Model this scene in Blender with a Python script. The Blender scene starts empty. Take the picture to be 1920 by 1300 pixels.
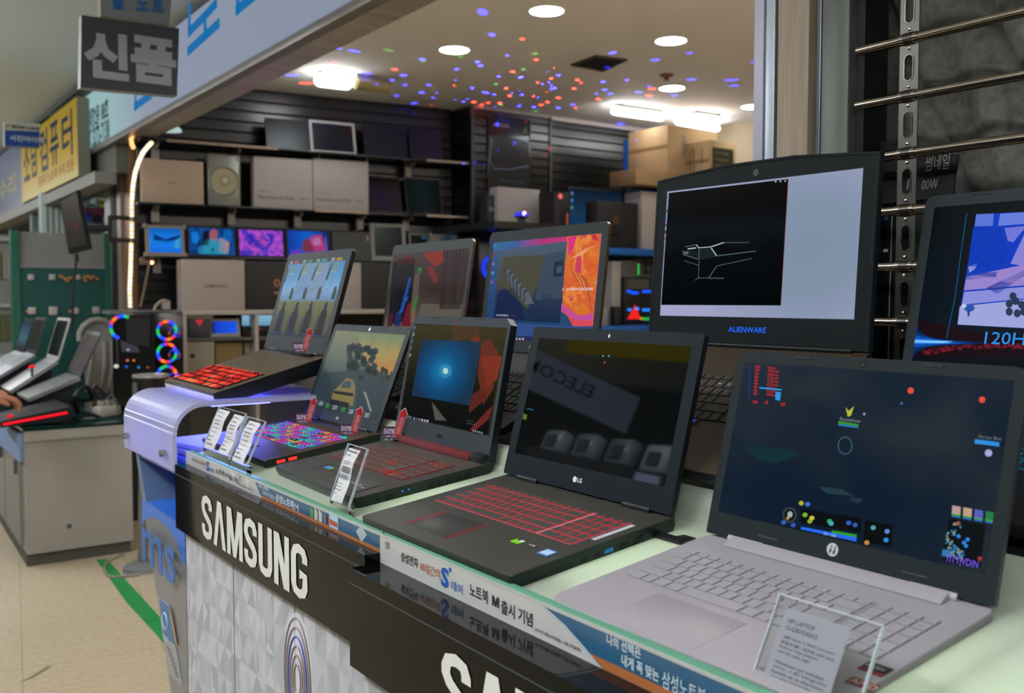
import bpy, bmesh, math, random
from mathutils import Vector as V, Matrix as M
random.seed(7)
R = math.radians
EYE = 1.25                                   # camera height above the floor
FPX, PITCH, YAW = 1811.36, R(2.8955), R(35.3)   # focal length in pixels of a 1920 wide frame
cA, sA, cP, sP = math.cos(YAW), math.sin(YAW), math.cos(PITCH), math.sin(PITCH)
CAM = V((0, 0, EYE))
sc = bpy.context.scene
col = sc.collection

# ------------------------------------------------------------------ measuring helpers
def ray(px, py):
    x = (px - 960) / FPX; u = (650 - py) / FPX
    y = cP + u * sP; z = -sP + u * cP
    return V((x * cA + y * sA, -x * sA + y * cA, z))
def atX(px, py, X): d = ray(px, py); return CAM + d * (X / d.x)
def atY(px, py, Y): d = ray(px, py); return CAM + d * (Y / d.y)
def atZ(px, py, Z): d = ray(px, py); return CAM + d * ((Z - EYE) / d.z)
def atP(px, py, p0, n):
    d = ray(px, py); return CAM + d * ((V(p0) - CAM).dot(n) / d.dot(n))

# ------------------------------------------------------------------ materials
def lin(h):
    if isinstance(h, (tuple, list)): return tuple(h)
    h = h.lstrip('#'); o = []
    for i in (0, 2, 4):
        c = int(h[i:i + 2], 16) / 255
        o.append(c / 12.92 if c <= .04045 else ((c + .055) / 1.055) ** 2.4)
    return tuple(o)
MC = {}
def mat(colr, rough=.5, metal=0, spec=.5, emit=None, es=0, trans=0, ior=1.45, alpha=1, coat=0):
    k = (colr, rough, metal, spec, emit, es, trans, alpha, coat)
    if k in MC: return MC[k]
    m = bpy.data.materials.new('paint'); m.use_nodes = True
    b = m.node_tree.nodes['Principled BSDF']; I = b.inputs
    I['Base Color'].default_value = (*lin(colr), 1); I['Roughness'].default_value = rough
    I['Metallic'].default_value = metal; I['Specular IOR Level'].default_value = spec
    I['Transmission Weight'].default_value = trans; I['IOR'].default_value = ior; I['Alpha'].default_value = alpha
    I['Coat Weight'].default_value = coat
    if emit: I['Emission Color'].default_value = (*lin(emit), 1); I['Emission Strength'].default_value = es
    MC[k] = m; return m
def em(h, s=1, rough=.4, spec=.03): return mat('#020303', rough, 0, spec, h, s)
def nodes(m):
    nt = m.node_tree; return nt, nt.nodes, nt.links, nt.nodes['Principled BSDF']
def ramp(N, stops, mode='LINEAR'):
    r = N.new('ShaderNodeValToRGB'); r.color_ramp.interpolation = mode; e = r.color_ramp.elements
    while len(e) > 1: e.remove(e[-1])
    e[0].position = stops[0][0]; e[0].color = (*lin(stops[0][1]), 1)
    for p, c in stops[1:]:
        x = e.new(p); x.color = (*lin(c), 1)
    return r
def noisy(a, b, scale=20, rough=.5, metal=0, stretch=(1, 1, 1), bump=0, detail=4, lo=.35, hi=.65, spec=.5):
    m = mat_new(a, rough, metal, spec); nt, N, L, B = nodes(m)
    tc = N.new('ShaderNodeTexCoord'); mp = N.new('ShaderNodeMapping'); mp.inputs['Scale'].default_value = stretch
    n = N.new('ShaderNodeTexNoise'); n.inputs['Scale'].default_value = scale; n.inputs['Detail'].default_value = detail
    r = ramp(N, [(lo, a), (hi, b)])
    L.new(tc.outputs['Object'], mp.inputs[0]); L.new(mp.outputs[0], n.inputs[0]); L.new(n.outputs[0], r.inputs[0]); L.new(r.outputs[0], B.inputs['Base Color'])
    if bump:
        bp = N.new('ShaderNodeBump'); bp.inputs['Strength'].default_value = bump; bp.inputs['Distance'].default_value = .003
        L.new(n.outputs[0], bp.inputs['Height']); L.new(bp.outputs[0], B.inputs['Normal'])
    return m
def mat_new(colr, rough=.5, metal=0, spec=.5):
    m = bpy.data.materials.new('paint'); m.use_nodes = True; I = m.node_tree.nodes['Principled BSDF'].inputs
    I['Base Color'].default_value = (*lin(colr), 1); I['Roughness'].default_value = rough
    I['Metallic'].default_value = metal; I['Specular IOR Level'].default_value = spec
    return m
def picture(stops, kind='v', s=1, rough=.3, scale=3, dist=0, c=(.5, .5), asp=1.8, spec=.03, lit=True, rot=0):
    """A lit picture on a screen (or a printed one with lit=False) over the mesh's UV square."""
    m = mat_new('#020303' , rough, 0, spec); nt, N, L, B = nodes(m)
    uv = N.new('ShaderNodeUVMap'); mp = N.new('ShaderNodeMapping')
    L.new(uv.outputs[0], mp.inputs[0])
    if kind in 'uv':
        sx = N.new('ShaderNodeSeparateXYZ'); mp.inputs['Rotation'].default_value = (0, 0, rot); L.new(mp.outputs[0], sx.inputs[0]); f = sx.outputs[0 if kind == 'u' else 1]
        if dist:
            n = N.new('ShaderNodeTexNoise'); n.inputs['Scale'].default_value = scale; L.new(mp.outputs[0], n.inputs[0])
            a = N.new('ShaderNodeMath'); a.operation = 'MULTIPLY_ADD'; a.inputs[1].default_value = dist; a.inputs[2].default_value = -dist / 2; L.new(n.outputs[0], a.inputs[0])
            b = N.new('ShaderNodeMath'); L.new(a.outputs[0], b.inputs[0]); L.new(f, b.inputs[1]); f = b.outputs[0]
    elif kind == 'r':
        mp.inputs['Location'].default_value = (-c[0] * asp, -c[1], 0); mp.inputs['Scale'].default_value = (asp, 1, 1)
        l = N.new('ShaderNodeVectorMath'); l.operation = 'LENGTH'; L.new(mp.outputs[0], l.inputs[0]); f = l.outputs['Value']
    elif kind == 'n':
        mp.inputs['Scale'].default_value = (asp, 1, 1); mp.inputs['Rotation'].default_value = (0, 0, rot)
        n = N.new('ShaderNodeTexNoise'); n.inputs['Scale'].default_value = scale; n.inputs['Distortion'].default_value = dist; n.inputs['Detail'].default_value = 3
        L.new(mp.outputs[0], n.inputs[0]); f = n.outputs[0]
    r = ramp(N, stops); L.new(f, r.inputs[0])
    if lit: L.new(r.outputs[0], B.inputs['Emission Color']); B.inputs['Emission Strength'].default_value = s
    else: L.new(r.outputs[0], B.inputs['Base Color'])
    return m

def translucent(colr, rough=.15, f=.4):
    m = mat_new(colr, rough); nt, N, L, B = nodes(m); t = N.new('ShaderNodeBsdfTranslucent'); t.inputs[0].default_value = (*lin(colr), 1)
    x = N.new('ShaderNodeMixShader'); x.inputs[0].default_value = f; L.new(B.outputs[0], x.inputs[1]); L.new(t.outputs[0], x.inputs[2]); L.new(x.outputs[0], N['Material Output'].inputs['Surface']); return m

# ------------------------------------------------------------------ mesh builder
TC = {}
def text_polys(body, bold, depth):
    k = (body, bold, depth)
    if k in TC: return TC[k]
    c = bpy.data.curves.new('t', 'FONT'); c.body = body; c.offset = bold; c.extrude = depth; c.resolution_u = 2
    o = bpy.data.objects.new('t', c); col.objects.link(o); bpy.context.view_layer.update()
    me = bpy.data.meshes.new_from_object(o.evaluated_get(bpy.context.evaluated_depsgraph_get()))
    vs = [v.co.copy() for v in me.vertices]; fs = [tuple(p.vertices) for p in me.polygons]
    bpy.data.objects.remove(o); bpy.data.curves.remove(c); bpy.data.meshes.remove(me)
    xs = [v.x for v in vs] or [0, 1]; ys = [v.y for v in vs] or [0, 1]
    TC[k] = (vs, fs, min(xs), max(xs), min(ys), max(ys)); return TC[k]
def rr(w, h, r, seg=4, cx=0, cy=0):
    if not isinstance(r, tuple) and r <= 0: return [(cx - w / 2, cy - h / 2), (cx + w / 2, cy - h / 2), (cx + w / 2, cy + h / 2), (cx - w / 2, cy + h / 2)]
    rs = r if isinstance(r, (tuple, list)) else (r,) * 4; o = []
    for (sx, sy, a), q in zip(((1, -1, -90), (1, 1, 0), (-1, 1, 90), (-1, -1, 180)), rs):
        for k in range(seg + 1):
            t = R(a + 90 * k / seg); o.append((cx + sx * (w / 2 - q) + q * math.cos(t), cy + sy * (h / 2 - q) + q * math.sin(t)))
    return o
class MB:
    def __init__(s, T=None):
        s.bm = bmesh.new(); s.mats = []; s.T = T or M.Identity(4); s.uv = s.bm.loops.layers.uv.new('UVMap')
    def mi(s, m):
        if m not in s.mats: s.mats.append(m)
        return s.mats.index(m)
    def add(s, vs, fs, m, uvs=None):
        nv = [s.bm.verts.new(s.T @ V(v)) for v in vs]; ms = m if isinstance(m, list) else None
        i0 = None if ms else s.mi(m)
        for k, f in enumerate(fs):
            try: F = s.bm.faces.new([nv[i] for i in f])
            except ValueError: continue
            F.material_index = s.mi(ms[k]) if ms else i0
            if uvs:
                for l, i in zip(F.loops, f): l[s.uv].uv = uvs[i]
        return s
    def poly(s, pts, m, uv=None): return s.add(pts, [tuple(range(len(pts)))], m, uv)
    def box(s, c, sz, m, rot=None, bev=0, seg=2):
        b = bmesh.new(); bmesh.ops.create_cube(b, size=1)
        for v in b.verts: v.co = V((v.co.x * sz[0], v.co.y * sz[1], v.co.z * sz[2]))
        if bev: bmesh.ops.bevel(b, geom=b.edges[:], offset=min(bev, min(sz) * .45), segments=seg, profile=.5, affect='EDGES')
        X = M.Translation(V(c)) @ (rot.to_4x4() if rot else M.Identity(4))
        b.verts.index_update(); s.add([X @ v.co for v in b.verts], [tuple(v.index for v in f.verts) for f in b.faces], m); b.free(); return s
    def bx(s, x0, x1, y0, y1, z0, z1, m, bev=0):
        return s.box(((x0 + x1) / 2, (y0 + y1) / 2, (z0 + z1) / 2), (abs(x1 - x0), abs(y1 - y0), abs(z1 - z0)), m, None, bev)
    def prism(s, pts, vec, m, mside=None, mback=None):
        n = len(pts); vec = V(vec); a = [V(p) for p in pts]; b = [p + vec for p in a]
        fs = [tuple(range(n)), tuple(range(2 * n - 1, n - 1, -1))] + [(i, i + n, (i + 1) % n + n, (i + 1) % n) for i in range(n)]
        return s.add(a + b, fs, [m, mback or mside or m] + [mside or m] * n)
    def loft(s, rings, m, closed=True, caps=True):
        n = len(rings[0]); vs = [p for r in rings for p in r]; fs = []
        for k in range(len(rings) - 1):
            for i in range(n if closed else n - 1):
                j = (i + 1) % n; fs.append((k * n + i, k * n + j, (k + 1) * n + j, (k + 1) * n + i))
        if caps: fs += [tuple(range(n - 1, -1, -1)), tuple((len(rings) - 1) * n + i for i in range(n))]
        return s.add(vs, fs, m)
    def tube(s, path, r, m, n=8, closed=False):
        P = [V(p) for p in path]; rings = []; L = len(P); up = None
        for i, p in enumerate(P):
            d = (P[(i + 1) % L] - P[i - 1]) if closed else (P[min(i + 1, L - 1)] - P[max(i - 1, 0)])
            d.normalize()
            if up is None: up = V((0, 0, 1)) if abs(d.z) < .9 else V((1, 0, 0))
            a = (up - d * up.dot(d)).normalized(); b = d.cross(a); up = a
            q = r[i] if isinstance(r, (list, tuple)) else r
            rings.append([p + (a * math.cos(2 * math.pi * k / n) + b * math.sin(2 * math.pi * k / n)) * q for k in range(n)])
        if closed: rings.append(rings[0]); return s.loft(rings, m, True, False)
        return s.loft(rings, m)
    def cyl(s, p0, p1, r, m, n=20, r2=None): return s.tube([p0, p1], [r, r if r2 is None else r2], m, n)
    def lathe(s, prof, m, n=28, c=(0, 0, 0), axis='z'):
        f = {'z': lambda r, a, z: (r * math.cos(a), r * math.sin(a), z), 'y': lambda r, a, z: (r * math.cos(a), z, r * math.sin(a)), 'x': lambda r, a, z: (z, r * math.cos(a), r * math.sin(a))}[axis]
        return s.loft([[V(c) + V(f(r, 2 * math.pi * k / n, z)) for k in range(n)] for r, z in prof], m)
    def ring(s, c, rad, r, m, n=32, k=8, axis='y', a0=0, a1=360, cols=None):
        """A torus (or an arc of one) standing across the axis; cols colours it along its length."""
        c = V(c); N = n if a1 - a0 >= 360 else n + 1; pts = []
        for i in range(N + (1 if a1 - a0 >= 360 else 0)):
            a = R(a0 + (a1 - a0) * i / n); e = V((math.cos(a), 0, math.sin(a))) if axis == 'y' else (V((math.cos(a), math.sin(a), 0)) if axis == 'z' else V((0, math.cos(a), math.sin(a))))
            ax = V((0, 1, 0)) if axis == 'y' else (V((0, 0, 1)) if axis == 'z' else V((1, 0, 0)))
            pts.append([c + e * rad + (e * math.cos(t) + ax * math.sin(t)) * r for t in [2 * math.pi * j / k for j in range(k)]])
        for i in range(len(pts) - 1): s.loft([pts[i], pts[i + 1]], cols[i % len(cols)] if cols else m, True, False)
        return s
    def text(s, body, X, h, m, bold=0, depth=0, sx=1, width=None, align='l', ref=None):
        """Lettering in the plane of X (x right, y up), h = height of the glyphs' box; width stretches it to fit."""
        if any(q in 'MWNVAKXYZmwkv' for q in body): bold = min(bold, .006)     # heavier offsets fold the pointed letters
        vs, fs, x0, x1, y0, y1 = text_polys(body, bold, depth)
        if not fs: return s
        k = h / (ref or (y1 - y0)); kx = (width / (x1 - x0)) if width else k * sx; w = (x1 - x0) * kx
        ox = {'l': 0, 'c': -w / 2, 'r': -w}[align]
        kz = .001 / max(depth, 1e-6) if depth else 0
        return s.add([X @ V((ox + (v.x - x0) * kx, (v.y - (0 if ref else y0)) * k, v.z * (kz if depth else 0))) for v in vs], fs, m)
    def build(s, name, parent=None, smooth=35, label=None, tidy=True):
        if tidy: bmesh.ops.recalc_face_normals(s.bm, faces=s.bm.faces[:])
        me = bpy.data.meshes.new(name); s.bm.to_mesh(me); s.bm.free()
        for m in s.mats: me.materials.append(m)
        if smooth:
            me.polygons.foreach_set('use_smooth', [True] * len(me.polygons)); me.set_sharp_from_angle(angle=R(smooth))
        o = bpy.data.objects.new(name, me); col.objects.link(o)
        if parent: o.parent = parent
        if label: o['label'] = label
        return o
def thing(name, label, cat, loc=(0, 0, 0), rz=0, group=None):
    o = bpy.data.objects.new(name, None); o.empty_display_size = .05; col.objects.link(o)
    o.location = loc; o.rotation_euler = (0, 0, rz); tag(o, label, cat, group); return o
def tag(o, label, cat, group=None):
    o['label'] = label; o['category'] = cat
    if group: o['group'] = group
    return o
def struct(o, label=None):
    o['kind'] = 'structure'
    if label: o['label'] = label
    return o
def world(o): return M.Translation(o.location) @ M.Rotation(o.rotation_euler.z, 4, 'Z')
def frame(o, xv, yv):
    """Matrix with origin o, x along xv, y along yv."""
    x = V(xv).normalized(); y = V(yv).normalized(); z = x.cross(y)
    return M(((x.x, y.x, z.x, o[0]), (x.y, y.y, z.y, o[1]), (x.z, y.z, z.z, o[2]), (0, 0, 0, 1)))
def copy_tree(o, parent=None):
    c = o.copy(); col.objects.link(c)
    if parent: c.parent = parent
    for ch in [k for k in o.children]: copy_tree(ch, c)
    return c
# ------------------------------------------------------------------ laptops
ROWS = [
    ([1] * 15 + [0] + [1] * 4, .62, None),
    ([1] * 13 + [2, 0] + [1] * 4, 1, list("`1234567890-=") + ['', ''] + list("N/*-")),
    ([1.5] + [1] * 12 + [1.5, 0] + [1] * 4, 1, ['tab'] + list("QWERTYUIOP[]\\") + [''] + list("789+")),
    ([1.75] + [1] * 11 + [2.25, 0] + [1] * 4, 1, ['caps'] + list("ASDFGHJKL;'") + ['', ''] + list("456+")),
    ([2.25] + [1] * 10 + [2.75, 0] + [1] * 4, 1, ['shift'] + list("ZXCVBNM,./") + ['', ''] + list("123 ")),
    ([1.25, 1, 1.25, 1.25, 5, 1.25, 1, 1, 1, 1, 0, 2, 1, 1], 1, None)]
def keyboard(mb, x0, y0, w, d, key, plate=None, gap=.12, hz=.0012, legend=None, pick=None, z=0, numpad=True, under=None, bevel=.0):
    """Keys of a laptop deck: x0, y0 = far left corner, rows run towards the user (-y)."""
    tot = sum(r[1] for r in ROWS); u = w / (19.3 if numpad else 15); v = d / tot; y = y0; k = 0
    if plate: mb.poly([(x0, y0, z + .0002), (x0 + w, y0, z + .0002), (x0 + w, y0 - d, z + .0002), (x0, y0 - d, z + .0002)], plate)
    for ws, rh, leg in ROWS:
        x = x0; h = v * rh; i = -1
        for q in ws:
            i += 1
            if q == 0:
                if not numpad: break
                x += .3 * u; continue
            a, b = x + gap * u / 2, x + q * u - gap * u / 2; c, e = y - h + gap * u / 2, y - gap * u / 2; t = .05 * u
            m = pick(k, a, c) if pick else key; k += 1
            vs = [(a, c, z + .0003), (b, c, z + .0003), (b, e, z + .0003), (a, e, z + .0003), (a + t, c + t, z + hz), (b - t, c + t, z + hz), (b - t, e - t, z + hz), (a + t, e - t, z + hz)]
            sm = (under(k) if callable(under) else under) or m
            mb.add(vs, [(4, 5, 6, 7), (0, 1, 5, 4), (1, 2, 6, 5), (2, 3, 7, 6), (3, 0, 4, 7)], [m, sm, sm, sm, sm])
            if legend:
                s = leg[i] if leg and i < len(leg) else ('f' if leg is None and rh < 1 else '')
                if s and s != ' ':
                    mb.text(s, M.Translation((a + .25 * u, c + h * .38, z + hz + .0001)), (.0030 if len(s) == 1 else .0020) * (.7 if s in ";'-,.`" else 1), legend)
            x += q * u
        y -= h
class Scr:
    """A screen face: draws flat lit shapes on it, either in its own 0..1 square or where a point of the view meets it."""
    def __init__(s, mb, ML, Mw, x0, y0, w, h):
        s.mb, s.ML, s.x0, s.y0, s.w, s.h = mb, ML, x0, y0, w, h; s.inv = (Mw @ ML).inverted()
    def at(s, px, py):
        o = s.inv @ CAM; d = s.inv.to_3x3() @ ray(px, py); q = o + d * (-o.z / d.z); e = .0003
        return (min(max(q.x, s.x0 + e), s.x0 + s.w - e), min(max(q.y, s.y0 + e), s.y0 + s.h - e))
    def bg(s, m): s.mb.T = s.ML; s.mb.poly([(s.x0, s.y0, .0002), (s.x0 + s.w, s.y0, .0002), (s.x0 + s.w, s.y0 + s.h, .0002), (s.x0, s.y0 + s.h, .0002)], m, [(0, 0), (1, 0), (1, 1), (0, 1)])
    def px(s, pts, m, k=1, uv=None):
        s.mb.T = s.ML; s.mb.poly([(*s.at(*p), .0002 + .00012 * k) for p in pts], m, uv or ([(0, 1), (1, 1), (1, 0), (0, 0)] if len(pts) == 4 else None))
    def r(s, u0, v0, u1, v1, m, k=1):
        s.mb.T = s.ML; X = lambda u, v: (s.x0 + u * s.w, s.y0 + (1 - v) * s.h, .0002 + .00012 * k)
        s.mb.poly([X(u0, v1), X(u1, v1), X(u1, v0), X(u0, v0)], m, [(0, 0), (1, 0), (1, 1), (0, 1)])
    def uvp(s, pts, m, k=1):
        s.mb.T = s.ML; s.mb.poly([(s.x0 + u * s.w, s.y0 + (1 - v) * s.h, .0002 + .00012 * k) for u, v in pts], m)
    def t(s, px, py, body, h, m, k=2, bold=0, sx=1, width=None):
        x, y = s.at(px, py); s.mb.T = s.ML; s.mb.text(body, M.Translation((x, y, .0002 + .00012 * k)), h, m, bold, 0, sx, width)
    def blob(s, px, py, rx, ry, m, k=1, n=14):
        s.px([(px + rx * math.cos(2 * math.pi * i / n), py + ry * math.sin(2 * math.pi * i / n)) for i in range(n)], m, k)

def laptop(label, C, lean, sw, sh, W, D, T, slope, chin, top, deckm, lidm, bezm, draw, keys=None, yaw=0, group=None, sidem=None, rad=.012, lidr=None,
           lidt=.007, drop=.004, peak=0, chamfer=0, pad=None, padm=None, extra=None, lidextra=None, hinge=None, feet=0, front_t=None, hm=None, kind='open_laptop', backm=None):
    """C = screen centre, lean = how far the lid leans back, slope = how steeply the deck falls to the front (degrees)."""
    t, s_ = R(lean), R(slope)
    hx = C[0] - math.sin(t) * (sh / 2 + chin); hz = C[2] + EYE - math.cos(t) * (sh / 2 + chin)
    root = thing(kind, label, 'laptop', (hx, C[1], hz), R(-90 + yaw), group); Mw = world(root)
    DB = M.Translation((0, 0, -drop)) @ M.Rotation(s_, 4, 'X')                  # deck frame: y = 0 at the hinge, front at y = -D
    LB = M.Rotation(R(90) - t, 4, 'X')                                              # lid frame: y up the lid, z towards the user
    ft = front_t or T * .8; sm = sidem or deckm
    b = MB(DB); o = rr(W, D, rad, 4, 0, -D / 2 + .012); ins = .004
    o2 = rr(W - 2 * ins, D - 2 * ins, rad, 4, 0, -D / 2 + .012)
    tz = lambda y: -(T + (ft - T) * min(1, max(0, -y / D)))
    b.loft([[(x, y, tz(y)) for x, y in o2], [(x, y, tz(y) * .45) for x, y in o], [(x, y, -.0012) for x, y in o]], sm, True, True)
    b.loft([[(x, y, -.0012) for x, y in o], [(x * .997, y * .997 - .0003, 0) for x, y in o]], deckm)
    if feet:
        for fx in (-W * .4, W * .4):
            for fy in (-.02, -D + .035): b.cyl((fx, fy, tz(fy)), (fx, fy, tz(fy) - feet), .007, mat('#15181a', .8), 10)
    base = b.build('base', root)
    if pad:
        p = MB(DB); x, y, w, d = pad; p.box((x, y, .0001), (w, d, .0008), padm or deckm, None, .0003); p.build('touchpad', root)
    if keys: k = MB(DB); keys(k, W, D); k.build('keyboard', root, 20)
    H = chin + sh + top; l = MB(LB); q = rad if lidr is None else lidr
    if peak: pts = [(-W / 2, 0), (W / 2, 0), (W / 2, H), (W * .16, H + peak), (-W * .16, H + peak), (-W / 2, H)]
    elif chamfer: pts = [(-W / 2, 0), (W / 2, 0), (W / 2, H - chamfer), (W / 2 - chamfer * 1.3, H), (-W / 2 + chamfer * 1.3, H), (-W / 2, H - chamfer)]
    else: pts = rr(W, H, (.003, q, q, .003), 5, 0, H / 2)
    l.prism([(x, y, 0) for x, y in pts], (0, 0, -lidt), bezm, lidm, backm or lidm)
    if lidextra: lidextra(l, W, H, LB, Mw)
    l.T = LB; lid = l.build('lid', root)
    S = Scr(MB(), LB, Mw, -sw / 2, chin, sw, sh); draw(S); S.mb.T = M.Identity(4); S.mb.build('screen', lid, 0, tidy=False)
    if hinge != 0:
        for x, l_ in (((0, .44),) if hinge == 'bar' else ((-W * .33, .07), (W * .33, .07))):
            h = MB(); h.cyl((x - W * l_, .003, -.001), (x + W * l_, .003, -.001), .0055, hm or mat('#14171a', .4), 12); h.build('hinge', root)
    if extra: extra(root, DB, LB, W, D, T, H, Mw)
    return root, DB, LB, Mw
def sticker(root, DB, x, y, w, d, m, name='sticker', more=None):
    s = MB(DB); s.box((x, y, .0006), (w, d, .0005), m)
    if more: more(s, x, y)
    return s.build(name, root, 0)
def port(root, DB, name, x, y, z, ln, h, m, side=1):
    s = MB(DB); s.box((x, y, z), (.0012, ln, h), m); return s.build(name, root, 0)
def icons(S, pts, cols, r=3):
    for i, (x, y) in enumerate(pts): S.px([(x - r, y - r), (x + r, y - r), (x + r, y + r), (x - r, y + r)], em(cols[i % len(cols)], .9), 3)
BLK = mat('#17191b', .45); DARK = mat('#0c0e0f', .6); SLATE = mat('#3a4043', .5); BRN = mat('#4a443c', .38, .3); CHAR = mat('#262a2c', .42, .2)
GREYB = mat('#5b6264', .5); WHT = mat('#c9ccd0', .5); SILV = mat('#b9b4b8', .38, .25); HPSIL = mat('#a8a2a8', .42, .1)
STEEL = mat('#b8b4a8', .22, 1); ALU = mat('#a9b2b8', .35, .9)

# 1. white laptop at the front right
def d_white(S):
    S.bg(picture([(.0, '#06122a'), (.42, '#0a1c2e'), (.62, '#242c34'), (.8, '#101a24')], 'n', .9, .32, 1.1, .4, asp=1.3, spec=.06))
    red, blu, grn = em('#c83232', .9), em('#2f8fe0', 1), em('#3c9a3a', .9)
    for j in range(11):
        S.px([(1403, 686 + j * 6), (1409, 686 + j * 6), (1409, 689 + j * 6), (1403, 689 + j * 6)], em('#28376e', .8), 2)
        if j < 9:
            S.t(1416 + j * -.4, 690 + j * 6.3, ('205' if j < 2 else '68') + 'c', .0034, red, 2, .02)
            S.t(1440 - j * .4, 692 + j * 6.3, random.choice(['4125', '3998', '60', '3842']) + 'mhz', .0034, red, 2, .02)
    S.px([(1424, 726), (1466, 730), (1466, 733), (1424, 729)], blu, 3); S.px([(1455, 735), (1465, 736), (1463, 752), (1454, 750)], blu, 3)
    S.t(1412, 757, 'FPS', .004, red, 3, .03); S.t(1434, 758, '74', .004, red, 3, .03); S.t(1464, 761, '120', .004, red, 3, .03)
    for x, y in ((1708, 733), (1842, 750)): S.blob(x, y, 6, 6, em('#e05038', 1), 3)
    S.blob(1691, 757, 2.5, 2.5, em('#3a6ab8', 1), 3); S.blob(1621, 777, 2.5, 2.5, em('#a0aab0', .8), 3)
    S.px([(1586, 764), (1592, 771), (1602, 762), (1596, 780), (1590, 782)], em('#b6b83a', 1), 3)
    S.t(1575, 789, 'Rasenkrow', .0042, em('#8a98a8', .8), 3); S.px([(1572, 790), (1610, 796), (1610, 800), (1572, 795)], grn, 3); S.px([(1572, 796), (1610, 801), (1610, 803), (1572, 798)], blu, 3)
    for i in range(16):
        a = 2 * math.pi * i / 16; b = 2 * math.pi * (i + .8) / 16
        S.px([(1585 + 14 * math.cos(a), 836 + 17 * math.sin(a)), (1585 + 14 * math.cos(b), 836 + 17 * math.sin(b)), (1585 + 12 * math.cos(b), 836 + 15 * math.sin(b)), (1585 + 12 * math.cos(a), 836 + 15 * math.sin(a))], em('#4a7a94', .7), 3)
    S.px([(1395, 836), (1470, 842), (1500, 852), (1455, 870), (1420, 860)], em('#0f3038', .9), 1); S.px([(1535, 912), (1580, 918), (1600, 930), (1550, 926)], em('#24414a', .8), 1)
    S.px([(1595, 932), (1618, 936), (1612, 944), (1595, 940)], em('#223a44', .8), 1)
    S.px([(1828, 824), (1874, 830), (1874, 838), (1828, 832)], blu, 3); S.t(1834, 822, 'Atrox Bot', .004, em('#78808a', .8), 3); S.blob(1854, 850, 7, 7, em('#a8a4d8', 1), 3)
    # bottom panel
    S.px([(1503, 954), (1615, 972), (1614, 1000), (1502, 980)], em('#070b0e', 1), 2); S.px([(1622, 976), (1674, 985), (1672, 1026), (1620, 1018)], em('#070b0e', 1), 2)
    S.blob(1481, 966, 14, 15, em('#3a4248', .8), 2); S.blob(1481, 966, 10, 11, em('#0c1216', 1), 3); S.blob(1482, 965, 5, 6, em('#a8b4b0', .9), 4); S.blob(1478, 972, 3, 3, em('#c89858', .9), 5)
    for x, y, c in ((1510, 966, '#7ab828'), (1523, 972, '#c8c040'), (1519, 978, '#90a830'), (1556, 978, '#3aa860'), (1559, 982, '#48b0c8'), (1592, 981, '#3060c0'), (1604, 985, '#3458b0'), (1638, 990, '#48a8b8'), (1626, 1018, '#c09040'), (1664, 997, '#5a90d8'), (1662, 1013, '#2f8fe0'), (1503, 944, '#b8b040'), (1515, 946, '#3878d0'), (1470, 980, '#3060c0'), (1488, 985, '#4050b0')):
        S.blob(x, y, 5, 4.5, em(c, .95), 4, 8)
    S.px([(1503, 988), (1607, 1008), (1606, 1016), (1502, 993)], em('#2868e8', 1), 4); S.px([(1560, 995), (1607, 1003), (1607, 1008), (1560, 1000)], em('#2a9a2c', 1), 5)
    S.t(1545, 1003, '521 / 604', .003, em('#b8d0e8', 1), 6)
    for i, c in enumerate(('#c8a8a0', '#d0b090', '#6068d0', '#2a8a50')):
        x = 1786 + 21 * i; y = 948 + 3.6 * i
        S.px([(x, y), (x + 16, y + 3), (x + 15, y + 20), (x - 1, y + 17)], em(c, .8), 3); S.px([(x - 1, y + 15), (x + 15, y + 18), (x + 15, y + 21), (x - 1, y + 18)], em('#48a848', 1), 4); S.px([(x - 1, y + 19), (x + 15, y + 22), (x + 15, y + 24), (x - 1, y + 21)], em('#2f7fd0', 1), 4)
    S.px([(1780, 972), (1849, 985), (1838, 1066), (1766, 1050)], em('#0b1014', 1), 2)
    rnd = random.Random(3)
    for i in range(60):
        a = rnd.uniform(2.0, 4.6); rr_ = rnd.uniform(24, 40); x = 1812 + rr_ * math.cos(a) * .95; y = 1012 - rr_ * math.sin(a)
        S.blob(x, y, 2.5, 2.5, em(rnd.choice(['#3f7fb0', '#7aa0a8', '#2a6a9a', '#8f9a7a']), .9), 4, 6)
    for x, y in ((1798, 1006), (1808, 1018), (1815, 1012), (1812, 1024)): S.blob(x, y, 4, 4, em('#2f80d8', 1), 4, 8)
    S.px([(1768, 1030), (1790, 1034), (1784, 1046), (1766, 1043)], em('#3a80b8', .8), 4); S.blob(1797, 982, 5, 4, em('#a84848', .8), 4)
    S.t(1772, 1056, 'TITY|VDIN', .009, em('#7a58e0', 1), 5, .04, width=.034); S.blob(1838, 1048, 4, 4, em('#b03848', .9), 5)
def k_white(mb, W, D):
    keyboard(mb, -W * .44, -.052, W * .88, .107, mat('#a9a4a9', .45, .1), mat('#8d878d', .5), .085, .0012, mat('#8a858a', .5), under=mat('#726d72', .5))
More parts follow.
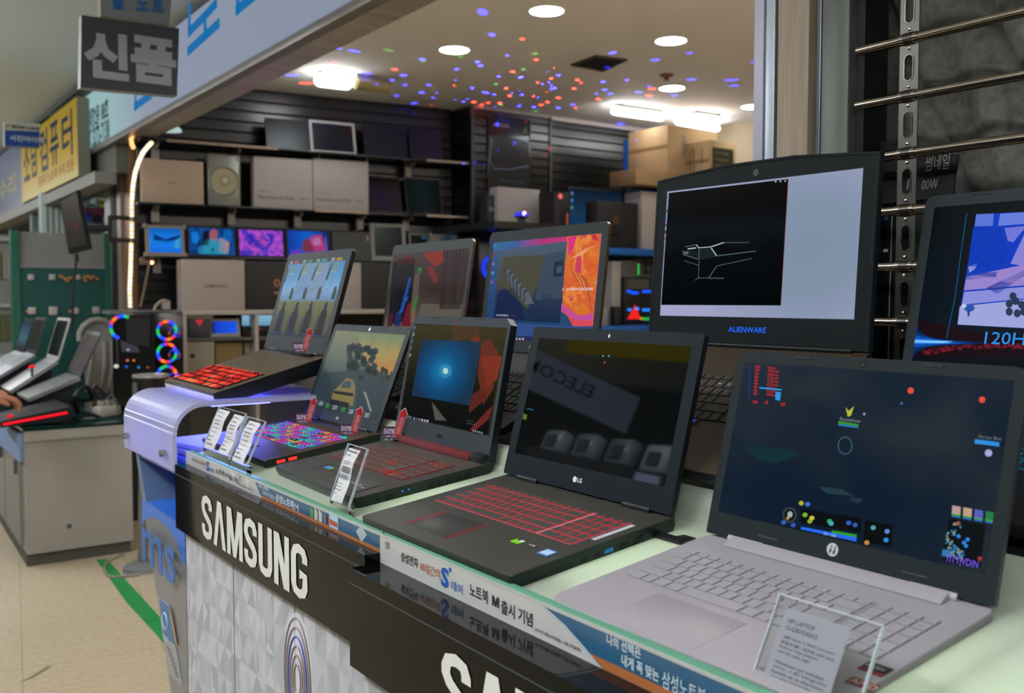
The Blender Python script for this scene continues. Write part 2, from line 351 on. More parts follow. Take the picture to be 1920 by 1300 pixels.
def x_white(root, DB, LB, W, D, T, H, Mw):
    s = MB(DB); s.loft([[(-W * .38, y, z) for y, z in ((-.012, 0), (-.018, .001), (-.004, .007), (.008, .0075), (.012, 0))], [(W * .38, y, z) for y, z in ((-.012, 0), (-.018, .001), (-.004, .007), (.008, .0075), (.012, 0))]], HPSIL); s.build('hinge_cover', root)
    iv = (Mw @ DB).inverted()
    def dk(px, py): o_ = iv @ CAM; d_ = iv.to_3x3() @ ray(px, py); q_ = o_ + d_ * (-o_.z / d_.z); return q_.x, q_.y
    x, y = dk(1642, 1256); sticker(root, DB, x, y, .024, .018, mat('#231d20', .4), more=lambda s, x, y: (s.box((x, y - .007, .0009), (.024, .003, .0002), mat('#a02028', .4)), s.text('RYZEN', M.Translation((x - .010, y, .0009)), .004, mat('#c8c4c0', .5), .02)))
    x, y = dk(1617, 1284); sticker(root, DB, x, y, .026, .012, mat('#8a2a2c', .4), more=lambda s, x, y: s.text('AMD', M.Translation((x - .011, y - .004, .0009)), .008, mat('#d8d0cc', .5), 0))
def lx_white(l, W, H, LB, Mw):
    c = mat('#c8ccd0', .35, .3); k = mat('#15181a', .5)
    o = [(.0075 * math.cos(2 * math.pi * i / 24), .0165 + .0075 * math.sin(2 * math.pi * i / 24), .0004) for i in range(24)]; l.prism(o, (0, 0, -.0003), c)
    for x in (-.0042, .0008):
        l.poly([(x, .012, .0006), (x + .0012, .012, .0006), (x + .0036, .0215, .0006), (x + .0024, .0215, .0006)], k)
        l.poly([(x + .0022, .0165, .0006), (x + .0036, .0165, .0006), (x + .0026, .012 if x > -.001 else .0135, .0006), (x + .0016, .012 if x > -.001 else .0135, .0006)], k)
    l.prism([(.003 * math.cos(a * .4), H - .008 + .003 * math.sin(a * .4), .0006) for a in range(16)], (0, 0, -.0005), mat('#0a0a08', .2)); l.prism([(.0016 * math.cos(a * .4), H - .008 + .0016 * math.sin(a * .4), .0008) for a in range(16)], (0, 0, -.0003), mat('#4a4420', .2))
    for x in (-.085, .085): l.box((x, H - .004, .0004), (.022, .003, .0014), mat('#0b0d0e', .6))
    for x in (-.09, .1): l.box((x, .012, .0003), (.028, .0015, .0006), mat('#3a4448', .5))
laptop('white laptop in the front row with a dark game on its screen and silver keys', (.942, .668, -.177), 14.3, .3455, .1945, .372, .272, .0205, 7.3, .029, .014, HPSIL, mat('#3c4143', .45), mat('#262c2e', .42, 0, .07), d_white, k_white, .6, pad=(-.035, -.212, .125, .078), padm=mat('#a7a1a6', .42, .1), extra=x_white, lidextra=lx_white, lidr=.016, rad=.02, hm=HPSIL, front_t=.014, sidem=mat('#8c878d', .4, .3))

# 2. black laptop with red lit keys
def d_black(S):
    S.bg(picture([(0, '#020405'), (.6, '#050809'), (1, '#0a0e12')], 'n', .6, .025, 2, .5, spec=.9))
    for x, y, c in ((1131, 668, '#48a0b0'), (1142, 668, '#48a0b0'), (1134, 680, '#b04030')): S.blob(x, y, 2, 2, em(c, .8), 2, 8)
    S.t(988, 769, 'my desktop', .0035, em('#2a90a8', .9), 2)
    S.px([(981, 776), (989, 778), (987, 788), (980, 786)], em('#5a7a20', .8), 2)
def k_black(mb, W, D):
    k = mat('#4a4944', .45); p = em('#e8959c', .62, .5)
    keyboard(mb, -W * .43, -.044, W * .86, .106, k, p, .085, .0015, em('#b88088', .45), under=em('#d83844', .6))
    s = mat('#c9c6cc', .5); mb.box((W * .455, -.085, .0006), (.008, .07, .0006), s)
def x_black(root, DB, LB, W, D, T, H, Mw):
    for x in (-.0535, .0535): p = MB(DB); p.box((-.045 + x, -.205, .0008), (.0014, .066, .0004), em('#d83038', .7)); p.build('touchpad_light', root)
    sticker(root, DB, W * .26, -.185, .018, .013, mat('#7ad010', .4), more=lambda s, x, y: (s.box((x + .003, y + .003, .0009), (.012, .006, .0002), mat('#d8d8d0', .4)), s.box((x - .002, y + .004, .001), (.006, .004, .0002), mat('#10140c', .4))))
    sticker(root, DB, W * .335, -.183, .018, .005, mat('#2e2e2b', .5), more=lambda s, x, y: s.text('HDMI', M.Translation((x - .008, y - .002, .0009)), .0042, mat('#d0ccc8', .5), .03))
    sticker(root, DB, W * .43, -.187, .021, .019, mat('#2f78c8', .4), more=lambda s, x, y: s.box((x, y, .0009), (.017, .014, .0002), mat('#b8d0e8', .4)))
    for n, y, ln, h, m in (('card_slot', -.185, .028, .004, '#080a0a'), ('audio_jack', -.150, .008, .005, '#0a0c0c'), ('usb_port', -.130, .009, .006, '#050606'), ('usb_port', -.110, .014, .006, '#1f86e0'), ('video_port', -.083, .016, .007, '#060808'), ('network_port', -.058, .015, .011, '#050606'), ('lock_slot', -.026, .007, .004, '#060707')):
        port(root, DB, n, W / 2 - .0006, y, -.0125, ln, h, mat(m, .5))
def lx_black(l, W, H, LB, Mw):
    w = mat('#d8dcdc', .4); l.prism([(-.012 + .0045 * math.cos(a * .3142), .017 + .0045 * math.sin(a * .3142), .0004) for a in range(20)], (0, 0, -.0003), w)
    l.text('LG', M.Translation((-.0055, .0135, .0005)), .007, w, .03)
    l.prism([(.0022 * math.cos(a * .4), H - .010 + .003 * math.sin(a * .4), .0006) for a in range(16)], (0, 0, -.0005), mat('#c8c8a8', .2))
laptop('black laptop with red lit keys and a dark mirrored screen in the front row', (.941, 1.111, -.161), 14.8, .3455, .1945, .386, .276, .026, 7.3, .036, .019, mat('#4b4a44', .4, .3), mat('#101314', .45), mat('#1c2327', .45, 0, .07), d_black, k_black, .3, pad=(-.045, -.205, .106, .066), padm=mat('#454540', .35, .3), extra=x_black, lidextra=lx_black, lidr=.004, rad=.006, sidem=mat('#20302b', .4, .4), feet=.004, hm=mat('#101314', .5), lidt=.009)

# 3. dark laptop with a copper coloured hinge
def d_copper(S):
    S.bg(picture([(0, '#2c2c1e'), (.45, '#3a3018'), (.6, '#2a2620'), (1, '#161a1a')], 'n', .7, .25, 1.6, .4, asp=1.2))
    S.px([(775, 609), (952, 613), (914, 815), (751, 783)], picture([(0, '#0b0d0d'), (.35, '#15160f'), (.75, '#33301c'), (1, '#413a1c')], 'v', .75, .25), 1)
    for q, c in (([(880, 642), (898, 622), (900, 643)], '#7a3018'), ([(904, 640), (918, 636), (935, 660), (925, 730), (906, 760), (896, 700), (900, 668)], '#6a2a18'), ([(900, 668), (942, 668), (932, 712), (914, 726)], '#8a3420'), ([(880, 745), (900, 730), (915, 745), (880, 775)], '#5e2418'), ([(882, 805), (905, 780), (924, 760), (918, 785), (888, 812)], '#702420'), ([(846, 610), (900, 612), (895, 632), (850, 640)], '#4a3418')):
        S.px(q, em(c, .8), 2)
    S.px([(791, 637), (904, 641), (882, 761), (772, 742)], picture([(0, '#2a90c0'), (.05, '#1a78ac'), (.3, '#0d4f80'), (.6, '#153350'), (.85, '#2a3742')], 'r', .9, .25, c=(.46, .50), asp=1.2), 3)
    S.blob(836, 696, 5, 6, em('#a8d8d0', 1), 5); S.blob(836, 696, 12, 13, em('#2a88b4', .9), 4)
    S.px([(810, 753), (838, 790), (816, 788)], em('#585c50', .7), 3)
    for i, c in enumerate(('#4878a0', '#a0a8a8', '#4878a0', '#3a7ab0', '#b0b4b0')): S.px([(776 - i * 2.2, 612 + i * 13), (780 - i * 2.2, 612 + i * 13), (779 - i * 2.2, 617 + i * 13), (775 - i * 2.2, 617 + i * 13)], em(c, .8), 3)
    S.px([(752, 777), (773, 781), (772, 787), (751, 783)], em('#5a6468', .8), 4)
    for i, c in enumerate(('#7aa0b8', '#3070c0', '#d08030', '#c0c8c8', '#a8b8c8', '#c8c8c0')): S.px([(776 + i * 5, 783 + i * .9), (779 + i * 5, 783.5 + i * .9), (778.5 + i * 5, 788 + i * .9), (775.5 + i * 5, 787.5 + i * .9)], em(c, .8), 4)
    for i in range(5): S.px([(887 + i * 4, 806 + i), (889 + i * 4, 806.5 + i), (889 + i * 4, 810 + i), (887 + i * 4, 809.5 + i)], em('#98a8a8', .8), 4)
    S.t(902, 815, 'PM', .003, em('#a0a8a8', .8), 4)
    S.t(876, 790, 'Windows update', .003, em('#686860', .7), 4); S.t(876, 795, 'restart to activate', .003, em('#686860', .7), 4)
def k_copper(mb, W, D):
    k = mat('#57544d', .5); p = em('#8a1414', .6, .5)
    keyboard(mb, -W * .43, -.048, W * .84, .108, k, p, .085, .0014, mat('#6a655e', .5), under=em('#8a1414', .5), pick=lambda i, x, y: k)
    for x, y in ((.02, -.10), (.065, -.137), (.085, -.137), (.105, -.137), (-.02, -.137), (.118, -.055)):
        for a, b, w, d in ((x, y, .016, .001), (x, y - .014, .016, .001), (x - .008, y - .007, .001, .015), (x + .008, y - .007, .001, .015)): mb.box((a, b, .0019), (w, d, .0003), em('#d83018', .9))
def x_copper(root, DB, LB, W, D, T, H, Mw):
    h = MB(DB); cu = mat('#8f3f42', .4, .5); h.box((0, -.006, .006), (W * .76, .017, .012), cu, None, .003); h.build('hinge_cover', root, label='copper red hinge bar')
    for x in (-W * .44, W * .44): h = MB(DB); h.box((x, -.003, .006), (W * .11, .02, .016), mat('#141c20', .45), None, .004); h.build('hinge', root)
    s = MB(DB)
    for i in range(5): s.box((W / 2 - .0006, -.045 - i * .018, -.012), (.0014, .013, .010), mat('#050707', .6))
    s.build('exhaust_vent', root, 0)
    port(root, DB, 'usb_port', W / 2 - .0006, -.195, -.012, .014, .006, mat('#040606', .5)); port(root, DB, 'audio_jack', W / 2 - .0006, -.217, -.012, .005, .005, mat('#040606', .5))
    for y in (-.160, -.172): s = MB(DB); s.cyl((W / 2 - .001, y, -.009), (W / 2 + .0004, y, -.009), .0017, em('#3068e0', 1.2), 10); s.build('indicator_light', root, label='small blue status lights')
    sticker(root, DB, -W * .17, -.197, .02, .012, mat('#4a90d0', .4), more=lambda s, x, y: s.box((x + .013, y, .0006), (.01, .01, .0004), mat('#78b848', .4)))
    def spec(s, x, y):
        for i in range(6): s.ring((x - .03 + i * .012, y, .001), .0035, .0004, mat('#c8c4bc', .5), 10, 4, 'z')
        s.text('NITRO', M.Translation((x - .01, y + .010, .001)), .003, mat('#c8c4bc', .5)); s.box((x + .047, y - .004, .0009), (.012, .002, .0002), mat('#d8d4cc', .5))
    sticker(root, DB, W * .24, -.217, .125, .045, mat('#4d4b46', .45), more=spec)
def lx_copper(l, W, H, LB, Mw):
    l.text('acer', M.Translation((-.009, .018, .0005)), .007, mat('#0c0f10', .3), .02); l.box((-.006, H - .008, .0004), (.005, .008, .0008), mat('#7a2020', .5))
    for x in (-.09, .075): l.box((x, H - .0025, .0004), (.035, .0018, .0012), mat('#1a2022', .6))
    l.box((-.163, .03, .0006), (.006, .012, .0004), mat('#b8981c', .5))
laptop('dark laptop with a copper red hinge bar and red outlined keys in the front row', (.97, 1.579, -.149), 11.2, .3455, .1945, .366, .27, .024, 7.3, .042, .017, mat('#54504a', .4, .25), mat('#10191c', .4), mat('#3a4044', .45, 0, .07), d_copper, k_copper, -1.5, pad=(-.045, -.212, .10, .07), padm=mat('#524d46', .35, .25), extra=x_copper, lidextra=lx_copper, chamfer=.012, rad=.008, sidem=mat('#20302a', .4, .4), hinge=0, lidt=.014, feet=.002)

# 4. laptop with rainbow keys
def d_rain(S):
    S.bg(picture([(0, '#2e3a3c'), (.38, '#34444a'), (.5, '#4a5a5c'), (1, '#7a7f58')], 'v', .8, .35))
    S.px([(668, 626), (762, 632), (742, 705), (690, 690)], picture([(0, '#c07838'), (.5, '#a89048'), (1, '#6c8a5c')], 'v', .8, .35, dist=.3), 1)
    rnd = random.Random(5)
    for i in range(40):
        x = rnd.uniform(655, 705); y = 660 + abs(x - 672) * .5 + rnd.uniform(-18, 28); S.blob(x, y, 6, 7, em('#2a3a3a', .8), 2, 7)
    for i in range(14): S.blob(rnd.uniform(715, 735), 695 + rnd.uniform(-4, 16), 3, 5, em('#3a3c34', .8), 2, 6)
    S.px([(600, 700), (690, 692), (742, 708), (700, 788), (572, 752)], em('#37474e', .75), 1)
    S.px([(648, 713), (668, 711), (668, 770), (622, 760)], em('#4a5860', .7), 2)
    S.px([(638, 722), (650, 709), (661, 712), (667, 728), (662, 762), (620, 752), (626, 733)], em('#8a7a4a', .8), 3); S.px([(641, 722), (650, 713), (659, 716), (658, 728), (640, 728)], em('#3a5864', .8), 4)
    S.px([(627, 733), (664, 738), (662, 744), (626, 738)], em('#1c2022', .9), 4); S.px([(620, 748), (655, 756), (654, 766), (618, 758)], em('#252a2e', .9), 4)
    S.px([(682, 735), (686, 735), (698, 772), (694, 772)], em('#98a090', .7), 3); S.px([(674, 704), (683, 706), (681, 714), (673, 712)], em('#20282c', .8), 3)
    for i, x in enumerate((640, 668, 696, 728)):
        for j in range(4): S.t(x - j, 632 + i + j * 5, random.choice(['GPU 62c', '1905 mhz', 'CPU 54c', '144 fps']), .0042, em('#a06078', .75), 3)
    for (x, y, n) in ((584, 757, '2060'), (610, 765, '2070'), (640, 773, '2080'), (669, 781, '2080Ti')):
        S.t(x, y, 'RTX', .011, em('#38c020', .95), 4, .05, width=.016); S.t(x + 13, y + 3, n, .011, em('#a8b4b4', .85), 4, .02, width=.022)
def k_rain(mb, W, D):
    cs = [em(c, .95) for c in ('#28b8e0', '#30d078', '#4068ff', '#d848d0', '#48d8c0', '#e85070', '#3a90ff', '#58e060', '#9060f0', '#d8c060')]
    dk = mat('#26231f', .5); lt = lambda i: cs[(i * 7 + (i * i) % 5) % len(cs)]
    keyboard(mb, -W * .43, -.05, W * .86, .112, dk, mat('#0c0c0b', .5), .24, .0024, None, under=lt)
    u = W * .86 / 19.3; tot = sum(r[1] for r in ROWS); y = -.05
    for n, (ws, rh, leg) in enumerate(ROWS):
        h = .112 * rh / tot; x = -W * .43
        for k, q in enumerate(ws):
            if q: mb.box((x + q * u * .42, y - h * .45, .0026), (u * .26, h * .24, .0004), lt(n * 17 + k))
            x += (q or .3) * u
        y -= h
def x_rain(root, DB, LB, W, D, T, H, Mw):
    for y in (-.19, -.215): s = MB(DB); s.box((W / 2, y, -.009), (.002, .018, .006), em('#ff3830', 1.3), None, .0008); s.build('side_light', root, label='red lit side markers')
    sticker(root, DB, -W * .02, -D + .045, .10, .035, mat('#1c1a1a', .4), more=lambda s, x, y: (s.box((x + .01, y + .014, .0009), (.075, .005, .0003), mat('#a82420', .4)), s.text('GAMING', M.Translation((x - .03, y - .004, .001)), .006, mat('#b8a888', .5)), s.text('RTX', M.Translation((x + .01, y - .014, .001)), .006, mat('#c8a050', .5))))
    s = MB(DB); s.box((0, -.012, .001), (W * .6, .006, .002), mat('#3a5878', .25, .8)); s.build('hinge_cover', root)
    port(root, DB, 'usb_port', W / 2 - .0006, -.14, -.012, .03, .004, mat('#050606', .5))
def lx_rain(l, W, H, LB, Mw):
    l.text('MSI', M.Translation((-.012, .008, .0005)), .0065, mat('#c8ccd0', .4), .05); l.prism([(.004 * math.cos(a * .4), H - .009 + .0045 * math.sin(a * .4), .0006) for a in range(16)], (0, 0, -.0005), mat('#0c0e0e', .2))
    for x in (-.15, -.09, .07, .13): l.box((x, H - .003, .0004), (.018, .0025, .0012), mat('#15191a', .6))
laptop('laptop with rainbow lit keys and a car race on its grey screen', (.985, 2.016, -.171), 22, .3455, .1945, .380, .262, .021, 7.3, .026, .017, mat('#5a4938', .35, .35), mat('#0c0f10', .45), mat('#33393b', .45, 0, .07), d_rain, k_rain, .4, extra=x_rain, lidextra=lx_rain, rad=.006, lidr=.012, sidem=mat('#16201c', .4, .4))
# 5. big black laptop with a light page on its screen, back row
def d_page(S):
    S.bg(picture([(0, '#7f90a8'), (.35, '#8494ac'), (.7, '#9aa0c0'), (1, '#a6a8cc')], 'r', .95, .35, c=(.78, .5), asp=1.5))
    S.px([(1254, 362), (1478, 336), (1464, 573), (1240, 572)], picture([(0, '#020407'), (.45, '#05070a'), (.62, '#0c1218'), (.8, '#070605'), (1, '#0a0805')], 'v', .9, .22, dist=.25), 2)
    lw, ld = em('#c0ccd0', .9), em('#5f7880', .8)
    def ln(a, b, m, w=1.3):
        dx, dy = b[0] - a[0], b[1] - a[1]; n = math.hypot(dx, dy); ox, oy = -dy / n * w / 2, dx / n * w / 2
        S.px([(a[0] + ox, a[1] + oy), (b[0] + ox, b[1] + oy), (b[0] - ox, b[1] - oy), (a[0] - ox, a[1] - oy)], m, 4)
    S.px([(1311, 464), (1334, 465), (1345, 481), (1400, 474), (1312, 487)], em('#14201f', .9), 3); S.px([(1281, 470), (1311, 467), (1311, 487), (1283, 478)], em('#0e1616', .9), 3)
    for a, b, m, w in (((1334, 463), (1358, 455), lw, 1.8), ((1358, 455), (1405, 455), ld, 1), ((1334, 465), (1344, 480), lw, 1.8), ((1344, 480), (1418, 471), ld, 1.4), ((1311, 465), (1334, 463), lw, 1.4), ((1306, 459), (1311, 465), lw, 1.6), ((1285, 463), (1306, 459), ld, 1.2), ((1290, 467), (1306, 465), lw, 2), ((1311, 466), (1311, 487), ld, 1.2), ((1283, 478), (1311, 487), ld, 1.2), ((1281, 470), (1283, 479), ld, 1.5), ((1311, 489), (1310, 520), ld, .9), ((1344, 499), (1330, 521), ld, 1.3), ((1344, 499), (1410, 485), ld, 1), ((1330, 522), (1358, 522), ld, 1.3), ((1308, 522), (1330, 521), ld, .9), ((1283, 489), (1311, 498), ld, .8), ((1303, 526), (1312, 520), ld, .8)): ln(a, b, m, w)
    for i in range(2): S.px([(1284 + i * 4, 472), (1287 + i * 4, 472), (1287 + i * 4, 477), (1284 + i * 4, 476)], em('#788888', .8), 4)
    S.px([(1478, 336), (1479, 336), (1465, 573), (1464, 573)], em('#8a3838', .8), 5)
    for x in (1455, 1464, 1473): S.blob(x, 341 - (x - 1455) * .07, 1.6, 1.8, em('#c8d0d8', .8), 5, 6)
    for i, c in enumerate(('#2f90d8', '#788090', '#8890a8', '#58606c', '#30a0e0', '#50545c', '#3a3c40', '#c06020', '#8088a0', '#60646c', '#c04030', '#30a0e0')):
        x = 1253 - i * 1.1; y = 358 + i * 13; S.px([(x - 2, y - 3), (x + 3, y - 3), (x + 3, y + 2), (x - 2, y + 2)], em(c, .9), 4); S.px([(x - 4, y + 5), (x + 3, y + 5), (x + 3, y + 6), (x - 4, y + 6)], em('#687088', .9), 4)
    S.px([(1230, 592), (1614, 599), (1613.8, 607.7), (1230, 598.7)], em('#141a22', .9), 3)
    for i in range(9): S.px([(1235 + i * 6, 593.5), (1238 + i * 6, 593.5), (1238 + i * 6, 597), (1235 + i * 6, 597)], em(('#c0c8d0', '#a0a8b0', '#c8ccd0', '#3aa0e0', '#2f80e0', '#d0b070', '#c8ccd0', '#b0b8c0', '#d0d4d8')[i], .9), 5)
    for i in range(13): S.px([(1552 + i * 4, 601.2), (1554.5 + i * 4, 601.2), (1554.5 + i * 4, 603.8), (1552 + i * 4, 603.8)], em('#b0b8c0' if i != 3 else '#d08040', .8), 5)
    S.px([(1604, 600.5), (1609, 600.6), (1609, 606), (1604, 605.8)], em('#c8d0d8', .8), 5)
def k_dark(mb, W, D, leg=True):
    keyboard(mb, -W * .40, -.088, W * .80, .122, mat('#3d3731', .5), mat('#0e0e0e', .6), .09, .0022, mat('#d8d8d0', .5) if leg else None, under=mat('#131211', .6))
def lx_page(l, W, H, LB, Mw):
    b = em('#2868ff', 1.2); l.text('ALIENWARE', M.Translation((-.038, .022, .0005)), .009, b, .03, width=.078)
    for r_, c in ((.0052, '#50585a'), (.004, '#0b0d0e'), (.0015, '#30383a')): l.prism([(r_ * math.cos(a * .314), H - .008 + r_ * math.sin(a * .314), .0003 + (.006 - r_) * .1) for a in range(20)], (0, 0, -.0002), mat(c, .3))
    l.cyl((.03, H - .007, 0), (.03, H - .007, .0004), .001, mat('#090a0a'), 8); l.cyl((-.03, H - .007, 0), (-.03, H - .007, .0004), .001, mat('#090a0a'), 8)
    e = mat('#0b0e0f', .5); l.tube([(-W / 2 + .004, .004, .0004), (-W / 2 + .004, H - .004, .0004), (-W * .16, H + .008, .0004), (W * .16, H + .008, .0004), (W / 2 - .004, H - .004, .0004), (W / 2 - .004, .004, .0004)], .0008, e, 5)
def x_page(root, DB, LB, W, D, T, H, Mw):
    s = MB(DB); s.box((W * .14, -.216, .001), (.014, .012, .002), mat('#3a342e', .5)); s.box((W * .14, -.216, .0022), (.003, .006, .0003), em('#3048ff', 1)); s.build('arrow_key', root, 0)
laptop('large black laptop with a white page and a dark picture on its screen', (1.249, 1.079, .080), 4.2, .4013, .2257, .455, .335, .026, 28, .047, .022, mat('#43382c', .42, .2), mat('#121617', .5), mat('#1c2122', .5, 0, .07), d_page, k_dark, 1.3, peak=.012, lidextra=lx_page, extra=x_page, hinge='bar', hm=mat('#1a2022', .35, .5), rad=.008, sidem=BLK, lidt=.011)

# 6. laptop with an orange wallpaper, back row
def d_orange(S):
    S.bg(picture([(0, '#18406a'), (.5, '#2c4a7a'), (1, '#3a5a80')], 'v', .9, .25))
    S.px([(926, 455), (1128, 438), (1126, 452), (925, 470)], picture([(0, '#2a6a94'), (.25, '#3a5a94'), (.5, '#b02a7a'), (.8, '#c83468'), (1, '#d87040')], 'u', .95, .25), 1)
    S.px([(1063, 443), (1128, 438), (1112, 612), (1052, 612)], picture([(.2, '#e8b890'), (.40, '#d8742a'), (.48, '#d85830'), (.53, '#e89038'), (.58, '#d04450'), (.7, '#b82a78')], 'n', .95, .25, 1.6, 1.5, asp=.6, rot=.6), 2)
    wl = em('#ecc8a8', .95); mg = em('#c83a78', .95); og = em('#e0883a', .95); dk = em('#b85030', .9)
    for k in range(9):
        S.px([(1070 + k * 3, 486 - k), (1096 + k, 468 - k * .5), (1127, 456), (1100 + k, 471 - k * .5)], wl if k % 3 == 0 else og, 3 + k * .1)
    for k in range(5): S.px([(1068 + k * 4, 500 + k * 3), (1085 + k * 4, 520 + k), (1118, 575 + k * 6), (1080 + k * 4, 524 + k)], og if k % 2 else dk, 4 + k * .1)
    S.px([(1053, 570), (1085, 592), (1112, 588), (1112, 612), (1052, 612)], em('#c850a0', .9), 4.5); S.px([(1053, 580), (1078, 600), (1112, 602), (1112, 612), (1052, 612)], em('#d84a58', .95), 4.7); S.px([(1052, 584), (1064, 592), (1075, 612), (1052, 612)], em('#28486e', .9), 4.8)
    S.px([(1066, 446), (1082, 443), (1074, 470), (1066, 480)], em('#d82a80', .95), 4); S.px([(1108, 441), (1118, 440), (1124, 452), (1112, 450)], em('#c8304a', .95), 4)
    S.px([(936, 470), (1064, 452), (1050, 606), (926, 600)], picture([(0, '#182a4a'), (.4, '#2c3a52'), (.55, '#4a4a40'), (.8, '#4a5560'), (1, '#465a72')], 'v', .9, .25, dist=.35), 5)
    S.px([(936, 545), (970, 540), (985, 600), (926, 600)], em('#15244a', .85), 6); S.px([(945, 482), (1022, 478), (1004, 545), (990, 580), (936, 530)], em('#4c4a3c', .85), 6); S.px([(1022, 478), (1060, 470), (1055, 560), (1004, 562)], em('#3a4a5e', .85), 6)
    for k in range(12): S.px([(946 + k * 3.6, 504 + k * 4.2), (952 + k * 3.6, 500 + k * 4.2), (962 + k * 3.6, 530 + k * 3.6), (950 + k * 3.2, 527 + k * 4)], em('#5e6672' if k % 2 else '#3e444c', .8), 7 + k * .02)
    S.px([(1040, 492), (1057, 488), (1056, 518), (1038, 520)], em('#202a44', .8), 7); S.px([(1045, 500), (1055, 498), (1054, 512), (1044, 513)], em('#46546a', .8), 8)
    S.t(1016, 562, 'ASUS', .012, em('#222c4a', .8), 8, .05)
    S.t(1064, 545, 'IN SEARCH OF INCREDIBLE', .0052, em('#e8e0e8', 1), 9, .03, width=.086); S.px([(1056, 541), (1057.5, 541), (1057, 546), (1055.5, 546)], em('#d8d8e0', .9), 9)
    S.t(931, 593, 'HIGH-PERFORMANCE', .0042, em('#c0c4d0', .9), 9, .03, width=.05); S.t(959, 593.5, 'GAMING', .0036, em('#783a70', .9), 9, width=.018)
    S.px([(908, 604), (1112, 614), (1111, 634), (905, 628)], em('#34508e', .85), 4.9)
    S.px([(900, 634), (1000, 632), (1000, 648), (900, 646)], em('#2a2858', .9), 5)
    for i, c in enumerate(('#2f70d8', '#c0a080', '#c0b8c8', '#c8c0c0')): S.px([(962 + i * 6, 634), (965 + i * 6, 634.2), (965 + i * 6, 638), (962 + i * 6, 637.8)], em(c, .9), 9)
    for i, c in enumerate(('#3080d8', '#803858', '#7070a8', '#4890d0', '#8050c0')): S.px([(926 - i * 1.2, 459 + i * 17), (931 - i * 1.2, 459 + i * 17), (930.5 - i * 1.2, 464 + i * 17), (925.5 - i * 1.2, 464 + i * 17)], em(c, .9), 9)
def lx_gold(c):
    def f(l, W, H, LB, Mw): l.text('/ISUS', M.Translation((-.014, .009, .0005)), .008, mat('#a8aca8', .4), .03); l.cyl((0, H - .011, 0), (0, H - .011, .0004), .0022, mat('#060707'), 10)
    return f
laptop('laptop with a glowing orange and pink picture and gold lid edge', (1.245, 1.66, .017), 7, .3939, .2217, .43, .265, .022, 28, .026, .024, mat('#565654', .4, .4), mat('#98744a', .3, .8), mat('#353a3b', .5, 0, .07), d_orange, lambda m, W, D: keyboard(m, -W * .44, -.07, W * .88, .13, mat('#46443f', .45, .2), mat('#0f0f0f', .6), .14, .0022, None, under=mat('#121212', .6)), -1.2, lidextra=lx_gold(0), rad=.012, lidr=.014, sidem=BLK, backm=mat('#2a2a2e', .4))

# 7. laptop with a dim red picture, back row
def d_red(S):
    S.bg(picture([(0, '#6a665c'), (.3, '#4a4440'), (.6, '#3a2a28'), (1, '#331f1e')], 'v', .85, .25, dist=.3))
    rnd = random.Random(2); S.px([(735, 492), (778, 488), (772, 560), (770, 600), (727, 610)], em('#080a10', .9), 1)
    for q, c in (([(795, 474), (832, 470), (832, 490), (822, 498), (815, 500), (800, 485)], '#8a2c24'), ([(800, 500), (812, 498), (822, 525), (816, 533), (806, 516)], '#7a2a28'), ([(762, 480), (772, 478), (770, 492), (762, 492)], '#6a2018'), ([(745, 487), (778, 484), (778, 494), (745, 500)], '#3a1010')): S.px(q, em(c, .8), 2)
    for k in range(8): S.px([(832 + k * 6, 470 - k * .6), (835 + k * 6, 470 - k * .6), (828 + k * 5, 580), (824 + k * 5, 580)], em(('#402a2e', '#3a2c2e', '#463638', '#3a3a38')[k % 4], .6), 2)
    for q, c in (([(768, 520), (772, 520), (756, 585), (748, 590)], '#1c4aa8'), ([(762, 560), (766, 556), (750, 590), (746, 590)], '#3878d0'), ([(778, 515), (788, 510), (784, 560), (774, 600), (768, 600)], '#5a5048'), ([(782, 548), (784, 560), (776, 585), (770, 590)], '#387a38'), ([(764, 572), (772, 566), (770, 612), (752, 612)], '#6a1428'), ([(728, 590), (738, 588), (736, 612), (726, 612)], '#4a1028'), ([(742, 585), (754, 590), (750, 612), (740, 612)], '#142a5a'), ([(772, 590), (780, 580), (776, 600), (770, 605)], '#a85a58')): S.px(q, em(c, .85), 3)
    S.blob(787, 507, 4, 5, em('#2a8a44', .9), 4); S.blob(787, 508, 2, 2.5, em('#3a2a24', .9), 5)
    S.px([(790, 570), (870, 572), (868, 600), (784, 598)], em('#6a6258', .7), 1)
laptop('grey laptop with a dim red film picture in the back row', (1.233, 2.128, .008), 9, .3939, .2217, .415, .20, .022, 28, .03, .024, mat('#46433d', .4, .3), mat('#8a6a58', .3, .7), mat('#474c4c', .5, 0, .07), d_red, lambda m, W, D: keyboard(m, -W * .44, -.05, W * .88, .122, mat('#47443f', .45), mat('#0f0f0f', .6), .12, .0022, None, under=mat('#121212', .6)), -1.3, rad=.012, lidr=.014, sidem=BLK, backm=mat('#5a4a44', .4), lidextra=lambda l, W, H, LB, Mw: l.cyl((0, H - .011, 0), (0, H - .011, .0004), .0022, mat('#060707'), 10))

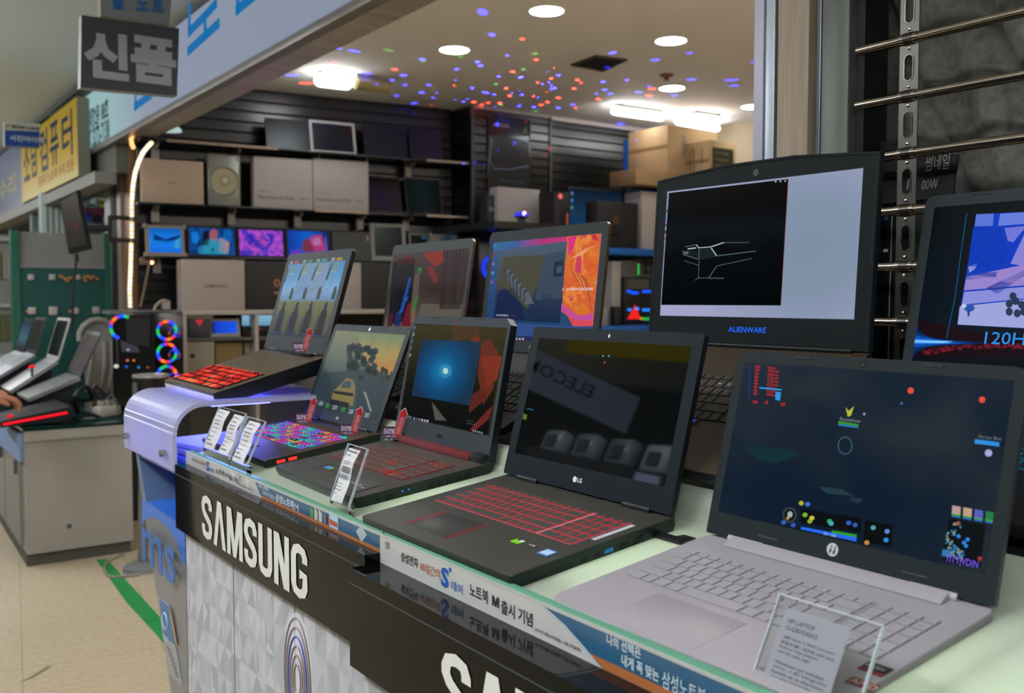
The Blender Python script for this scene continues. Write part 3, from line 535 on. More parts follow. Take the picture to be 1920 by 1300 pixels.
# 8. laptop at the right edge, blue game on its screen
def d_blue(S):
    S.bg(picture([(0, '#0a0d12'), (.18, '#0a1422'), (.4, '#04101c'), (1, '#040c10')], 'v', .9, .3))
    S.px([(1708, 600), (1920, 640), (1920, 668), (1705, 668)], em('#1a0710', .9), 1)
    rnd = random.Random(4)
    for i in range(40):
        x = 1735 + i * 5; y = 660 - min(12, i); S.blob(x, y + rnd.uniform(-2, 6), 6, 3.5, em(rnd.choice(['#5a1020', '#701828', '#3a0c18']), .9), 2 + i * .01, 7)
    for k, (w, c) in enumerate(((26, '#041c44'), (18, '#06306e'), (11, '#0a50b0'), (5, '#2a80e8'), (2, '#80c8ff'))):
        S.px([(1708, 640 - w), (1740 + 12 * k, 641 - w * .3), (1860 - k * 24, 644), (1740 + 12 * k, 643 + w * .3), (1706, 640 + w)], em(c, .95), 3 + k)
    S.px([(1712, 610), (1722, 615), (1714, 668), (1706, 668)], em('#0a44a0', .9), 3)
    for a, b in (((1812, 400), (1802, 470)), ((1802, 470), (1790, 560)), ((1790, 560), (1774, 635))): S.px([a, (a[0] + 2, a[1]), (b[0] + 2, b[1]), b], em('#12507c', .9), 4)
    S.px([(1831, 402), (2110, 389), (2100, 626), (1796, 609)], em('#0a3cc0', .95), 4)
    for q, c in (([(1930, 398), (2000, 395), (1995, 440), (1926, 500)], '#7a80dc'), ([(2010, 394), (2110, 389), (2108, 470), (2030, 440)], '#5a78d8'), ([(1926, 500), (2106, 480), (2104, 560), (1926, 560)], '#8a86d8'), ([(1926, 562), (2104, 562), (2100, 626), (1926, 616)], '#a0a8e0'), ([(1940, 520), (2090, 500), (2080, 512), (1950, 535)], '#1838a0')): S.px(q, em(c, .95), 4.5)
    for q, c in (([(1831, 402), (1864, 401), (1862, 424), (1828, 425)], '#5a78d8'), ([(1876, 401), (1930, 398), (1926, 420), (1872, 424)], '#6a80e0'), ([(1884, 428), (1926, 424), (1900, 455), (1890, 452)], '#7078d8'), ([(1895, 495), (1928, 425), (1928, 500)], '#8a86d8'), ([(1825, 428), (1876, 425), (1890, 470), (1880, 500), (1815, 500)], '#0838b8'), ([(1812, 520), (1928, 495), (1926, 535), (1808, 545)], '#9a86d0'), ([(1808, 548), (1926, 538), (1926, 560), (1804, 572)], '#8a90dc'), ([(1800, 575), (1926, 562), (1926, 616), (1796, 609)], '#a0a8e0'), ([(1850, 540), (1925, 505), (1925, 515), (1870, 552)], '#1838a0'), ([(1812, 515), (1870, 510), (1868, 520), (1810, 525)], '#2040a8'), ([(1816, 500), (1834, 494), (1828, 505), (1818, 512)], '#8a90d8')): S.px(q, em(c, .95), 5)
    for x, y in ((1893, 570), (1905, 565), (1916, 572), (1893, 585), (1908, 588), (1920, 585), (1900, 556)): S.blob(x, y, 7, 8, em('#2a3a58', .9), 6, 8)
    S.blob(1818, 578, 10, 7, em('#2858b0', .9), 6); S.px([(1814, 580), (1820, 582), (1818, 594), (1815, 594)], em('#2048a0', .9), 6); S.blob(1808, 574, 5, 4, em('#c8d0f0', .9), 7)
    S.t(1846, 645, '120HZ', .017, em('#2a90e8', 1.05), 8, .0, width=.075)
laptop('black laptop at the right edge with a blue game picture on its screen', (1.324, .607, .019), 12.6, .42, .2365, .452, .28, .026, 26, .03, .018, mat('#0f1112', .45), mat('#14181a', .5), mat('#343a3d', .5, 0, .07), d_blue, lambda m, W, D: keyboard(m, -W * .43, -.05, W * .86, .118, mat('#101214', .5), mat('#0b2c3a', .6), .1, .0022, em('#2aa0c8', .9), under=em('#0c6a90', .5)), 0, rad=.008, lidr=.012, sidem=BLK, lidextra=lambda l, W, H, LB, Mw: [l.box((x, H - .003, .0004), (.03, .003, .0014), mat('#0e1011', .6)) for x in (-.14, -.04, .06, .16)])

# 9. laptop with red lit keys on the white arch
def d_sky(S):
    S.bg(picture([(0, '#3a3630'), (.2, '#4a4634'), (.3, '#545a34'), (.44, '#5c6638'), (.47, '#5a80a4'), (.6, '#6aa4d4'), (.8, '#3a88c8'), (1, '#2f80c0')], 'v', .85, .35))
    rnd = random.Random(8)
    for i in range(4):
        x0, x1 = i / 4, (i + 1) / 4
        if i in (1, 2): S.r(x0, .06, x1, .52, em(('#6f96c4', '#7a98c0')[i - 1], .8), 1)
        S.uvp([(x0 + .17, .52), (x0 + .18, .38), (x0 + .21, .36), (x0 + .23, .42), (x0 + .23, .53)], em('#2a3a30', .85), 2)
        S.uvp([(x0 + .02, .12), (x0 + .05, .06), (x0 + .07, .06), (x0 + .03, .28), (x0 - .0, .28)] if i else [(0, .1), (.02, .1), (.02, .3), (0, .3)], em('#344048', .7), 2)
        fc = em(('#182238', '#1a2030', '#221f22', '#1c1b1e')[i], .9)
        S.uvp([(x0 + .04, 1), (x0 + .06, .86), (x0 + .055, .74), (x0 + .085, .66), (x0 + .155, .65), (x0 + .175, .73), (x0 + .165, .86), (x0 + .18, 1)], fc, 3)
        S.uvp([(x0 + .10, .67), (x0 + .095, .60), (x0 + .12, .55), (x0 + .145, .58), (x0 + .14, .67)], em('#15171a', .9), 3)
        S.uvp([(x0 + .04, .80), (x0 + .06, .72), (x0 + .075, .74), (x0 + .06, .88)], em('#2a3450', .9), 4)
        S.uvp([(x0 + .18, .8), (x0 + .25, .74), (x0 + .25, .92), (x0 + .19, .95)], em('#5a564c', .8), 2)
        S.r(x0, 0, x1, .05, em('#3a4248', .8), 4); S.r(x0 + .02, .005, x0 + .07, .045, em('#98a0a0', .8), 5); S.r(x0 + .1, .008, x0 + .19, .045, em(('#a06068', '#4a8a50', '#4a8a98', '#a8902c')[i], .85), 5)
        for j in range(6): S.r(x0 + .03 + (j % 2) * .02, .07 + j * .022, x0 + .2 - (j % 3) * .03, .08 + j * .022, em('#88a048' if j < 5 else '#c0c8a0', .7), 4)
        for j in range(9): S.r(x0 + .09, .2 + j * .025, x0 + .12, .21 + j * .025, em('#88a058', .7), 4)
        S.r(x0 + .05, .40, x0 + .08, .415, em('#a04030', .8), 4)
        if i: S.r(x0 - .003, 0, x0 + .003, 1, em('#8a9430', .85), 6)
        S.r(x0 + .02, .965, x1 - .02, .99, em('#303c60', .8), 6)
def k_redkeys(mb, W, D):
    rnd = random.Random(6); a = em('#ff3020', 1.15); b = em('#ff7048', 1.1); c = em('#a01810', .9); dk = mat('#120c0a', .5)
    keyboard(mb, -W * .45, -D * .5, W * .90, .122, a, dk, .22, .004, None, under=dk, pick=lambda i, x, y: rnd.choice([a, a, a, b, c]))
def x_redkeys(root, DB, LB, W, D, T, H, Mw):
    s = MB(DB); s.box((0, -.01, .004), (W * .74, .012, .008), mat('#2a3236', .3, .6), None, .002); s.build('hinge_cover', root)
    s = MB(DB)
    for i in range(14): s.box((W / 2, -.05 - i * .010, -.014), (.0014, .006, .012), mat('#0b0c0c', .6))
    s.build('exhaust_vent', root, 0)
    s = MB(DB); s.box((0, -D + .012 - .0005, -.016), (W * .97, .002, .016), mat('#c8c6d4', .4), None, .0008); s.build('front_trim', root, label='pale metal front edge')
    port(root, DB, 'audio_jack', W / 2, -.20, -.018, .005, .005, mat('#303436'))
laptop('thick brown laptop with red lit keys on the white arched stand', (1.048, 2.433, .001), 16.3, .383, .2155, .428, .30, .040, 15, .042, .02, mat('#75664f', .3, .4), mat('#1a1e20', .4), mat('#33383a', .45, 0, .07), d_sky, k_redkeys, -.9, extra=x_redkeys, rad=.006, lidr=.008, sidem=mat('#14181a', .4), front_t=.034, lidt=.012,
    lidextra=lambda l, W, H, LB, Mw: (l.prism([(-.006, H - .002, .0005), (.006, H - .002, .0005), (0, H - .011, .0005)], (0, 0, -.0003), mat('#101414')), l.cyl((0, .018, 0), (0, .018, .0004), .005, mat('#303638', .3), 14)))

# ------------------------------------------------------------------ counter, trays, riser
TZ = lambda x: EYE - .349 + math.tan(R(7.3)) * (x - .63)
GLOSS = mat('#070808', .05, 0, .2); WPAN = None
def pattern_panel():
    """Pale card printed with facets: two lattices of triangles in three greys."""
    m = mat_new('#b9bcc0', .45); nt, N, L, B = nodes(m); tc = N.new('ShaderNodeTexCoord'); mp = N.new('ShaderNodeMapping'); mp.inputs['Scale'].default_value = (0, 22, 16); mp.inputs['Rotation'].default_value = (.5, 0, 0)
    v = N.new('ShaderNodeTexVoronoi'); v.inputs['Scale'].default_value = 1; v.inputs['Randomness'].default_value = .55; v.feature = 'F1'
    w = N.new('ShaderNodeTexWave'); w.inputs['Scale'].default_value = 1.3
    s = N.new('ShaderNodeSeparateColor'); r = ramp(N, [(0, '#9ea2a8'), (.35, '#b1b4b9'), (.7, '#c6c8cc')], 'CONSTANT')
    L.new(tc.outputs['Object'], mp.inputs[0]); L.new(mp.outputs[0], v.inputs[0]); L.new(v.outputs['Color'], s.inputs[0]); L.new(s.outputs[0], r.inputs[0]); L.new(r.outputs[0], B.inputs['Base Color']); return m
def facet_panel(mb, X, y0, y1, z0, z1):
    """The printed facets as flat triangles on the panel face."""
    cs = [mat(c, .45) for c in ('#a3a6ac', '#b4b7bb', '#c3c5c9', '#adb0b5', '#bbbdc2')]; rnd = random.Random(9); s = .045; hh = .062; i = 0
    y = y0
    while y < y1 - 1e-4:
        z = z1; j = 0; ye = min(y + s, y1)
        while z > z0 + 1e-4:
            ze = max(z - hh, z0); A, B, C, D = (X, y, z), (X, ye, z), (X, ye, ze), (X, y, ze); ym = y + (ye - y) * .5; P = (X, y + (ye - y) * (.35 if (i + j) % 2 else .65), z + (ze - z) * (.3 if (i + j) % 2 else .7))
            for q in ((A, B, P), (B, C, P), (C, D, P), (D, A, P)): mb.poly(q, rnd.choice(cs))
            z = ze; j += 1
        y = ye; i += 1
BAN = mat('#a9aba9', .3, coat=.4); BLUEB = mat('#2c5c7c', .3, coat=.4); ORB = mat('#b06a3c', .35, coat=.4)
def YX(px, py, X): p = atX(px, py, X); return p
def signletter(mb, ch, f, m):
    """A condensed heavy capital of the fascia, drawn in its own unit box."""
    P = {'S': [(.84, .68), (.84, .77), (.76, .87), (.5, .91), (.24, .87), (.16, .77), (.16, .68), (.28, .58), (.72, .42), (.84, .32), (.84, .23), (.76, .13), (.5, .09), (.24, .13), (.16, .23), (.16, .33)],
         'G': [(.84, .67), (.84, .77), (.74, .87), (.5, .91), (.26, .87), (.16, .77), (.16, .23), (.26, .13), (.5, .09), (.74, .13), (.84, .23), (.84, .45), (.52, .45)],
         'U': [(.16, 1), (.16, .22), (.26, .12), (.5, .09), (.74, .12), (.84, .22), (.84, 1)]}.get(ch)
    if P:
        L_, R_ = [], []
        for i, (x, y) in enumerate(P):
            x0, y0 = P[max(i - 1, 0)]; x1, y1 = P[min(i + 1, len(P) - 1)]; dx, dy = x1 - x0, (y1 - y0) * 2.2; n = math.hypot(dx, dy); ox, oy = -dy / n * .155, dx / n * .085; L_.append((x + ox, y + oy)); R_.append((x - ox, y - oy))
        for i in range(len(P) - 1): mb.poly([f(*q, i % 2) for q in (L_[i], L_[i + 1], R_[i + 1], R_[i])], m)
    else:
        for kk, q in enumerate({'A': (((0, 0), (.27, 0), (.60, 1), (.34, 1)), ((1, 0), (.73, 0), (.40, 1), (.66, 1))), 'M': (((0, 0), (.22, 0), (.22, 1), (0, 1)), ((.78, 0), (1, 0), (1, 1), (.78, 1)), ((.03, 1), (.30, 1), (.60, 0), (.40, 0)), ((.97, 1), (.70, 1), (.40, 0), (.60, 0))), 'N': (((0, 0), (.29, 0), (.29, 1), (0, 1)), ((.71, 0), (1, 0), (1, 1), (.71, 1)), ((0, 1), (.36, 1), (1, 0), (.64, 0)))}[ch]): mb.poly([f(*p, kk) for p in q], m)
def counter(label, y0, y1, xf, zl, letters, ban, zb0, group=None, emblem=None):
    """y0 near end, y1 far end, xf fascia plane, zl ledge height."""
    t = thing('display_counter', label, 'counter', (xf, (y0 + y1) / 2, 0), 0, group); yc = (y0 + y1) / 2; T = M.Translation((-xf, -yc, 0))
    b = MB(T); b.bx(xf + .03, 1.58, y0, y1, 0.06, zl - .004, mat('#2a2c2e', .5)); b.bx(xf + .08, 1.55, y0 + .02, y1 - .02, 0, .06, BLK); b.build('body', t)
    b = MB(T); b.prism([(xf, y0, zl), (xf, y0, zb0 + .012), (xf + .014, y0, zb0), (.66, y0, zb0), (.66, y0, zl)][::-1], (0, y1 - y0, 0), GLOSS)
    b.bx(xf - .0006, xf, y0, y1, zl - .021, zl - .0195, mat('#3a4644', .2)); f = b.build('fascia', t, 0)
    p = MB(T); p.bx(xf + .022, xf + .03, y0, y1, .06, zb0, mat('#b2b5b9', .45)); facet_panel(p, xf + .0215, y0, y1, .06, zb0 - .0005)
    n = 3
    for k in range(1, n):
        yy = y0 + (y1 - y0) * k / n; p.bx(xf + .0205, xf + .0215, yy - .001, yy + .001, .06, zb0, mat('#7c8084', .5))
    pan = p.build('front_panel', t, 0)
    l = MB(T)
    (ya, yb, za, zc) = letters
    tw = ya - yb; u = 0; lm = mat('#d8d8d0', .4)
    for ch_, wd in zip('SAMSUNG', (.122, .135, .160, .122, .122, .126, .126)):
        signletter(l, ch_, lambda x, y, k=0: (xf - .0012 - k * .0001, ya - (u + x * wd) * tw, za + y * (zc - za)), lm); u += wd + .0145
    l.build('lettering', f, 0)
    b = MB(T); ban(b, y0, y1, zl); b.build('banner', t, 0)
    if emblem:
        e = MB(T); cy, cz = emblem; w = mat('#d4d6e2', .4); g = mat('#84766a', .4); bl = mat('#3a50a0', .4)
        o = [(xf + .0205, cy + .062 * math.cos(2 * math.pi * i / 40), cz + .115 * math.sin(2 * math.pi * i / 40)) for i in range(40)]; e.prism(o, (.001, 0, 0), w)
        for k in range(6):
            a, c2 = .056 - .0085 * k, .106 - .016 * k; P = [(xf + .0200, cy + a * math.cos(q), cz + c2 * math.sin(q)) for q in [R(-60 + 300 * i / 40) for i in range(41)]]
            e.tube(P, .0019, g if k != 2 else bl, 4)
        e.build('emblem', pan, 0)
    return t
S_ = lambda m, o, y, z, body, h, c, bold=.02, w=None: m.text(body, frame((o, y, z), (0, -1, 0), (0, 0, 1)), h, c, bold, 0, 1, w)
def strip(o, pts, m, mb): mb.poly([(o, y, z) for y, z in pts], m)
ZT = EYE - .341
TK, OR, BL, WH = mat('#26282a', .4), mat('#b0622c', .4), mat('#2458a8', .4), mat('#c8d4d8', .4)
def ban_right(b, y0, y1, zl):
    o = .6388; b.bx(.639, .645, y0, y1, zl, ZT, mat('#bfbfba', .3, coat=.4)); b.bx(.6385, .641, y0, y1, ZT - .001, ZT + .002, mat('#b6b6b0', .3)); h = ZT - zl
    P = lambda px, py: (lambda q: (q.y, q.z))(atX(px, py, o))
    # dark blue field with an arc, orange foot
    arc = [P(1020, 1148), P(1059, 1172), P(1096, 1214), P(1128, 1272)]
    ys = arc[-1][0]
    strip(o, [(arc[0][0], ZT - .0012), arc[1], arc[2], (ys, zl + .0005), (y0, zl + .0005), (y0, ZT - .0012)], BLUEB, b)
    b.tube([(o - .0003, y + .004, z - .001) for y, z in ((arc[0][0], ZT - .002), arc[1], arc[2], (ys, zl + .001))], .0004, mat('#6a8ea8', .4), 4)
    strip(o - .0002, [(arc[2][0] - .008, zl + h * .26), (ys - .002, zl + .0005), (y0, zl + .0005), (y0, zl + h * .26)], ORB, b)
    W_ = lambda a, c_, py: P(a, py)[0] - P(c_, py)[0]
    for s, a, c_, py, dz, hh, m_, bo, lay in (('삼성전자', 752, 784, 1062, .0165, .0135, TK, .02, 4), ('60일간의', 788, 825, 1080, .0155, .0130, OR, .01, 4), ('S', 827, 842, 1092, .008, .026, BL, .045, 4), ("'", 842, 846, 1075, .031, .006, BL, .05, 4), ('데이', 846, 868, 1108, .009, .0125, mat('#5a7ab0', .4), .03, 4), ('노트북', 881, 916, 1125, .012, .0165, TK, .018, 4), ('출시 기념', 940, 999, 1165, .009, .0165, TK, .018, 4), ('2019년 4월 29일(월) - 6월 27일(목)', 1003, 1090, 1210, .006, .0052, mat('#585c5c', .4), .02, 4), ('#', 722, 731, 1022, .024, .012, mat('#8a8464', .4), .02, 4), ('나의 선택은', 1138, 1202, 1238, .028, .011, WH, .02, 6), ('내게 꼭 맞는', 1166, 1236, 1275, .013, .0125, WH, .025, 6), ('삼성노트북 M', 1242, 1345, 1300, .010, .017, WH, .03, 6)):
        S_(b, o - .0001 * lay, P(a, py)[0], zl + dz, s, hh, m_, bo, W_(a, c_, py))
    ma, mb_ = P(923, 1145)[0], P(936, 1152)[0]; signletter(b, 'M', lambda x, y, k=0: (o - .0004 - k * .00005, ma + (mb_ - ma) * x, zl + .0135 + .0125 * y), TK)
def ban_left(b, y0, y1, zl):
    o = .6388; b.bx(.639, .645, y0, y1, zl, ZT, mat('#bfbfba', .3, coat=.4)); b.bx(.6385, .641, y0, y1, ZT - .001, ZT + .002, mat('#b6b6b0', .3)); h = ZT - zl
    P = lambda px, py: (lambda q: (q.y, q.z))(atX(px, py, o)); ys = P(478, 915)[0]
    strip(o, [(ys, ZT - .0012), (ys - .02, zl + h * .4), (ys - .035, zl + .0005), (y0, zl + .0005), (y0, ZT - .0012)], BLUEB, b)
    strip(o - .0002, [(ys - .03, zl + h * .22), (ys - .036, zl + .0005), (y0, zl + .0005), (y0, zl + h * .22)], ORB, b)
    for a, c in ((.03, '#cfd0cc'), (.07, '#8f979c'), (.11, '#cdd0d0')): strip(o - .0001, [(ys + .16 - a, ZT - .0015), (ys + .14 - a, ZT - .0015), (ys + .15 - a, zl + .006)], mat(c, .4), b)
    W_ = lambda a, c_, py: P(a, py)[0] - P(c_, py)[0]
    for s, a, c_, py, dz, hh, m_, bo in (('삼성전자', 360, 372, 868, .012, .009, mat('#7a7c7c', .4), .02), ('60일간의', 373, 386, 872, .012, .009, OR, .02), ('S', 387, 393, 878, .005, .020, BL, .045), ('데이', 394, 401, 880, .006, .009, mat('#5a7ab0', .4), .03), ('노트북', 405, 421, 888, .009, .0115, TK, .018), ('M', 423, 428, 893, .009, .009, TK, 0), ('출시 기념', 430, 446, 898, .007, .011, TK, .018), ('2019년 4월 29일 - 6월 27일', 447, 474, 905, .005, .004, mat('#585c5c', .4), .02), ('나의 선택은', 484, 504, 912, .018, .007, WH, .02), ('내게 꼭 맞는', 493, 515, 930, .007, .0085, WH, .02), ('삼성노트북', 517, 551, 940, .006, .0155, WH, .03), ('M', 552, 560, 955, .005, .013, WH, 0)):
        S_(b, o - .0004, P(a, py)[0], zl + dz, s, hh, m_, bo, W_(a, c_, py))
    rnd = random.Random(1)
    for px, c in ((582, '#5a8a50'), (590, '#c0b8a8'), (598, '#c8c4bc'), (608, '#4a7a9a'), (612, '#8a3a30'), (625, '#5aa0c8')): y = P(px, 970)[0]; strip(o - .0003, [(y, zl + .006), (y, zl + .020 + rnd.uniform(0, .008)), (y - .012, zl + .02), (y - .012, zl + .006)], mat(c, .4), b)
    y = P(618, 985)[0]; strip(o - .0004, [(y, zl + .005), (y, zl + .027), (y - .032, zl + .027), (y - .032, zl + .005)], mat('#a8c8d8', .4), b); strip(o - .0005, [(y - .002, zl + .009), (y - .002, zl + .018), (y - .03, zl + .016), (y - .03, zl + .009)], mat('#b05a48', .4), b)
    y = P(678, 1005)[0]; strip(o - .0004, [(y + .018, zl + .016), (y, zl + .029), (y - .018, zl + .018), (y, zl + .003)], mat('#a8b8b4', .4), b)
zlr, zll = EYE - .381, EYE - .367
La = atX(378, 985, .59); Lb = atX(580, 1115, .615)
YS = 1.2315
la, lb = atX(379, 940, .615), atX(578, 1085, .615); lz1 = atX(395, 945, .615).z; lz0 = atX(380, 1008, .615).z
ra = atX(829, 1222, .59)
counter('glossy black counter unit with complete white lettering, beside the silver stand', YS + .0005, 2.155, .615, zll, (la.y, lb.y, zll - .123, zll - .032), ban_left, EYE - .52, 'display counter units', (atX(560, 1275, .637).y, atX(560, 1275, .637).z))
counter('glossy black counter unit under the white laptop, only its first letters in view', -.35, YS - .0005, .59, zlr, (ra.y, ra.y - (la.y - lb.y), zlr - .128, zlr - .036), ban_right, EYE - .533, 'display counter units')
ACR = translucent('#dde4d4', .12, .45)
LED = em('#f0ffec', 2.6)
GED = translucent('#86c8a8', .08, .35)
def tray(label, y0, y1):
    t = thing('acrylic_tray', label, 'display tray', (.65, (y0 + y1) / 2, TZ(.65)), 0, 'sloping display trays'); T = world(t).inverted()
    prof = [(.646, TZ(.646)), (.938, TZ(.938)), (.955, TZ(.955) + .002), (.963, TZ(.963) + .010), (.966, TZ(.966) + .022), (.971, TZ(.971) + .034), (.982, TZ(.982) + .041)]
    lo = [(x + (.004 if i > 2 else 0), z - .005) for i, (x, z) in enumerate(prof)]; lo[0] = (.646, TZ(.646) - .005)
    b = MB(T); P = prof + lo[::-1]; n = len(prof)
    for k in range(n - 1):
        b.prism([(prof[k][0], y0, prof[k][1]), (prof[k + 1][0], y0, prof[k + 1][1]), (lo[k + 1][0], y0, lo[k + 1][1]), (lo[k][0], y0, lo[k][1])], (0, y1 - y0, 0), ACR)
    bmesh.ops.remove_doubles(b.bm, verts=b.bm.verts[:], dist=1e-5)
    b.build('sheet', t, 40)
    b = MB(T); b.bx(.6452, .652, y0, y1, TZ(.646) - .004, ZT + .0035, GED); b.build('glass_edge', t, 0, label='green glass edge strip')
    b = MB(T)
    for yy in (y0 + .05, (y0 + y1) / 2, y1 - .05): b.prism([(.70, yy - .004, EYE - .3675), (.93, yy - .004, EYE - .3675), (.93, yy - .004, TZ(.93) - .0052), (.70, yy - .004, TZ(.70) - .0052)], (0, .008, 0), ACR)
    b.build('support', t, 0)
    b = MB(T); b.bx(.72, .90, y0 + .06, (y0 + y1) / 2 - .01, EYE - .3665, EYE - .3655, LED); b.bx(.72, .90, (y0 + y1) / 2 + .01, y1 - .06, EYE - .3665, EYE - .3655, LED); b.build('light_strip', t, 0, label='white lamps under the sheet'); return t
tray('white acrylic sloping tray under the rainbow and red outlined keyboards', YS + .003, 2.148)
tray('white acrylic sloping tray under the white laptop and the red lit one beside it', -.34, YS - .003)
def riser():
    t = thing('laptop_riser', 'dark sloping riser carrying the back row of laptops behind the trays', 'display stand', (1.0, .9, EYE - .345)); T = world(t).inverted()
    zc = EYE - .366; b = MB(T)
    b.prism([(1.05, -.3, zc), (1.05, -.3, EYE - .300), (1.27, -.3, EYE - .185), (1.46, -.3, EYE - .185), (1.46, -.3, zc)], (0, 2.44, 0), mat('#1d1c1a', .5)); b.build('block', t, 0)
riser()
# arched display stand at the end of the counter
def arch():
    ya, yb = 2.168, 2.60
    t = thing('arch_stand', 'white glowing arched display stand with blue lettering on its silver front', 'display stand', (.64, 2.38, 0)); T = world(t).inverted()
    A = translucent('#d4d4ea', .12, .45); zt = EYE - .236; zb = EYE - .385; r = .07
    pr = [(.615, zb)] + [(.615 + r - r * math.cos(R(a)), zt - r + r * math.sin(R(a))) for a in range(0, 91, 10)] + [(1.03, zt)]
    inn = [(.624, zb)] + [(.615 + r - (r - .009) * math.cos(R(a)), zt - r + (r - .009) * math.sin(R(a))) for a in range(0, 91, 10)] + [(1.03, zt - .009)]
    b = MB(T)
    for k in range(len(pr) - 1): b.prism([(pr[k][0], ya, pr[k][1]), (pr[k + 1][0], ya, pr[k + 1][1]), (inn[k + 1][0], ya, inn[k + 1][1]), (inn[k][0], ya, inn[k][1])], (0, yb - ya, 0), A)
    bmesh.ops.remove_doubles(b.bm, verts=b.bm.verts[:], dist=1e-5); b.build('arch', t, 40, label='glossy white acrylic arch')
    for y in (ya + .05, yb - .05):
        b = MB(T); b.cyl((.613, y, zb + .035), (.600, y, zb + .035), .008, STEEL, 16); b.build('standoff', t)
    b = MB(T); b.bx(.72, .86, ya + .05, yb - .05, zt - .016, zt - .012, em('#6a70ff', 9)); b.build('light_strip', t, 0, label='blue lamp under the arch')
    b = MB(T); b.bx(.64, 1.02, ya + .01, yb - .01, zb - .02, zb, mat('#9aa4d8', .3)); b.build('shelf', t, 0)
    b = MB(T); b.prism([(.99, ya + .01, zb), (.99, ya + .01, zt - .01), (1.0, ya + .01, zt - .01), (1.0, ya + .01, zb)], (0, yb - ya - .02, 0), mat('#11131c', .3)); b.build('back_panel', t, 0)
    # silver front narrowing to the floor, with a blue mouth under the arch
    G = mat('#8b8d90', .3, .5); BD = mat('#1c50c8', .35); BM = mat('#2f6fd0', .25); x0 = .637; zm = zb - .125
    f = lambda z: 2.585 - (zb - z) * .53; yr = 2.162
    b = MB(T); b.prism([(x0, f(zb), zb), (x0, f(zm), zm), (x0, f(zm) - .035, zm), (x0, f(zb) - .028, zb)], (.3, 0, 0), mat('#6f87a4', .3, .4)); b.prism([(x0, f(zm), zm), (x0, f(.16), .16), (x0, yr, .16), (x0, yr, zm)], (.4, 0, 0), G); b.bx(.66, 1.03, 2.166, f(.16) - .005, 0, .16, mat('#27489a', .4)); body = b.build('body', t, 30)
    b = MB(T); b.bx(x0 + .10, x0 + .30, yr, f(zb) - .03, zm, zb - .001, BD); b.poly([(x0, f(zm) - .035, zm + .0006), (x0 + .10, f(zm) - .035, zm + .0006), (x0 + .10, yr, zm + .0006), (x0, yr, zm + .0006)], BM); b.build('mouth', t, 0, label='blue recess in the front')
    arc = [(x0 - .001, 2.36 + .17 * math.cos(q), zm - .085 + .060 * math.sin(q)) for q in [math.pi * i / 12 for i in range(13)]]
    b = MB(T); b.prism([(x0 - .001, f(zm), zm), (x0 - .001, yr, zm), (x0 - .001, yr, zm - .085)] + arc[::-1] , (.0009, 0, 0), BM); b.build('trim', t, 0, label='blue curved band')
    a, c, lo_, up_ = atX(279, 1040, x0), atX(340, 1080, x0), atX(280, 1050, x0).z, atX(280, 988, x0).z; b = MB(T)
    b.text('ms', frame((x0 - .014, a.y, lo_), (0, -1, 0), (0, 0, 1)), up_ - lo_, mat('#2a66b0', .35), .05, .013, width=a.y - c.y); b.build('lettering', body, 0)
    b = MB(T); q = [(296, 1117), (318, 1135), (342, 1285), (318, 1262)]; P = [atX(x, y, x0 - .001) for x, y in q]; b.prism(P, (-.002, 0, 0), mat('#a9adb0', .3, .5))
    q = [(299, 1124), (316, 1138), (330, 1210), (308, 1195)]; P = [atX(x, y, x0 - .0034) for x, y in q]; b.prism(P, (-.001, 0, 0), mat('#2c6a9c', .3)); q = [(317, 1140), (321, 1146), (333, 1212), (330, 1208)]; P = [atX(x, y, x0 - .0034) for x, y in q]; b.prism(P, (-.001, 0, 0), mat('#b88a3a', .3))
    c0 = atX(309, 1165, x0 - .0048); b.ring(c0, .019, .0022, mat('#a8c4d8', .4), 20, 5, 'x')
    b.text('COREi7', frame((x0 - .005, c0.y + .022, c0.z - .045), (0, -1, 0), (0, 0, 1)), .011, mat('#c8d4dc', .4), .03, width=.045)
    for i in range(7):
        s = atX(312 + i * 2.6, 1210 + i * 8.5, x0 - .0034); b.prism([s, s + V((0, -.034, 0)), s + V((0, -.034, -.004)), s + V((0, 0, -.004))], (-.0005, 0, 0), mat('#6d7478', .5))
    b.build('sticker', body, 0, label='silver certification plate')
arch()
t = thing('paper_stack', 'white papers stacked inside the white arched stand', 'papers', (.75, 2.32, EYE - .385)); b = MB()
for i in range(3): b.box((.01 * i, .01 * i, .008 + .012 * i), (.18, .22, .011), mat(('#3468d8', '#a8b0d8', '#c8ccf0')[i], .5), M.Rotation(.1 * i, 3, 'Z'), .001)
b.build('sheets', t, 0)
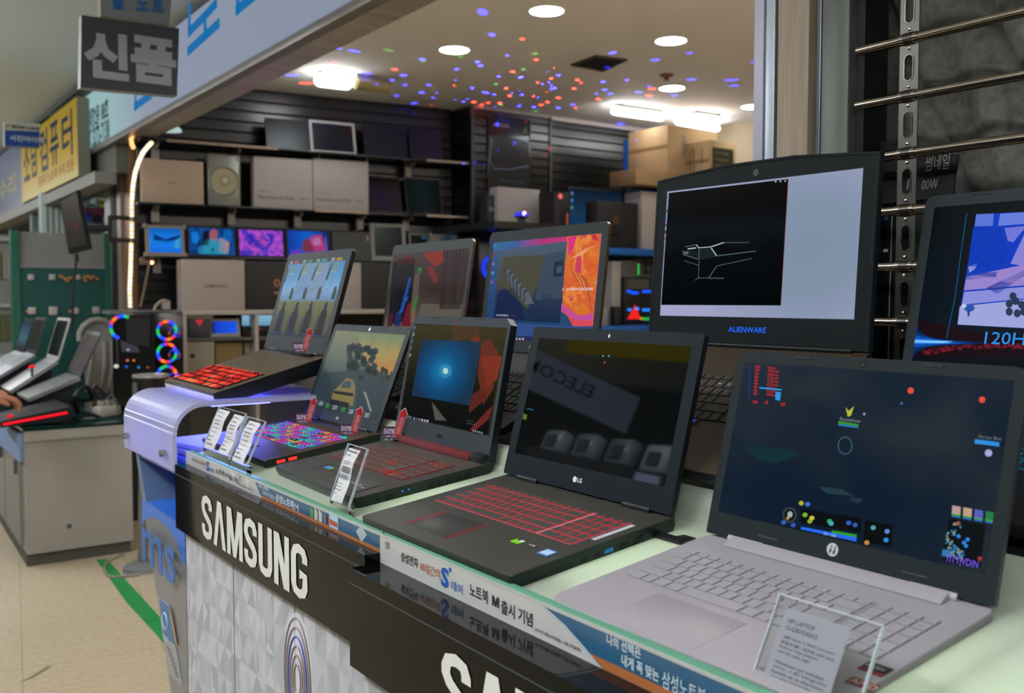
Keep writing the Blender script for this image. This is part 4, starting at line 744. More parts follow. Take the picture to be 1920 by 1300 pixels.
# ------------------------------------------------------------------ price cards and arrow tags on the counter
CLEAR = mat('#f4f8f6', .02, 0, .5, trans=1, ior=1.2); PAPER = mat('#c4c4c6', .6); INK = mat('#3c3e42', .7)
def card_holder(label, bl, br, tl, paper, lines, X0=.655, bent=False, PAPER=PAPER):
    """A leaning clear holder whose foot runs from bl to br in the view and whose upper left corner is tl."""
    A, B_ = atX(*bl, X0), atX(*br, X0); w = A.y - B_.y; zf = (A.z + B_.z) / 2; U = atY(*tl, A.y); lean = math.degrees(math.atan2(U.x - X0, U.z - zf)); h = math.hypot(U.x - X0, U.z - zf)
    zt = TZ(X0) + .0005 if X0 > .65 else ZT + .003; p = V((X0, (A.y + B_.y) / 2, zt)); dz = zf - zt
    t = thing('price_card_holder', label, 'price card', p, R(-90), None); L = M.Translation((0, 0, dz)) @ M.Rotation(R(90) - R(lean), 4, 'X')
    b = MB(L); b.box((0, h / 2, 0), (w, h, .0014), CLEAR); b.T = M.Identity(4); b.box((0, .004, max(dz, .002) / 2), (w, .010, max(dz, .002)), CLEAR); b.T = L
    e = mat('#c8d4dc', .1, 0, .8)
    for x in (-w / 2, w / 2): b.box((x, h / 2, .001), (.0009, h, .0042), e)
    b.box((0, h, .001), (w, .0009, .0042), e); b.build('holder', t, 0)
    for k, (x0, x1, top) in enumerate(paper):
        c = MB(L); n = 8; x0, x1, top = x0 * w, x1 * w, top * h; ww = x1 - x0
        ys = [h * .02 + (top - h * .02) * i / n for i in range(n + 1)]
        wob = lambda i: .0018 + (.0012 * math.sin(i * 1.3 + k) if bent else 0); sh = lambda i: (.003 * math.sin(i * .9) if bent else 0)
        for i in range(n): c.poly([(x0 + sh(i), ys[i], wob(i)), (x1 + sh(i), ys[i], wob(i)), (x1 + sh(i + 1), ys[i + 1], wob(i + 1)), (x0 + sh(i + 1), ys[i + 1], wob(i + 1))], PAPER)
        for (f, txt, hh, wf) in lines[k % len(lines)]:
            z = .0034 if bent else .0021
            if txt == '|':
                rnd = random.Random(k); x = x0 + ww * .1
                while x < x0 + ww * .85:
                    q = rnd.uniform(.0006, .0018); c.poly([(x, top * f, z), (x + q, top * f, z), (x + q, top * f + hh, z), (x, top * f + hh, z)], INK); x += q + rnd.uniform(.0007, .0016)
            else: c.text(txt, M.Translation((x0 + ww * .1, top * f, z)), hh, INK, .02, width=ww * wf)
        c.build('price_card', t, 0)
    return t
SPEC = [[(.90, '노트북 15.6', .0042, .6), (.80, 'i7-9750H', .0032, .55), (.70, '8GB DDR4', .003, .5), (.62, '512GB SSD', .003, .55), (.52, 'GTX 1660Ti', .003, .6), (.42, 'Windows 10', .003, .6), (.30, '한글 키보드', .003, .5), (.2, '현금가', .0035, .4), (.1, '1,290,000', .004, .6)]]
card_holder('leftmost clear price holder with two curled cards at the far corner of the counter', (382, 835), (430, 862), (413, 763), [(-.48, -.08, .95), (.10, .46, .93)], SPEC, .655, True)
card_holder('clear price holder with a single printed card beside the rainbow lit keyboard', (431, 863), (463, 876), (466, 782), [(-.36, .28, .93)], SPEC, .655, True)
card_holder('clear price holder with a barcode card before the copper hinged laptop', (620, 940), (655, 951), (655, 833), [(-.44, .14, .94)], [[(.93, '##############', .0035, .85), (.86, 'ENTER', .0022, .4), (.74, 'NITRO5 AN515', .0022, .6), (.70, 'SSD 256', .0022, .4), (.55, '|', .010, 1), (.44, '|', .007, .5), (.34, 'LCD 15.6', .0018, .5), (.28, 'DDR4 8G', .0018, .5), (.22, 'IPS 144', .0018, .5), (.15, 'GTX', .0018, .3)]], .655, True)
card_holder('nearest clear price holder with a text card greyed for shade before the white laptop', (1398, 1318), (1590, 1395), (1465, 1115), [(-.40, .24, .90)], [[(.86, 'HP LAPTOP', .0042, .42), (.79, '15-DB1030AX', .0042, .5), (.70, 'AMD Ryzen 5 3500U processor', .003, .8), (.65, '8GB RAM / 256GB solid state', .003, .82), (.60, 'Radeon Vega graphics', .003, .6), (.55, 'full HD wide angle', .003, .5), (.45, 'Windows not included', .003, .75), (.40, 'silver, 1.85 kilograms', .003, .82), (.35, 'battery up to nine hours', .003, .8), (.30, 'one year guarantee', .003, .62), (.25, 'ask our staff', .003, .4)]], .66, False, mat('#85878e', .6))  # paper darker than the shared one: its shade is put into the colour
def arrow_tag(label, p, yaw=R(48)):
    t = thing('arrow_tag', label, 'promotion tag', p, R(-90) + yaw, 'red arrow promotion tags'); Q = M.Scale(1.02, 4); b = MB(Q); b.box((0, .0, .0015), (.036, .016, .003), CLEAR, None, .001); b.box((0, 0, .011), (.034, .0012, .020), CLEAR); b.build('stand', t, 0)
    b = MB(Q); pur = mat('#4a2848', .4); b.box((-.003, -.0012, .0145), (.030, .0008, .025), pur); X = frame((-.016, -.002, .012), (1, 0, 0), (0, 0, 1)); b.text('50%', X, .011, mat('#c8bcc8', .4), .03, width=.024); b.text('~50.92', frame((-.016, -.002, .005), (1, 0, 0), (0, 0, 1)), .005, mat('#b8a8b8', .4), .03, width=.026); b.build('badge', t, 0)
    b = MB(Q); red = mat('#b02028', .4); s = .30; X = M.Translation((.011, -.003, .008)) @ M.Rotation(s, 4, 'Y') @ M.Rotation(R(90), 4, 'X')
    q = [(-.0065, 0), (.0065, 0), (.0065, .046), (.0085, .046), (0, .058), (-.0085, .046), (-.0065, .046)]
    b.prism([X @ V((x, y, 0)) for x, y in q], tuple((X.to_3x3() @ V((0, 0, -.0008)))), red)
    q2 = [(x * 1.12, y * 1.03) for x, y in q]; b.prism([X @ V((x, y, -.0009)) for x, y in q2], tuple((X.to_3x3() @ V((0, 0, -.0006)))), mat('#d0c8c8', .4))
    Y = X @ M.Translation((-.0035, .004, .0004)) @ M.Rotation(R(90), 4, 'Z') @ M.Translation((0, -.004, 0)); b.text('STORE SPECIAL', Y, .0035, mat('#e0c8c8', .4), .02, width=.037); b.text('EVENT PRICE', X @ M.Translation((.0045, .006, .0004)) @ M.Rotation(R(90), 4, 'Z'), .003, mat('#e0c8c8', .4), .02, width=.034); b.build('arrow', t, 0, label='red arrow')
arrow_tag('arrow tag on the copper hinged laptop', V((.925, 1.728, EYE - .288)))
arrow_tag('arrow tag nearest the viewer on the rainbow keyed laptop', V((.905, 1.885, EYE - .298)))
arrow_tag('arrow tag at the far corner of the rainbow keyed laptop', V((.905, 2.125, EYE - .298)))
arrow_tag('arrow tag on the brown laptop upon the white arch', V((.975, 2.305, EYE - .141)))
# loose leads behind the front row
def cable(name, label, pts, r, m, cat='cable', n=6):
    # smooth the points
    P = [V(p) for p in pts]; o = []
    for i in range(len(P) - 1):
        a, b_, c, d = P[max(i - 1, 0)], P[i], P[i + 1], P[min(i + 2, len(P) - 1)]
        for k in range(6):
            t_ = k / 6; o.append(.5 * ((2 * b_) + (-a + c) * t_ + (2 * a - 5 * b_ + 4 * c - d) * t_ * t_ + (-a + 3 * b_ - 3 * c + d) * t_ ** 3))
    o.append(P[-1]); b = MB(); b.tube(o, r, m, n); return tag(b.build(name), label, cat)
t = thing('security_bracket', 'small black bracket on the tray between the white and red lit laptops', 'bracket', (.885, .895, TZ(.885)), R(-90)); b = MB(); b.box((0, 0, .004), (.05, .012, .006), BLK, M.Rotation(R(7), 3, 'X'), .001); b.box((.01, .012, .003), (.022, .03, .004), BLK, None, .001); b.build('clamp', t)

# ------------------------------------------------------------------ storefront: jambs, shutter, cloth
XS = 1.72
def post(name, pa, pb, X, d, z0, z1, m, label):
    ya, yb = atX(pa, 100, X).y, atX(pb, 100, X).y; b = MB(); b.bx(X, X + d, yb, ya, z0, z1, m, .002); return struct(b.build(name), label)
WOOD = noisy('#8f7d68', '#a5937c', 6, .5, 0, (30, 30, .7), 0, 6)
b = MB(); ya, yb = atX(1422, 100, XS).y, atX(1458, 100, XS).y; al = mat('#9aa3aa', .35, .7)
b.bx(XS - .01, XS + .09, yb, ya, 0, 2.75, al, .002); b.bx(XS - .013, XS - .01, yb + (ya - yb) * .48, yb + (ya - yb) * .52, 0, 2.75, mat('#6a7278', .4, .6)); b.bx(XS - .014, XS - .01, yb + (ya - yb) * .52, ya, 0, 2.75, mat('#96929e', .4, .4)); struct(b.build('trim_1'), 'aluminium mullion at the shop front')  # wide lilac strip: the metal's highlight painted as colour
post('trim_2', 1458, 1516, XS - .015, .12, 0, 2.75, WOOD, 'pale wooden post at the shop front')
b = MB(); ya, yb = atX(1516, 100, XS).y, atX(1545, 100, XS).y; b.bx(XS + .01, XS + .1, yb, ya, 0, 2.75, mat('#5a6064', .35, .6)); b.bx(XS + .005, XS + .012, yb + .012, yb + .022, 0, 2.75, mat('#8a9094', .3, .8)); struct(b.build('trim_3'), 'grey steel shutter channel')
GAL = noisy('#4f534e', '#63645c', 5, .42, .4, (1, 3, .6), 0, 4)
post('trim_4', 1541, 1591, XS - .005, .1, 0, 2.75, GAL, 'dull steel shutter guide')
b = MB(); ya, yb = atX(1591, 100, XS).y, atX(1610, 100, XS).y; b.bx(XS + .02, XS + .1, yb, ya, 0, 2.75, mat('#0c1011', .5)); b.bx(XS - .002, XS + .02, ya - .004, ya, 0, 2.75, mat('#9a9e98', .3, .8)); struct(b.build('trim_5'), 'black shutter slot')
# rolling grille: bars along y, a chain of slotted links
t = thing('rolling_grille', 'steel rolling grille of horizontal bars and slotted links at right', 'shutter', (XS, .7, 0)); T = world(t).inverted()
pit = .1094; zb1 = atX(1706, 73, XS).z; CHR = mat('#b5aa9c', .16, 1); bars = [zb1 + pit * k for k in range(3, -12, -1)]; yl = atX(1706, 73, XS).y
for z in bars:
    b = MB(T); b.cyl((XS, 1.215, z), (XS, -.9, z), .0098, CHR, 14)
    for dy in (-.014, .014): b.cyl((XS, yl + dy - .005, z), (XS, yl + dy + .005, z), .0118, CHR, 14)
    b.build('bar', t)
LNK = mat('#66645f', .28, 1); lw = .040
for col_y in (yl, yl - .62):
    for z in bars[:-1]:
        b = MB(T); za, zc = z - pit + .004, z - .004; o = [(y, zz) for y, zz in rr(lw, zc - za, .006, 3, col_y, (za + zc) / 2)]; sl = rr(.017, .048, .0084, 5, col_y, (za + zc) / 2)
        # plate with a slot: strip between the outline and the slot
        n = len(sl); oo = rr(lw, zc - za, .006, 5, col_y, (za + zc) / 2); f = XS - .0015
        b.loft([[(f + .003, y, q) for y, q in oo], [(f, y, q) for y, q in oo], [(f, y, q) for y, q in sl], [(f + .003, y, q) for y, q in sl], [(f + .003, y, q) for y, q in oo]], LNK, True, False)
        b.tube([(f - .0004, y, q) for y, q in rr(.019, .050, .0094, 5, col_y, (za + zc) / 2)], .0013, CHR, 6, True)
        for zz in (za + .014, zc - .014): b.lathe([(.0001, -.003), (.003, -.0022), (.0036, 0)], CHR, 10, (f, col_y, zz), 'x')
        b.cyl((XS, col_y - .009, z), (XS, col_y + .009, z), .0128, LNK, 14); b.build('link', t)
# grey cloth behind the grille
b = MB(); n, m_ = 260, 50; vs = []; 
for j in range(m_ + 1):
    for i in range(n + 1):
        y = 1.45 - 1.7 * i / n; z = .7 + 2.0 * j / m_; ph = y - .45 * z; q = abs(math.sin(ph * 23 + .9 * math.sin(ph * 9))); x = 1.92 + .06 * (max(0, 1 - q * 1.9) ** 1.4) * (.6 + .4 * math.sin(ph * 31 + .6)) - .012 * math.sin(ph * 46) + .008 * math.sin(y * 31 + z * 3) + .02 * math.sin(z * 3)
        vs.append((x, y, z))
b.add(vs, [(j * (n + 1) + i, j * (n + 1) + i + 1, (j + 1) * (n + 1) + i + 1, (j + 1) * (n + 1) + i) for j in range(m_) for i in range(n)], noisy('#5a5a54', '#77776f', 55, .85, 0, (1, 1, 1), .15, 8, .3, .7)); tag(b.build('grey_cloth', None, 180), 'grey mottled cloth hanging in folds behind the steel grille', 'cloth')
# black card with chalk handwriting and the dark goods behind the grille
XC = 1.80
pts = [(1628, 256), (1800, 290), (1788, 372), (1645, 380)]
t = thing('chalk_card', 'black card with chalk handwriting hung behind the steel grille', 'sign', atX(1720, 380, XC)); T = world(t).inverted()
b = MB(T); b.prism([atX(x, y, XC) for x, y in [(1625, 254), (1700, 280), (1797, 290), (1786, 368), (1640, 384)]], (.004, 0, 0), mat('#060708', .7)); pl = b.build('card', t, 0)
b = MB(T); ch = mat('#9a9a94', .9)
for s, px, py, px2, h in (('뉴', 1680, 333, 1697, .030), ('썸네일', 1733, 322, 1778, .030), ('13', 1700, 356, 1716, .022), ('00₩', 1727, 356, 1757, .020)):
    p = atX(px, py, XC - .001); q = atX(px2, py, XC - .001); b.text(s, frame(p, (0, -1, 0), (0, -.12, 1)), h, ch, 0, width=p.y - q.y)
b.build('handwriting', pl, 0)
def slab(name, label, cat, pxs, X, d, m, deco=None, group=None):
    t = thing(name, label, cat, atX(*pxs[0], X), 0, group); T = world(t).inverted(); b = MB(T); b.prism([atX(x, y, X) for x, y in pxs], (d, 0, 0), m); o = b.build('body', t, 0)
    if deco: b = MB(T); deco(b); b.build('decal', o, 0)
    return t
slab('computer_case', 'black computer case standing behind the grille between two laptops', 'computer case', [(1640, 384), (1705, 384), (1694, 720), (1640, 720)], 1.82, .05, mat('#0a0c0d', .3), lambda b: [b.tube([atX(x, y, 1.817) for x, y in ((1668, 290), (1673, 400), (1668, 560), (1665, 700))], .0012, mat('#8a8678', .5), 5), b.box(atX(1662, 390, 1.818), (.002, .01, .05), mat('#1c3c5c', .4)), b.box(atX(1660, 470, 1.818), (.002, .012, .006), mat('#b0b4b4', .4)), b.tube([atX(x, y, 1.817) for x, y in ((1683, 368), (1683, 416), (1695, 416))], .0009, mat('#70746c', .5), 4)])
slab('black_box', 'black box with blue edge standing lower behind the grille', 'box', [(1694, 384), (1800, 384), (1800, 720), (1690, 720)], 1.83, .04, mat('#08090a', .35), lambda b: [b.poly([atX(x, y, 1.828) for x, y in ((1688, 500), (1694, 505), (1706, 585), (1690, 560))], mat('#141e8c', .4)), b.text('360', frame(atX(1700, 555, 1.827), (0, -1, 0), (0, 0, 1)), .012, mat('#8a8a84', .5)), b.text('RM', frame(atX(1702, 432, 1.827), (0, -1, 0), (0, 0, 1)), .010, mat('#8a8a84', .5))])

# ------------------------------------------------------------------ signs over the front
CEIL = EYE + 1.5
XB = 1.60; zs = EYE + 1.078
lb = picture([(0, '#a8d8d6'), (.16, '#a8ccd0'), (.3, '#a0aac0'), (1, '#98a4b8')], 'u', .72, .3)
t = thing('shop_sign', 'long pale lit shop sign with blue lettering along the shop front', 'sign', (XB, 4, zs)); T = world(t).inverted()
yf, yn = atX(155, 290, XB).y, 1.9; zt = CEIL - .02
b = MB(T); b.bx(XB + .003, XB + .16, yn, yf, zs, zt, mat('#8f9398', .4)); body = b.build('box', t)
b = MB(T); b.poly([(XB, yf, zs + .01), (XB, yn, zs + .01), (XB, yn, zt), (XB, yf, zt)], lb, [(0, 0), (1, 0), (1, 1), (0, 1)]); face = b.build('face', body, 0)
b = MB(T); bl = em('#1478bc', .75); F = lambda y, z: frame((XB - .003, y, z), (0, -1, 0), (0, 0, 1)); ink = em('#243c4a', .5)
p1, p2 = atX(168, 232, XB), atX(204, 205, XB); b.text('매장2층 188호', F(p1.y, p1.z - .05), .15, ink, .03, width=p1.y - p2.y)
p1, p2 = atX(168, 268, XB), atX(206, 246, XB); b.text('T.3272-7138', F(p1.y, p1.z - .05), .14, ink, .03, width=p1.y - p2.y)
def stroke(ps, w=.05):
    for a, c in zip(ps, ps[1:]):
        (y0, z0), (y1_, z1) = a, c; dy, dz = y1_ - y0, z1 - z0; n = math.hypot(dy, dz); oy, oz = -dz / n * w / 2, dy / n * w / 2; ey, ez = dy / n * w / 2, dz / n * w / 2
        b.poly([(XB - .003, y0 + oy - ey, z0 + oz - ez), (XB - .003, y1_ + oy + ey, z1 + oz + ez), (XB - .003, y1_ - oy + ey, z1 - oz + ez), (XB - .003, y0 - oy - ey, z0 - oz - ez)], bl)
q = lambda px, py: (lambda v: (v.y, v.z))(atX(px, py, XB))
stroke([q(356, -20), q(356, 60)]); stroke([q(356, 60), q(385, 30), q(405, 8)]) ; stroke([q(385, 34), q(386, 60)]) ; stroke([q(355, 95), q(410, 45)], .05); stroke([q(255, 160), q(255, 200)], .05); stroke([q(254, 200), q(284, 178)], .05); stroke([q(446, 18), q(490, -18)]); stroke([q(447, -60), q(447, 18)])
b.build('lettering', face, 0)
b = MB(); BEAM = noisy('#aaa399', '#c0b9ae', 4, .32, .3, (.4, 3, 1)); b.bx(XB - .01, XB + .045, 1.7, 7.6, zs - .035, zs - .002, mat('#8a8680', .35, .5), .002); b.bx(XB + .045, XB + .20, 1.7, 7.6, zs - .022, zs - .002, BEAM); b.bx(XB + .16, XB + .20, 1.7, 7.6, zs, CEIL, mat('#8a8982', .6)); struct(b.build('trim_6'), 'metal beam under the shop sign')
# square hanging signs
def hang_sign(name, label, px, Y, th, m, edge, deco):
    P = [atY(x, y, Y) for x, y in px]; c = sum(P, V()) / 4; t = thing(name, label, 'sign', (c.x, Y, min(p.z for p in P))); T = world(t).inverted(); b = MB(T)
    b.prism(P, (0, th, 0), m, edge); o = b.build('board', t, 0); b = MB(T); deco(b); b.build('lettering', o, 0); return t
Y0 = 4.0
gs = mat('#8c9092', .5)
def d_new(b):
    f = Y0 - .002; p, q, r_ = atY(158, 143, f), atY(246, 152, f), atY(240, 60, f)
    b.text('신', frame(p, (1, 0, 0), (0, 0, 1)), atY(160, 54, f).z - p.z, gs, .045, width=atY(242, 143, f).x - p.x); b.text('품', frame(q, (1, 0, 0), (0, 0, 1)), atY(248, 64, f).z - q.z, gs, .045, width=atY(331, 150, f).x - q.x)
hang_sign('hanging_sign', 'square dark grey hanging sign with big pale lettering', [(153, 28), (336, 53), (332, 180), (151, 164)], Y0, .05, mat('#35383b', .5), mat('#9aa09e', .4), d_new)
hang_sign('hanging_sign', 'pale hanging sign with blue lettering cut off by the top of the frame', [(186, -75), (326, -60), (318, 46), (189, 30)], 4.04, .05, mat('#75797a', .5), mat('#8c8268', .4), lambda b: [b.text(s, frame(atY(px, py, 4.035), (1, 0, .1), (0, 0, 1)), .06, mat('#1c5a96', .5), .04, width=w) for s, px, py, w in (('줄', 210, 17, .045), ('노', 256, 19, .046), ('트', 285, 21, .046))])
hang_sign('hanging_sign', 'small blue hanging sign on a white board beside the yellow sign', [(8, 228), (76, 232), (75, 277), (8, 275)], 7.0, .05, mat('#a8a898', .5), mat('#8c8c80', .5), lambda b: (b.poly([atY(x, y, 6.997) for x, y in ((9, 244), (74, 247), (73, 276), (9, 274))], mat('#123c80', .5)), b.text('서진아이티', frame(atY(18, 264, 6.994), (1, 0, 0), (0, 0, 1)), .040, mat('#a8b4c0', .5), .03, width=.20), b.text('ㅇ*뱅크로*140호', frame(atY(10, 239, 6.994), (1, 0, 0), (0, 0, 1)), .020, mat('#3c3e38', .5), .03, width=.20)))
def far_sign(label, y0, y1, z0, z1, X, m, deco):
    t = thing('shop_sign', label, 'sign', (X, (y0 + y1) / 2, z0)); T = world(t).inverted(); b = MB(T); b.bx(X + .003, X + .085, y0, y1, z0, z1, mat('#8a8878', .5)); o = b.build('box', t); b = MB(T); b.poly([(X, y1, z0), (X, y0, z0), (X, y0, z1), (X, y1, z1)], m, [(0, 0), (1, 0), (1, 1), (0, 1)]); f = b.build('face', o, 0); b = MB(T); deco(b); b.build('lettering', f, 0)
XY = 1.5; navy = em('#2a3850', .5); ya_, yb_ = atX(40, 300, XY).y, atX(145, 250, XY).y
zz0, zz1 = EYE + .875, EYE + 1.44
def d_yel(b):
    L_ = yb_ - ya_
    for k, (s, f0, wd) in enumerate((('소', .06, .13), ('담', .22, .13), ('컴', .40, .14), ('퓨', .58, .15), ('터', .78, .16))):
        b.text(s, frame((XY - .004, ya_ + L_ * f0, zz0 + .17), (0, -1, 0), (0, 0, 1)), .34, navy, .02, width=abs(L_) * wd)
    b.text('컴퓨터 노트북 수리 전문', frame((XY - .004, ya_ + L_ * .35, zz0 + .06), (0, -1, 0), (0, 0, 1)), .09, em('#a85838', .55), .02, width=abs(L_) * .6)
far_sign('lit yellow shop sign with navy lettering further down the aisle', yb_, ya_, zz0, zz1, XY, picture([(0, '#cfc078'), (.3, '#c8a83c'), (1, '#b09228')], 'v', .65, .4), d_yel)
far_sign('blue grey shop sign at the far end of the aisle beyond the yellow one', ya_ + .05, ya_ + 5, zz0 - .1, zz1 + .05, XY + .02, picture([(0, '#a8a8a0'), (.25, '#7d8494'), (1, '#70788a')], 'v', .6, .4), lambda b: b.text('소망컴퓨터 수리', frame((XY + .012, ya_ + 4.8, zz0 + .12), (0, -1, 0), (0, 0, 1)), .22, em('#b8b08a', .5), .03, width=4.4))
b = MB(); b.bx(XY + .0, XY + .14, 7.0, 16, zz0 - .10, zz0 - .02, mat('#8a8a80', .6)); b.bx(XY + .14, 1.9, 7.0, 16, zz0 - .02, CEIL, mat('#6a6c62', .7)); b.bx(XY - .0, XY + .12, 7.0, 16, zz1 + .04, CEIL, mat('#555850', .7)); struct(b.build('trim_7'), 'sign fascia along the aisle')
# ------------------------------------------------------------------ room shell
FLOOR = mat_new('#a8977c', .35); nt, N, L, B = nodes(FLOOR); tc = N.new('ShaderNodeTexCoord'); mp = N.new('ShaderNodeMapping'); mp.inputs['Rotation'].default_value = (0, 0, R(8))
bk = N.new('ShaderNodeTexBrick'); bk.offset = 0; bk.inputs['Scale'].default_value = 1; bk.inputs['Brick Width'].default_value = .45; bk.inputs['Row Height'].default_value = .45; bk.inputs['Mortar Size'].default_value = .0022; bk.inputs['Bias'].default_value = -.2
bk.inputs['Color1'].default_value = (*lin('#b8aa8f'), 1); bk.inputs['Color2'].default_value = (*lin('#c0b298'), 1); bk.inputs['Mortar'].default_value = (*lin('#9a8b72'), 1)
nz = N.new('ShaderNodeTexNoise'); nz.inputs['Scale'].default_value = 45; nz.inputs['Detail'].default_value = 8; mx = N.new('ShaderNodeMixRGB'); mx.blend_type = 'MULTIPLY'; mx.inputs[0].default_value = .5
rp = ramp(N, [(.35, '#d0c8b8'), (.65, '#ffffff')]); L.new(tc.outputs['Object'], mp.inputs[0]); L.new(mp.outputs[0], bk.inputs[0]); L.new(tc.outputs['Object'], nz.inputs[0]); L.new(nz.outputs[0], rp.inputs[0]); L.new(bk.outputs[0], mx.inputs[1]); L.new(rp.outputs[0], mx.inputs[2]); L.new(mx.outputs[0], B.inputs['Base Color'])
b = MB(); b.bx(-3.2, 7.2, -3, 17, -.1, 0, FLOOR); struct(b.build('floor', None, 0), 'cream tiled floor')
b = MB(); b.bx(XB + .2, 7.2, -3, 9, CEIL, CEIL + .05, mat('#e8e3da', .8)); struct(b.build('ceiling', None, 0), 'cream shop ceiling')
b = MB(); b.bx(-3.2, XB + .2, -3, 17, CEIL + .04, CEIL + .09, mat('#c8cec8', .8)); struct(b.build('ceiling', None, 0), 'pale ceiling over the aisle')
TH = R(6.05); WX, WY = 1.72, 6.9; CT, ST = math.cos(TH), math.sin(TH); WN = V((ST, CT, 0)); WD = V((CT, -ST, 0))
def wp(s, off, z): return V((WX, WY, 0)) + WD * s - WN * off + V((0, 0, z))
def atW(px, py, off): return atP(px, py, V((WX, WY, 0)) - WN * off, WN)
def ws(p): return (p - V((WX, WY, 0))).dot(WD)
SLAT = mat('#121414', .28, 0, .6); SLATB = mat('#060707', .6)
def slatwall(name, label, o, xd, length, z0, z1, h=.076):
    rz = math.atan2(xd.y, xd.x); b = MB(); b.bx(0, length, .012, .05, z0, z1, SLATB); z = z0
    while z < z1 - .005:
        b.box((length / 2, .006, z + (min(h, z1 - z)) / 2), (length, .014, min(h, z1 - z) - .012), SLAT, None, .003, 1); z += h
    x = 1.2
    while x < length: b.bx(x - .002, x + .002, -.0014, 0, z0, z1, SLATB); x += 1.2
    w = b.build(name, None, 30); w.location = o; w.rotation_euler.z = rz; return struct(w, label)
c0 = atP(840, 205, V((WX, WY, 0)), WN); LW = ws(c0)
slatwall('wall_back', 'black slatted display wall', wp(.03, 0, 0), WD, LW, 0, CEIL)
PX0, PY = atZ(885, 195, CEIL).x, atZ(885, 195, CEIL).y; PX1 = atZ(1028, 216, CEIL).x; PX2 = 6.05
slatwall('wall_pillar', 'black slatted pillar front', V((PX0, PY, 0)), V((1, 0, 0)), PX1 - PX0, 0, CEIL - .03, .070)
slatwall('wall_pillar_side', 'black slatted side of the pillar', V((PX0 + .0, PY + .45, 0)), V((0, -1, 0)), .45, 0, CEIL - .01, .076)
slatwall('wall_far', 'black slatted wall beside the pillar', V((PX1 + .012, PY + .06, 0)), V((1, 0, 0)), PX2 - PX1, 0, CEIL - .03, .074)
b = MB(); b.bx(PX0 - .012, PX0 + .012, PY - .012, PY + .01, 0, CEIL - .01, mat('#3c4042', .4)); b.bx(PX1 - .01, PX1 + .012, PY - .012, PY + .08, 0, CEIL - .01, mat('#3c4042', .4)); struct(b.build('trim_8'), 'grey corner strips of the pillar')
b = MB(); b.bx(PX0, PX1, PY - .01, PY + .05, CEIL - .032, CEIL - .004, mat('#8a8480', .5)); b.bx(PX1, 6.4, PY + .03, PY + .1, CEIL - .035, CEIL - .002, mat('#b4a8a4', .5)); struct(b.build('trim_9'), 'pale cornice over the slats')
b = MB(); b.bx(6.42, 6.5, -3, PY + .3, 0, CEIL, mat('#a8977c', .8)); struct(b.build('wall_right', None, 0), 'cream side wall of the shop')
b = MB(); b.bx(PX2 - .1, 6.45, PY + .07, PY + .12, 0, CEIL, mat('#98897a', .8)); struct(b.build('wall_corner', None, 0))
b = MB(); b.bx(2.06, 2.10, -1, 1.30, 0, CEIL, mat('#2c2e2e', .8)); struct(b.build('wall_partition', None, 0), 'dark partition behind the grille')
b = MB(); b.bx(-3.2, 3.0, 16.9, 17, 0, CEIL, mat('#8a8a80', .8)); struct(b.build('wall_end', None, 0), 'far end of the aisle')
b = MB(); b.bx(-3.3, -3.2, -3, 17, 0, CEIL, mat('#3c3e3c', .8)); struct(b.build('wall_left', None, 0), 'opposite side of the aisle')
b = MB(); b.bx(-3.2, 7.2, -3.1, -3, 0, CEIL, mat('#4a4c4a', .8)); struct(b.build('wall_near', None, 0), 'wall behind the viewer')
# far jamb of the shop front
b = MB(); ja, jb, jc, jd, je = [atX(p, 420, XS).y for p in (202, 213, 225, 232, 246)]
for a, c, d, m in ((ja, jb, .00, '#8c8a84'), (jb, jc, .03, '#3c4240'), (jc, jd, .0, '#948678'), (jd, je, .02, '#8d6a48')): b.bx(XS + d - .02, XS + .09, c, a, 0, CEIL, mat(m, .45, .2))
struct(b.build('trim_10'), 'metal jamb at the far end of the shop front')

# ------------------------------------------------------------------ ceiling fixtures
for k, (px, py) in enumerate(((1025, 20), (852, 93), (1258, 76), (1260, 165), (1412, 200))):
    p = atZ(px, py, CEIL); t = thing('downlight', ('round white downlight at the top edge of the frame', 'round white downlight over the coloured light spots', 'round white downlight right of the dark ceiling vent', 'small round white downlight above the double tube lamp', 'round white downlight half behind the aluminium mullion')[k], 'ceiling light', p, 0, 'round downlights in the shop ceiling')
    b = MB(); b.lathe([(.088, -.004), (.098, -.006), (.102, 0)], mat('#c8c8c0', .4), 28); b.build('rim', t); b = MB(); b.lathe([(.0005, -.009), (.06, -.008), (.088, -.004)], em('#f0fff8', 40), 28); b.build('diffuser', t)
def lamp(label, pxs, h=.036, on=True, w=.062):
    p0, p1 = [atZ(x, y, CEIL - .07) for x, y in pxs]; c = (p0 + p1) / 2; d = p1 - p0; L_ = d.length; t = thing('tube_lamp', label, 'ceiling light', (c.x, c.y, CEIL), math.atan2(d.y, d.x))
    b = MB(); b.box((0, 0, -.012), (L_ * .9, .06, .024), mat('#8d8c84', .5), None, .004); b.build('base', t); b = MB(); m = em('#f8fcff', 24) if on else mat('#a89a6c', .4)
    b.loft([[(x, r_ * w * math.cos(a) / 2, -.06 + r_ * h * math.sin(a) / 2 * 1.4) for a in [2 * math.pi * i / 14 for i in range(14)]] for x, r_ in ((-L_ / 2, .55), (-L_ / 2 + .02, .95), (-L_ / 2 + .05, 1), (L_ / 2 - .05, 1), (L_ / 2 - .02, .95), (L_ / 2, .55))], m); b.build('tube', t, label='glowing white tube' if on else 'unlit yellowed cover')
lamp('bright short lamp on the shop ceiling at the left over the shelves', ((592, 152), (658, 160)), .06, True, .11); lamp('unlit yellowish lamp beside the bright short one on the ceiling', ((662, 158), (732, 167)), .06, False, .12)
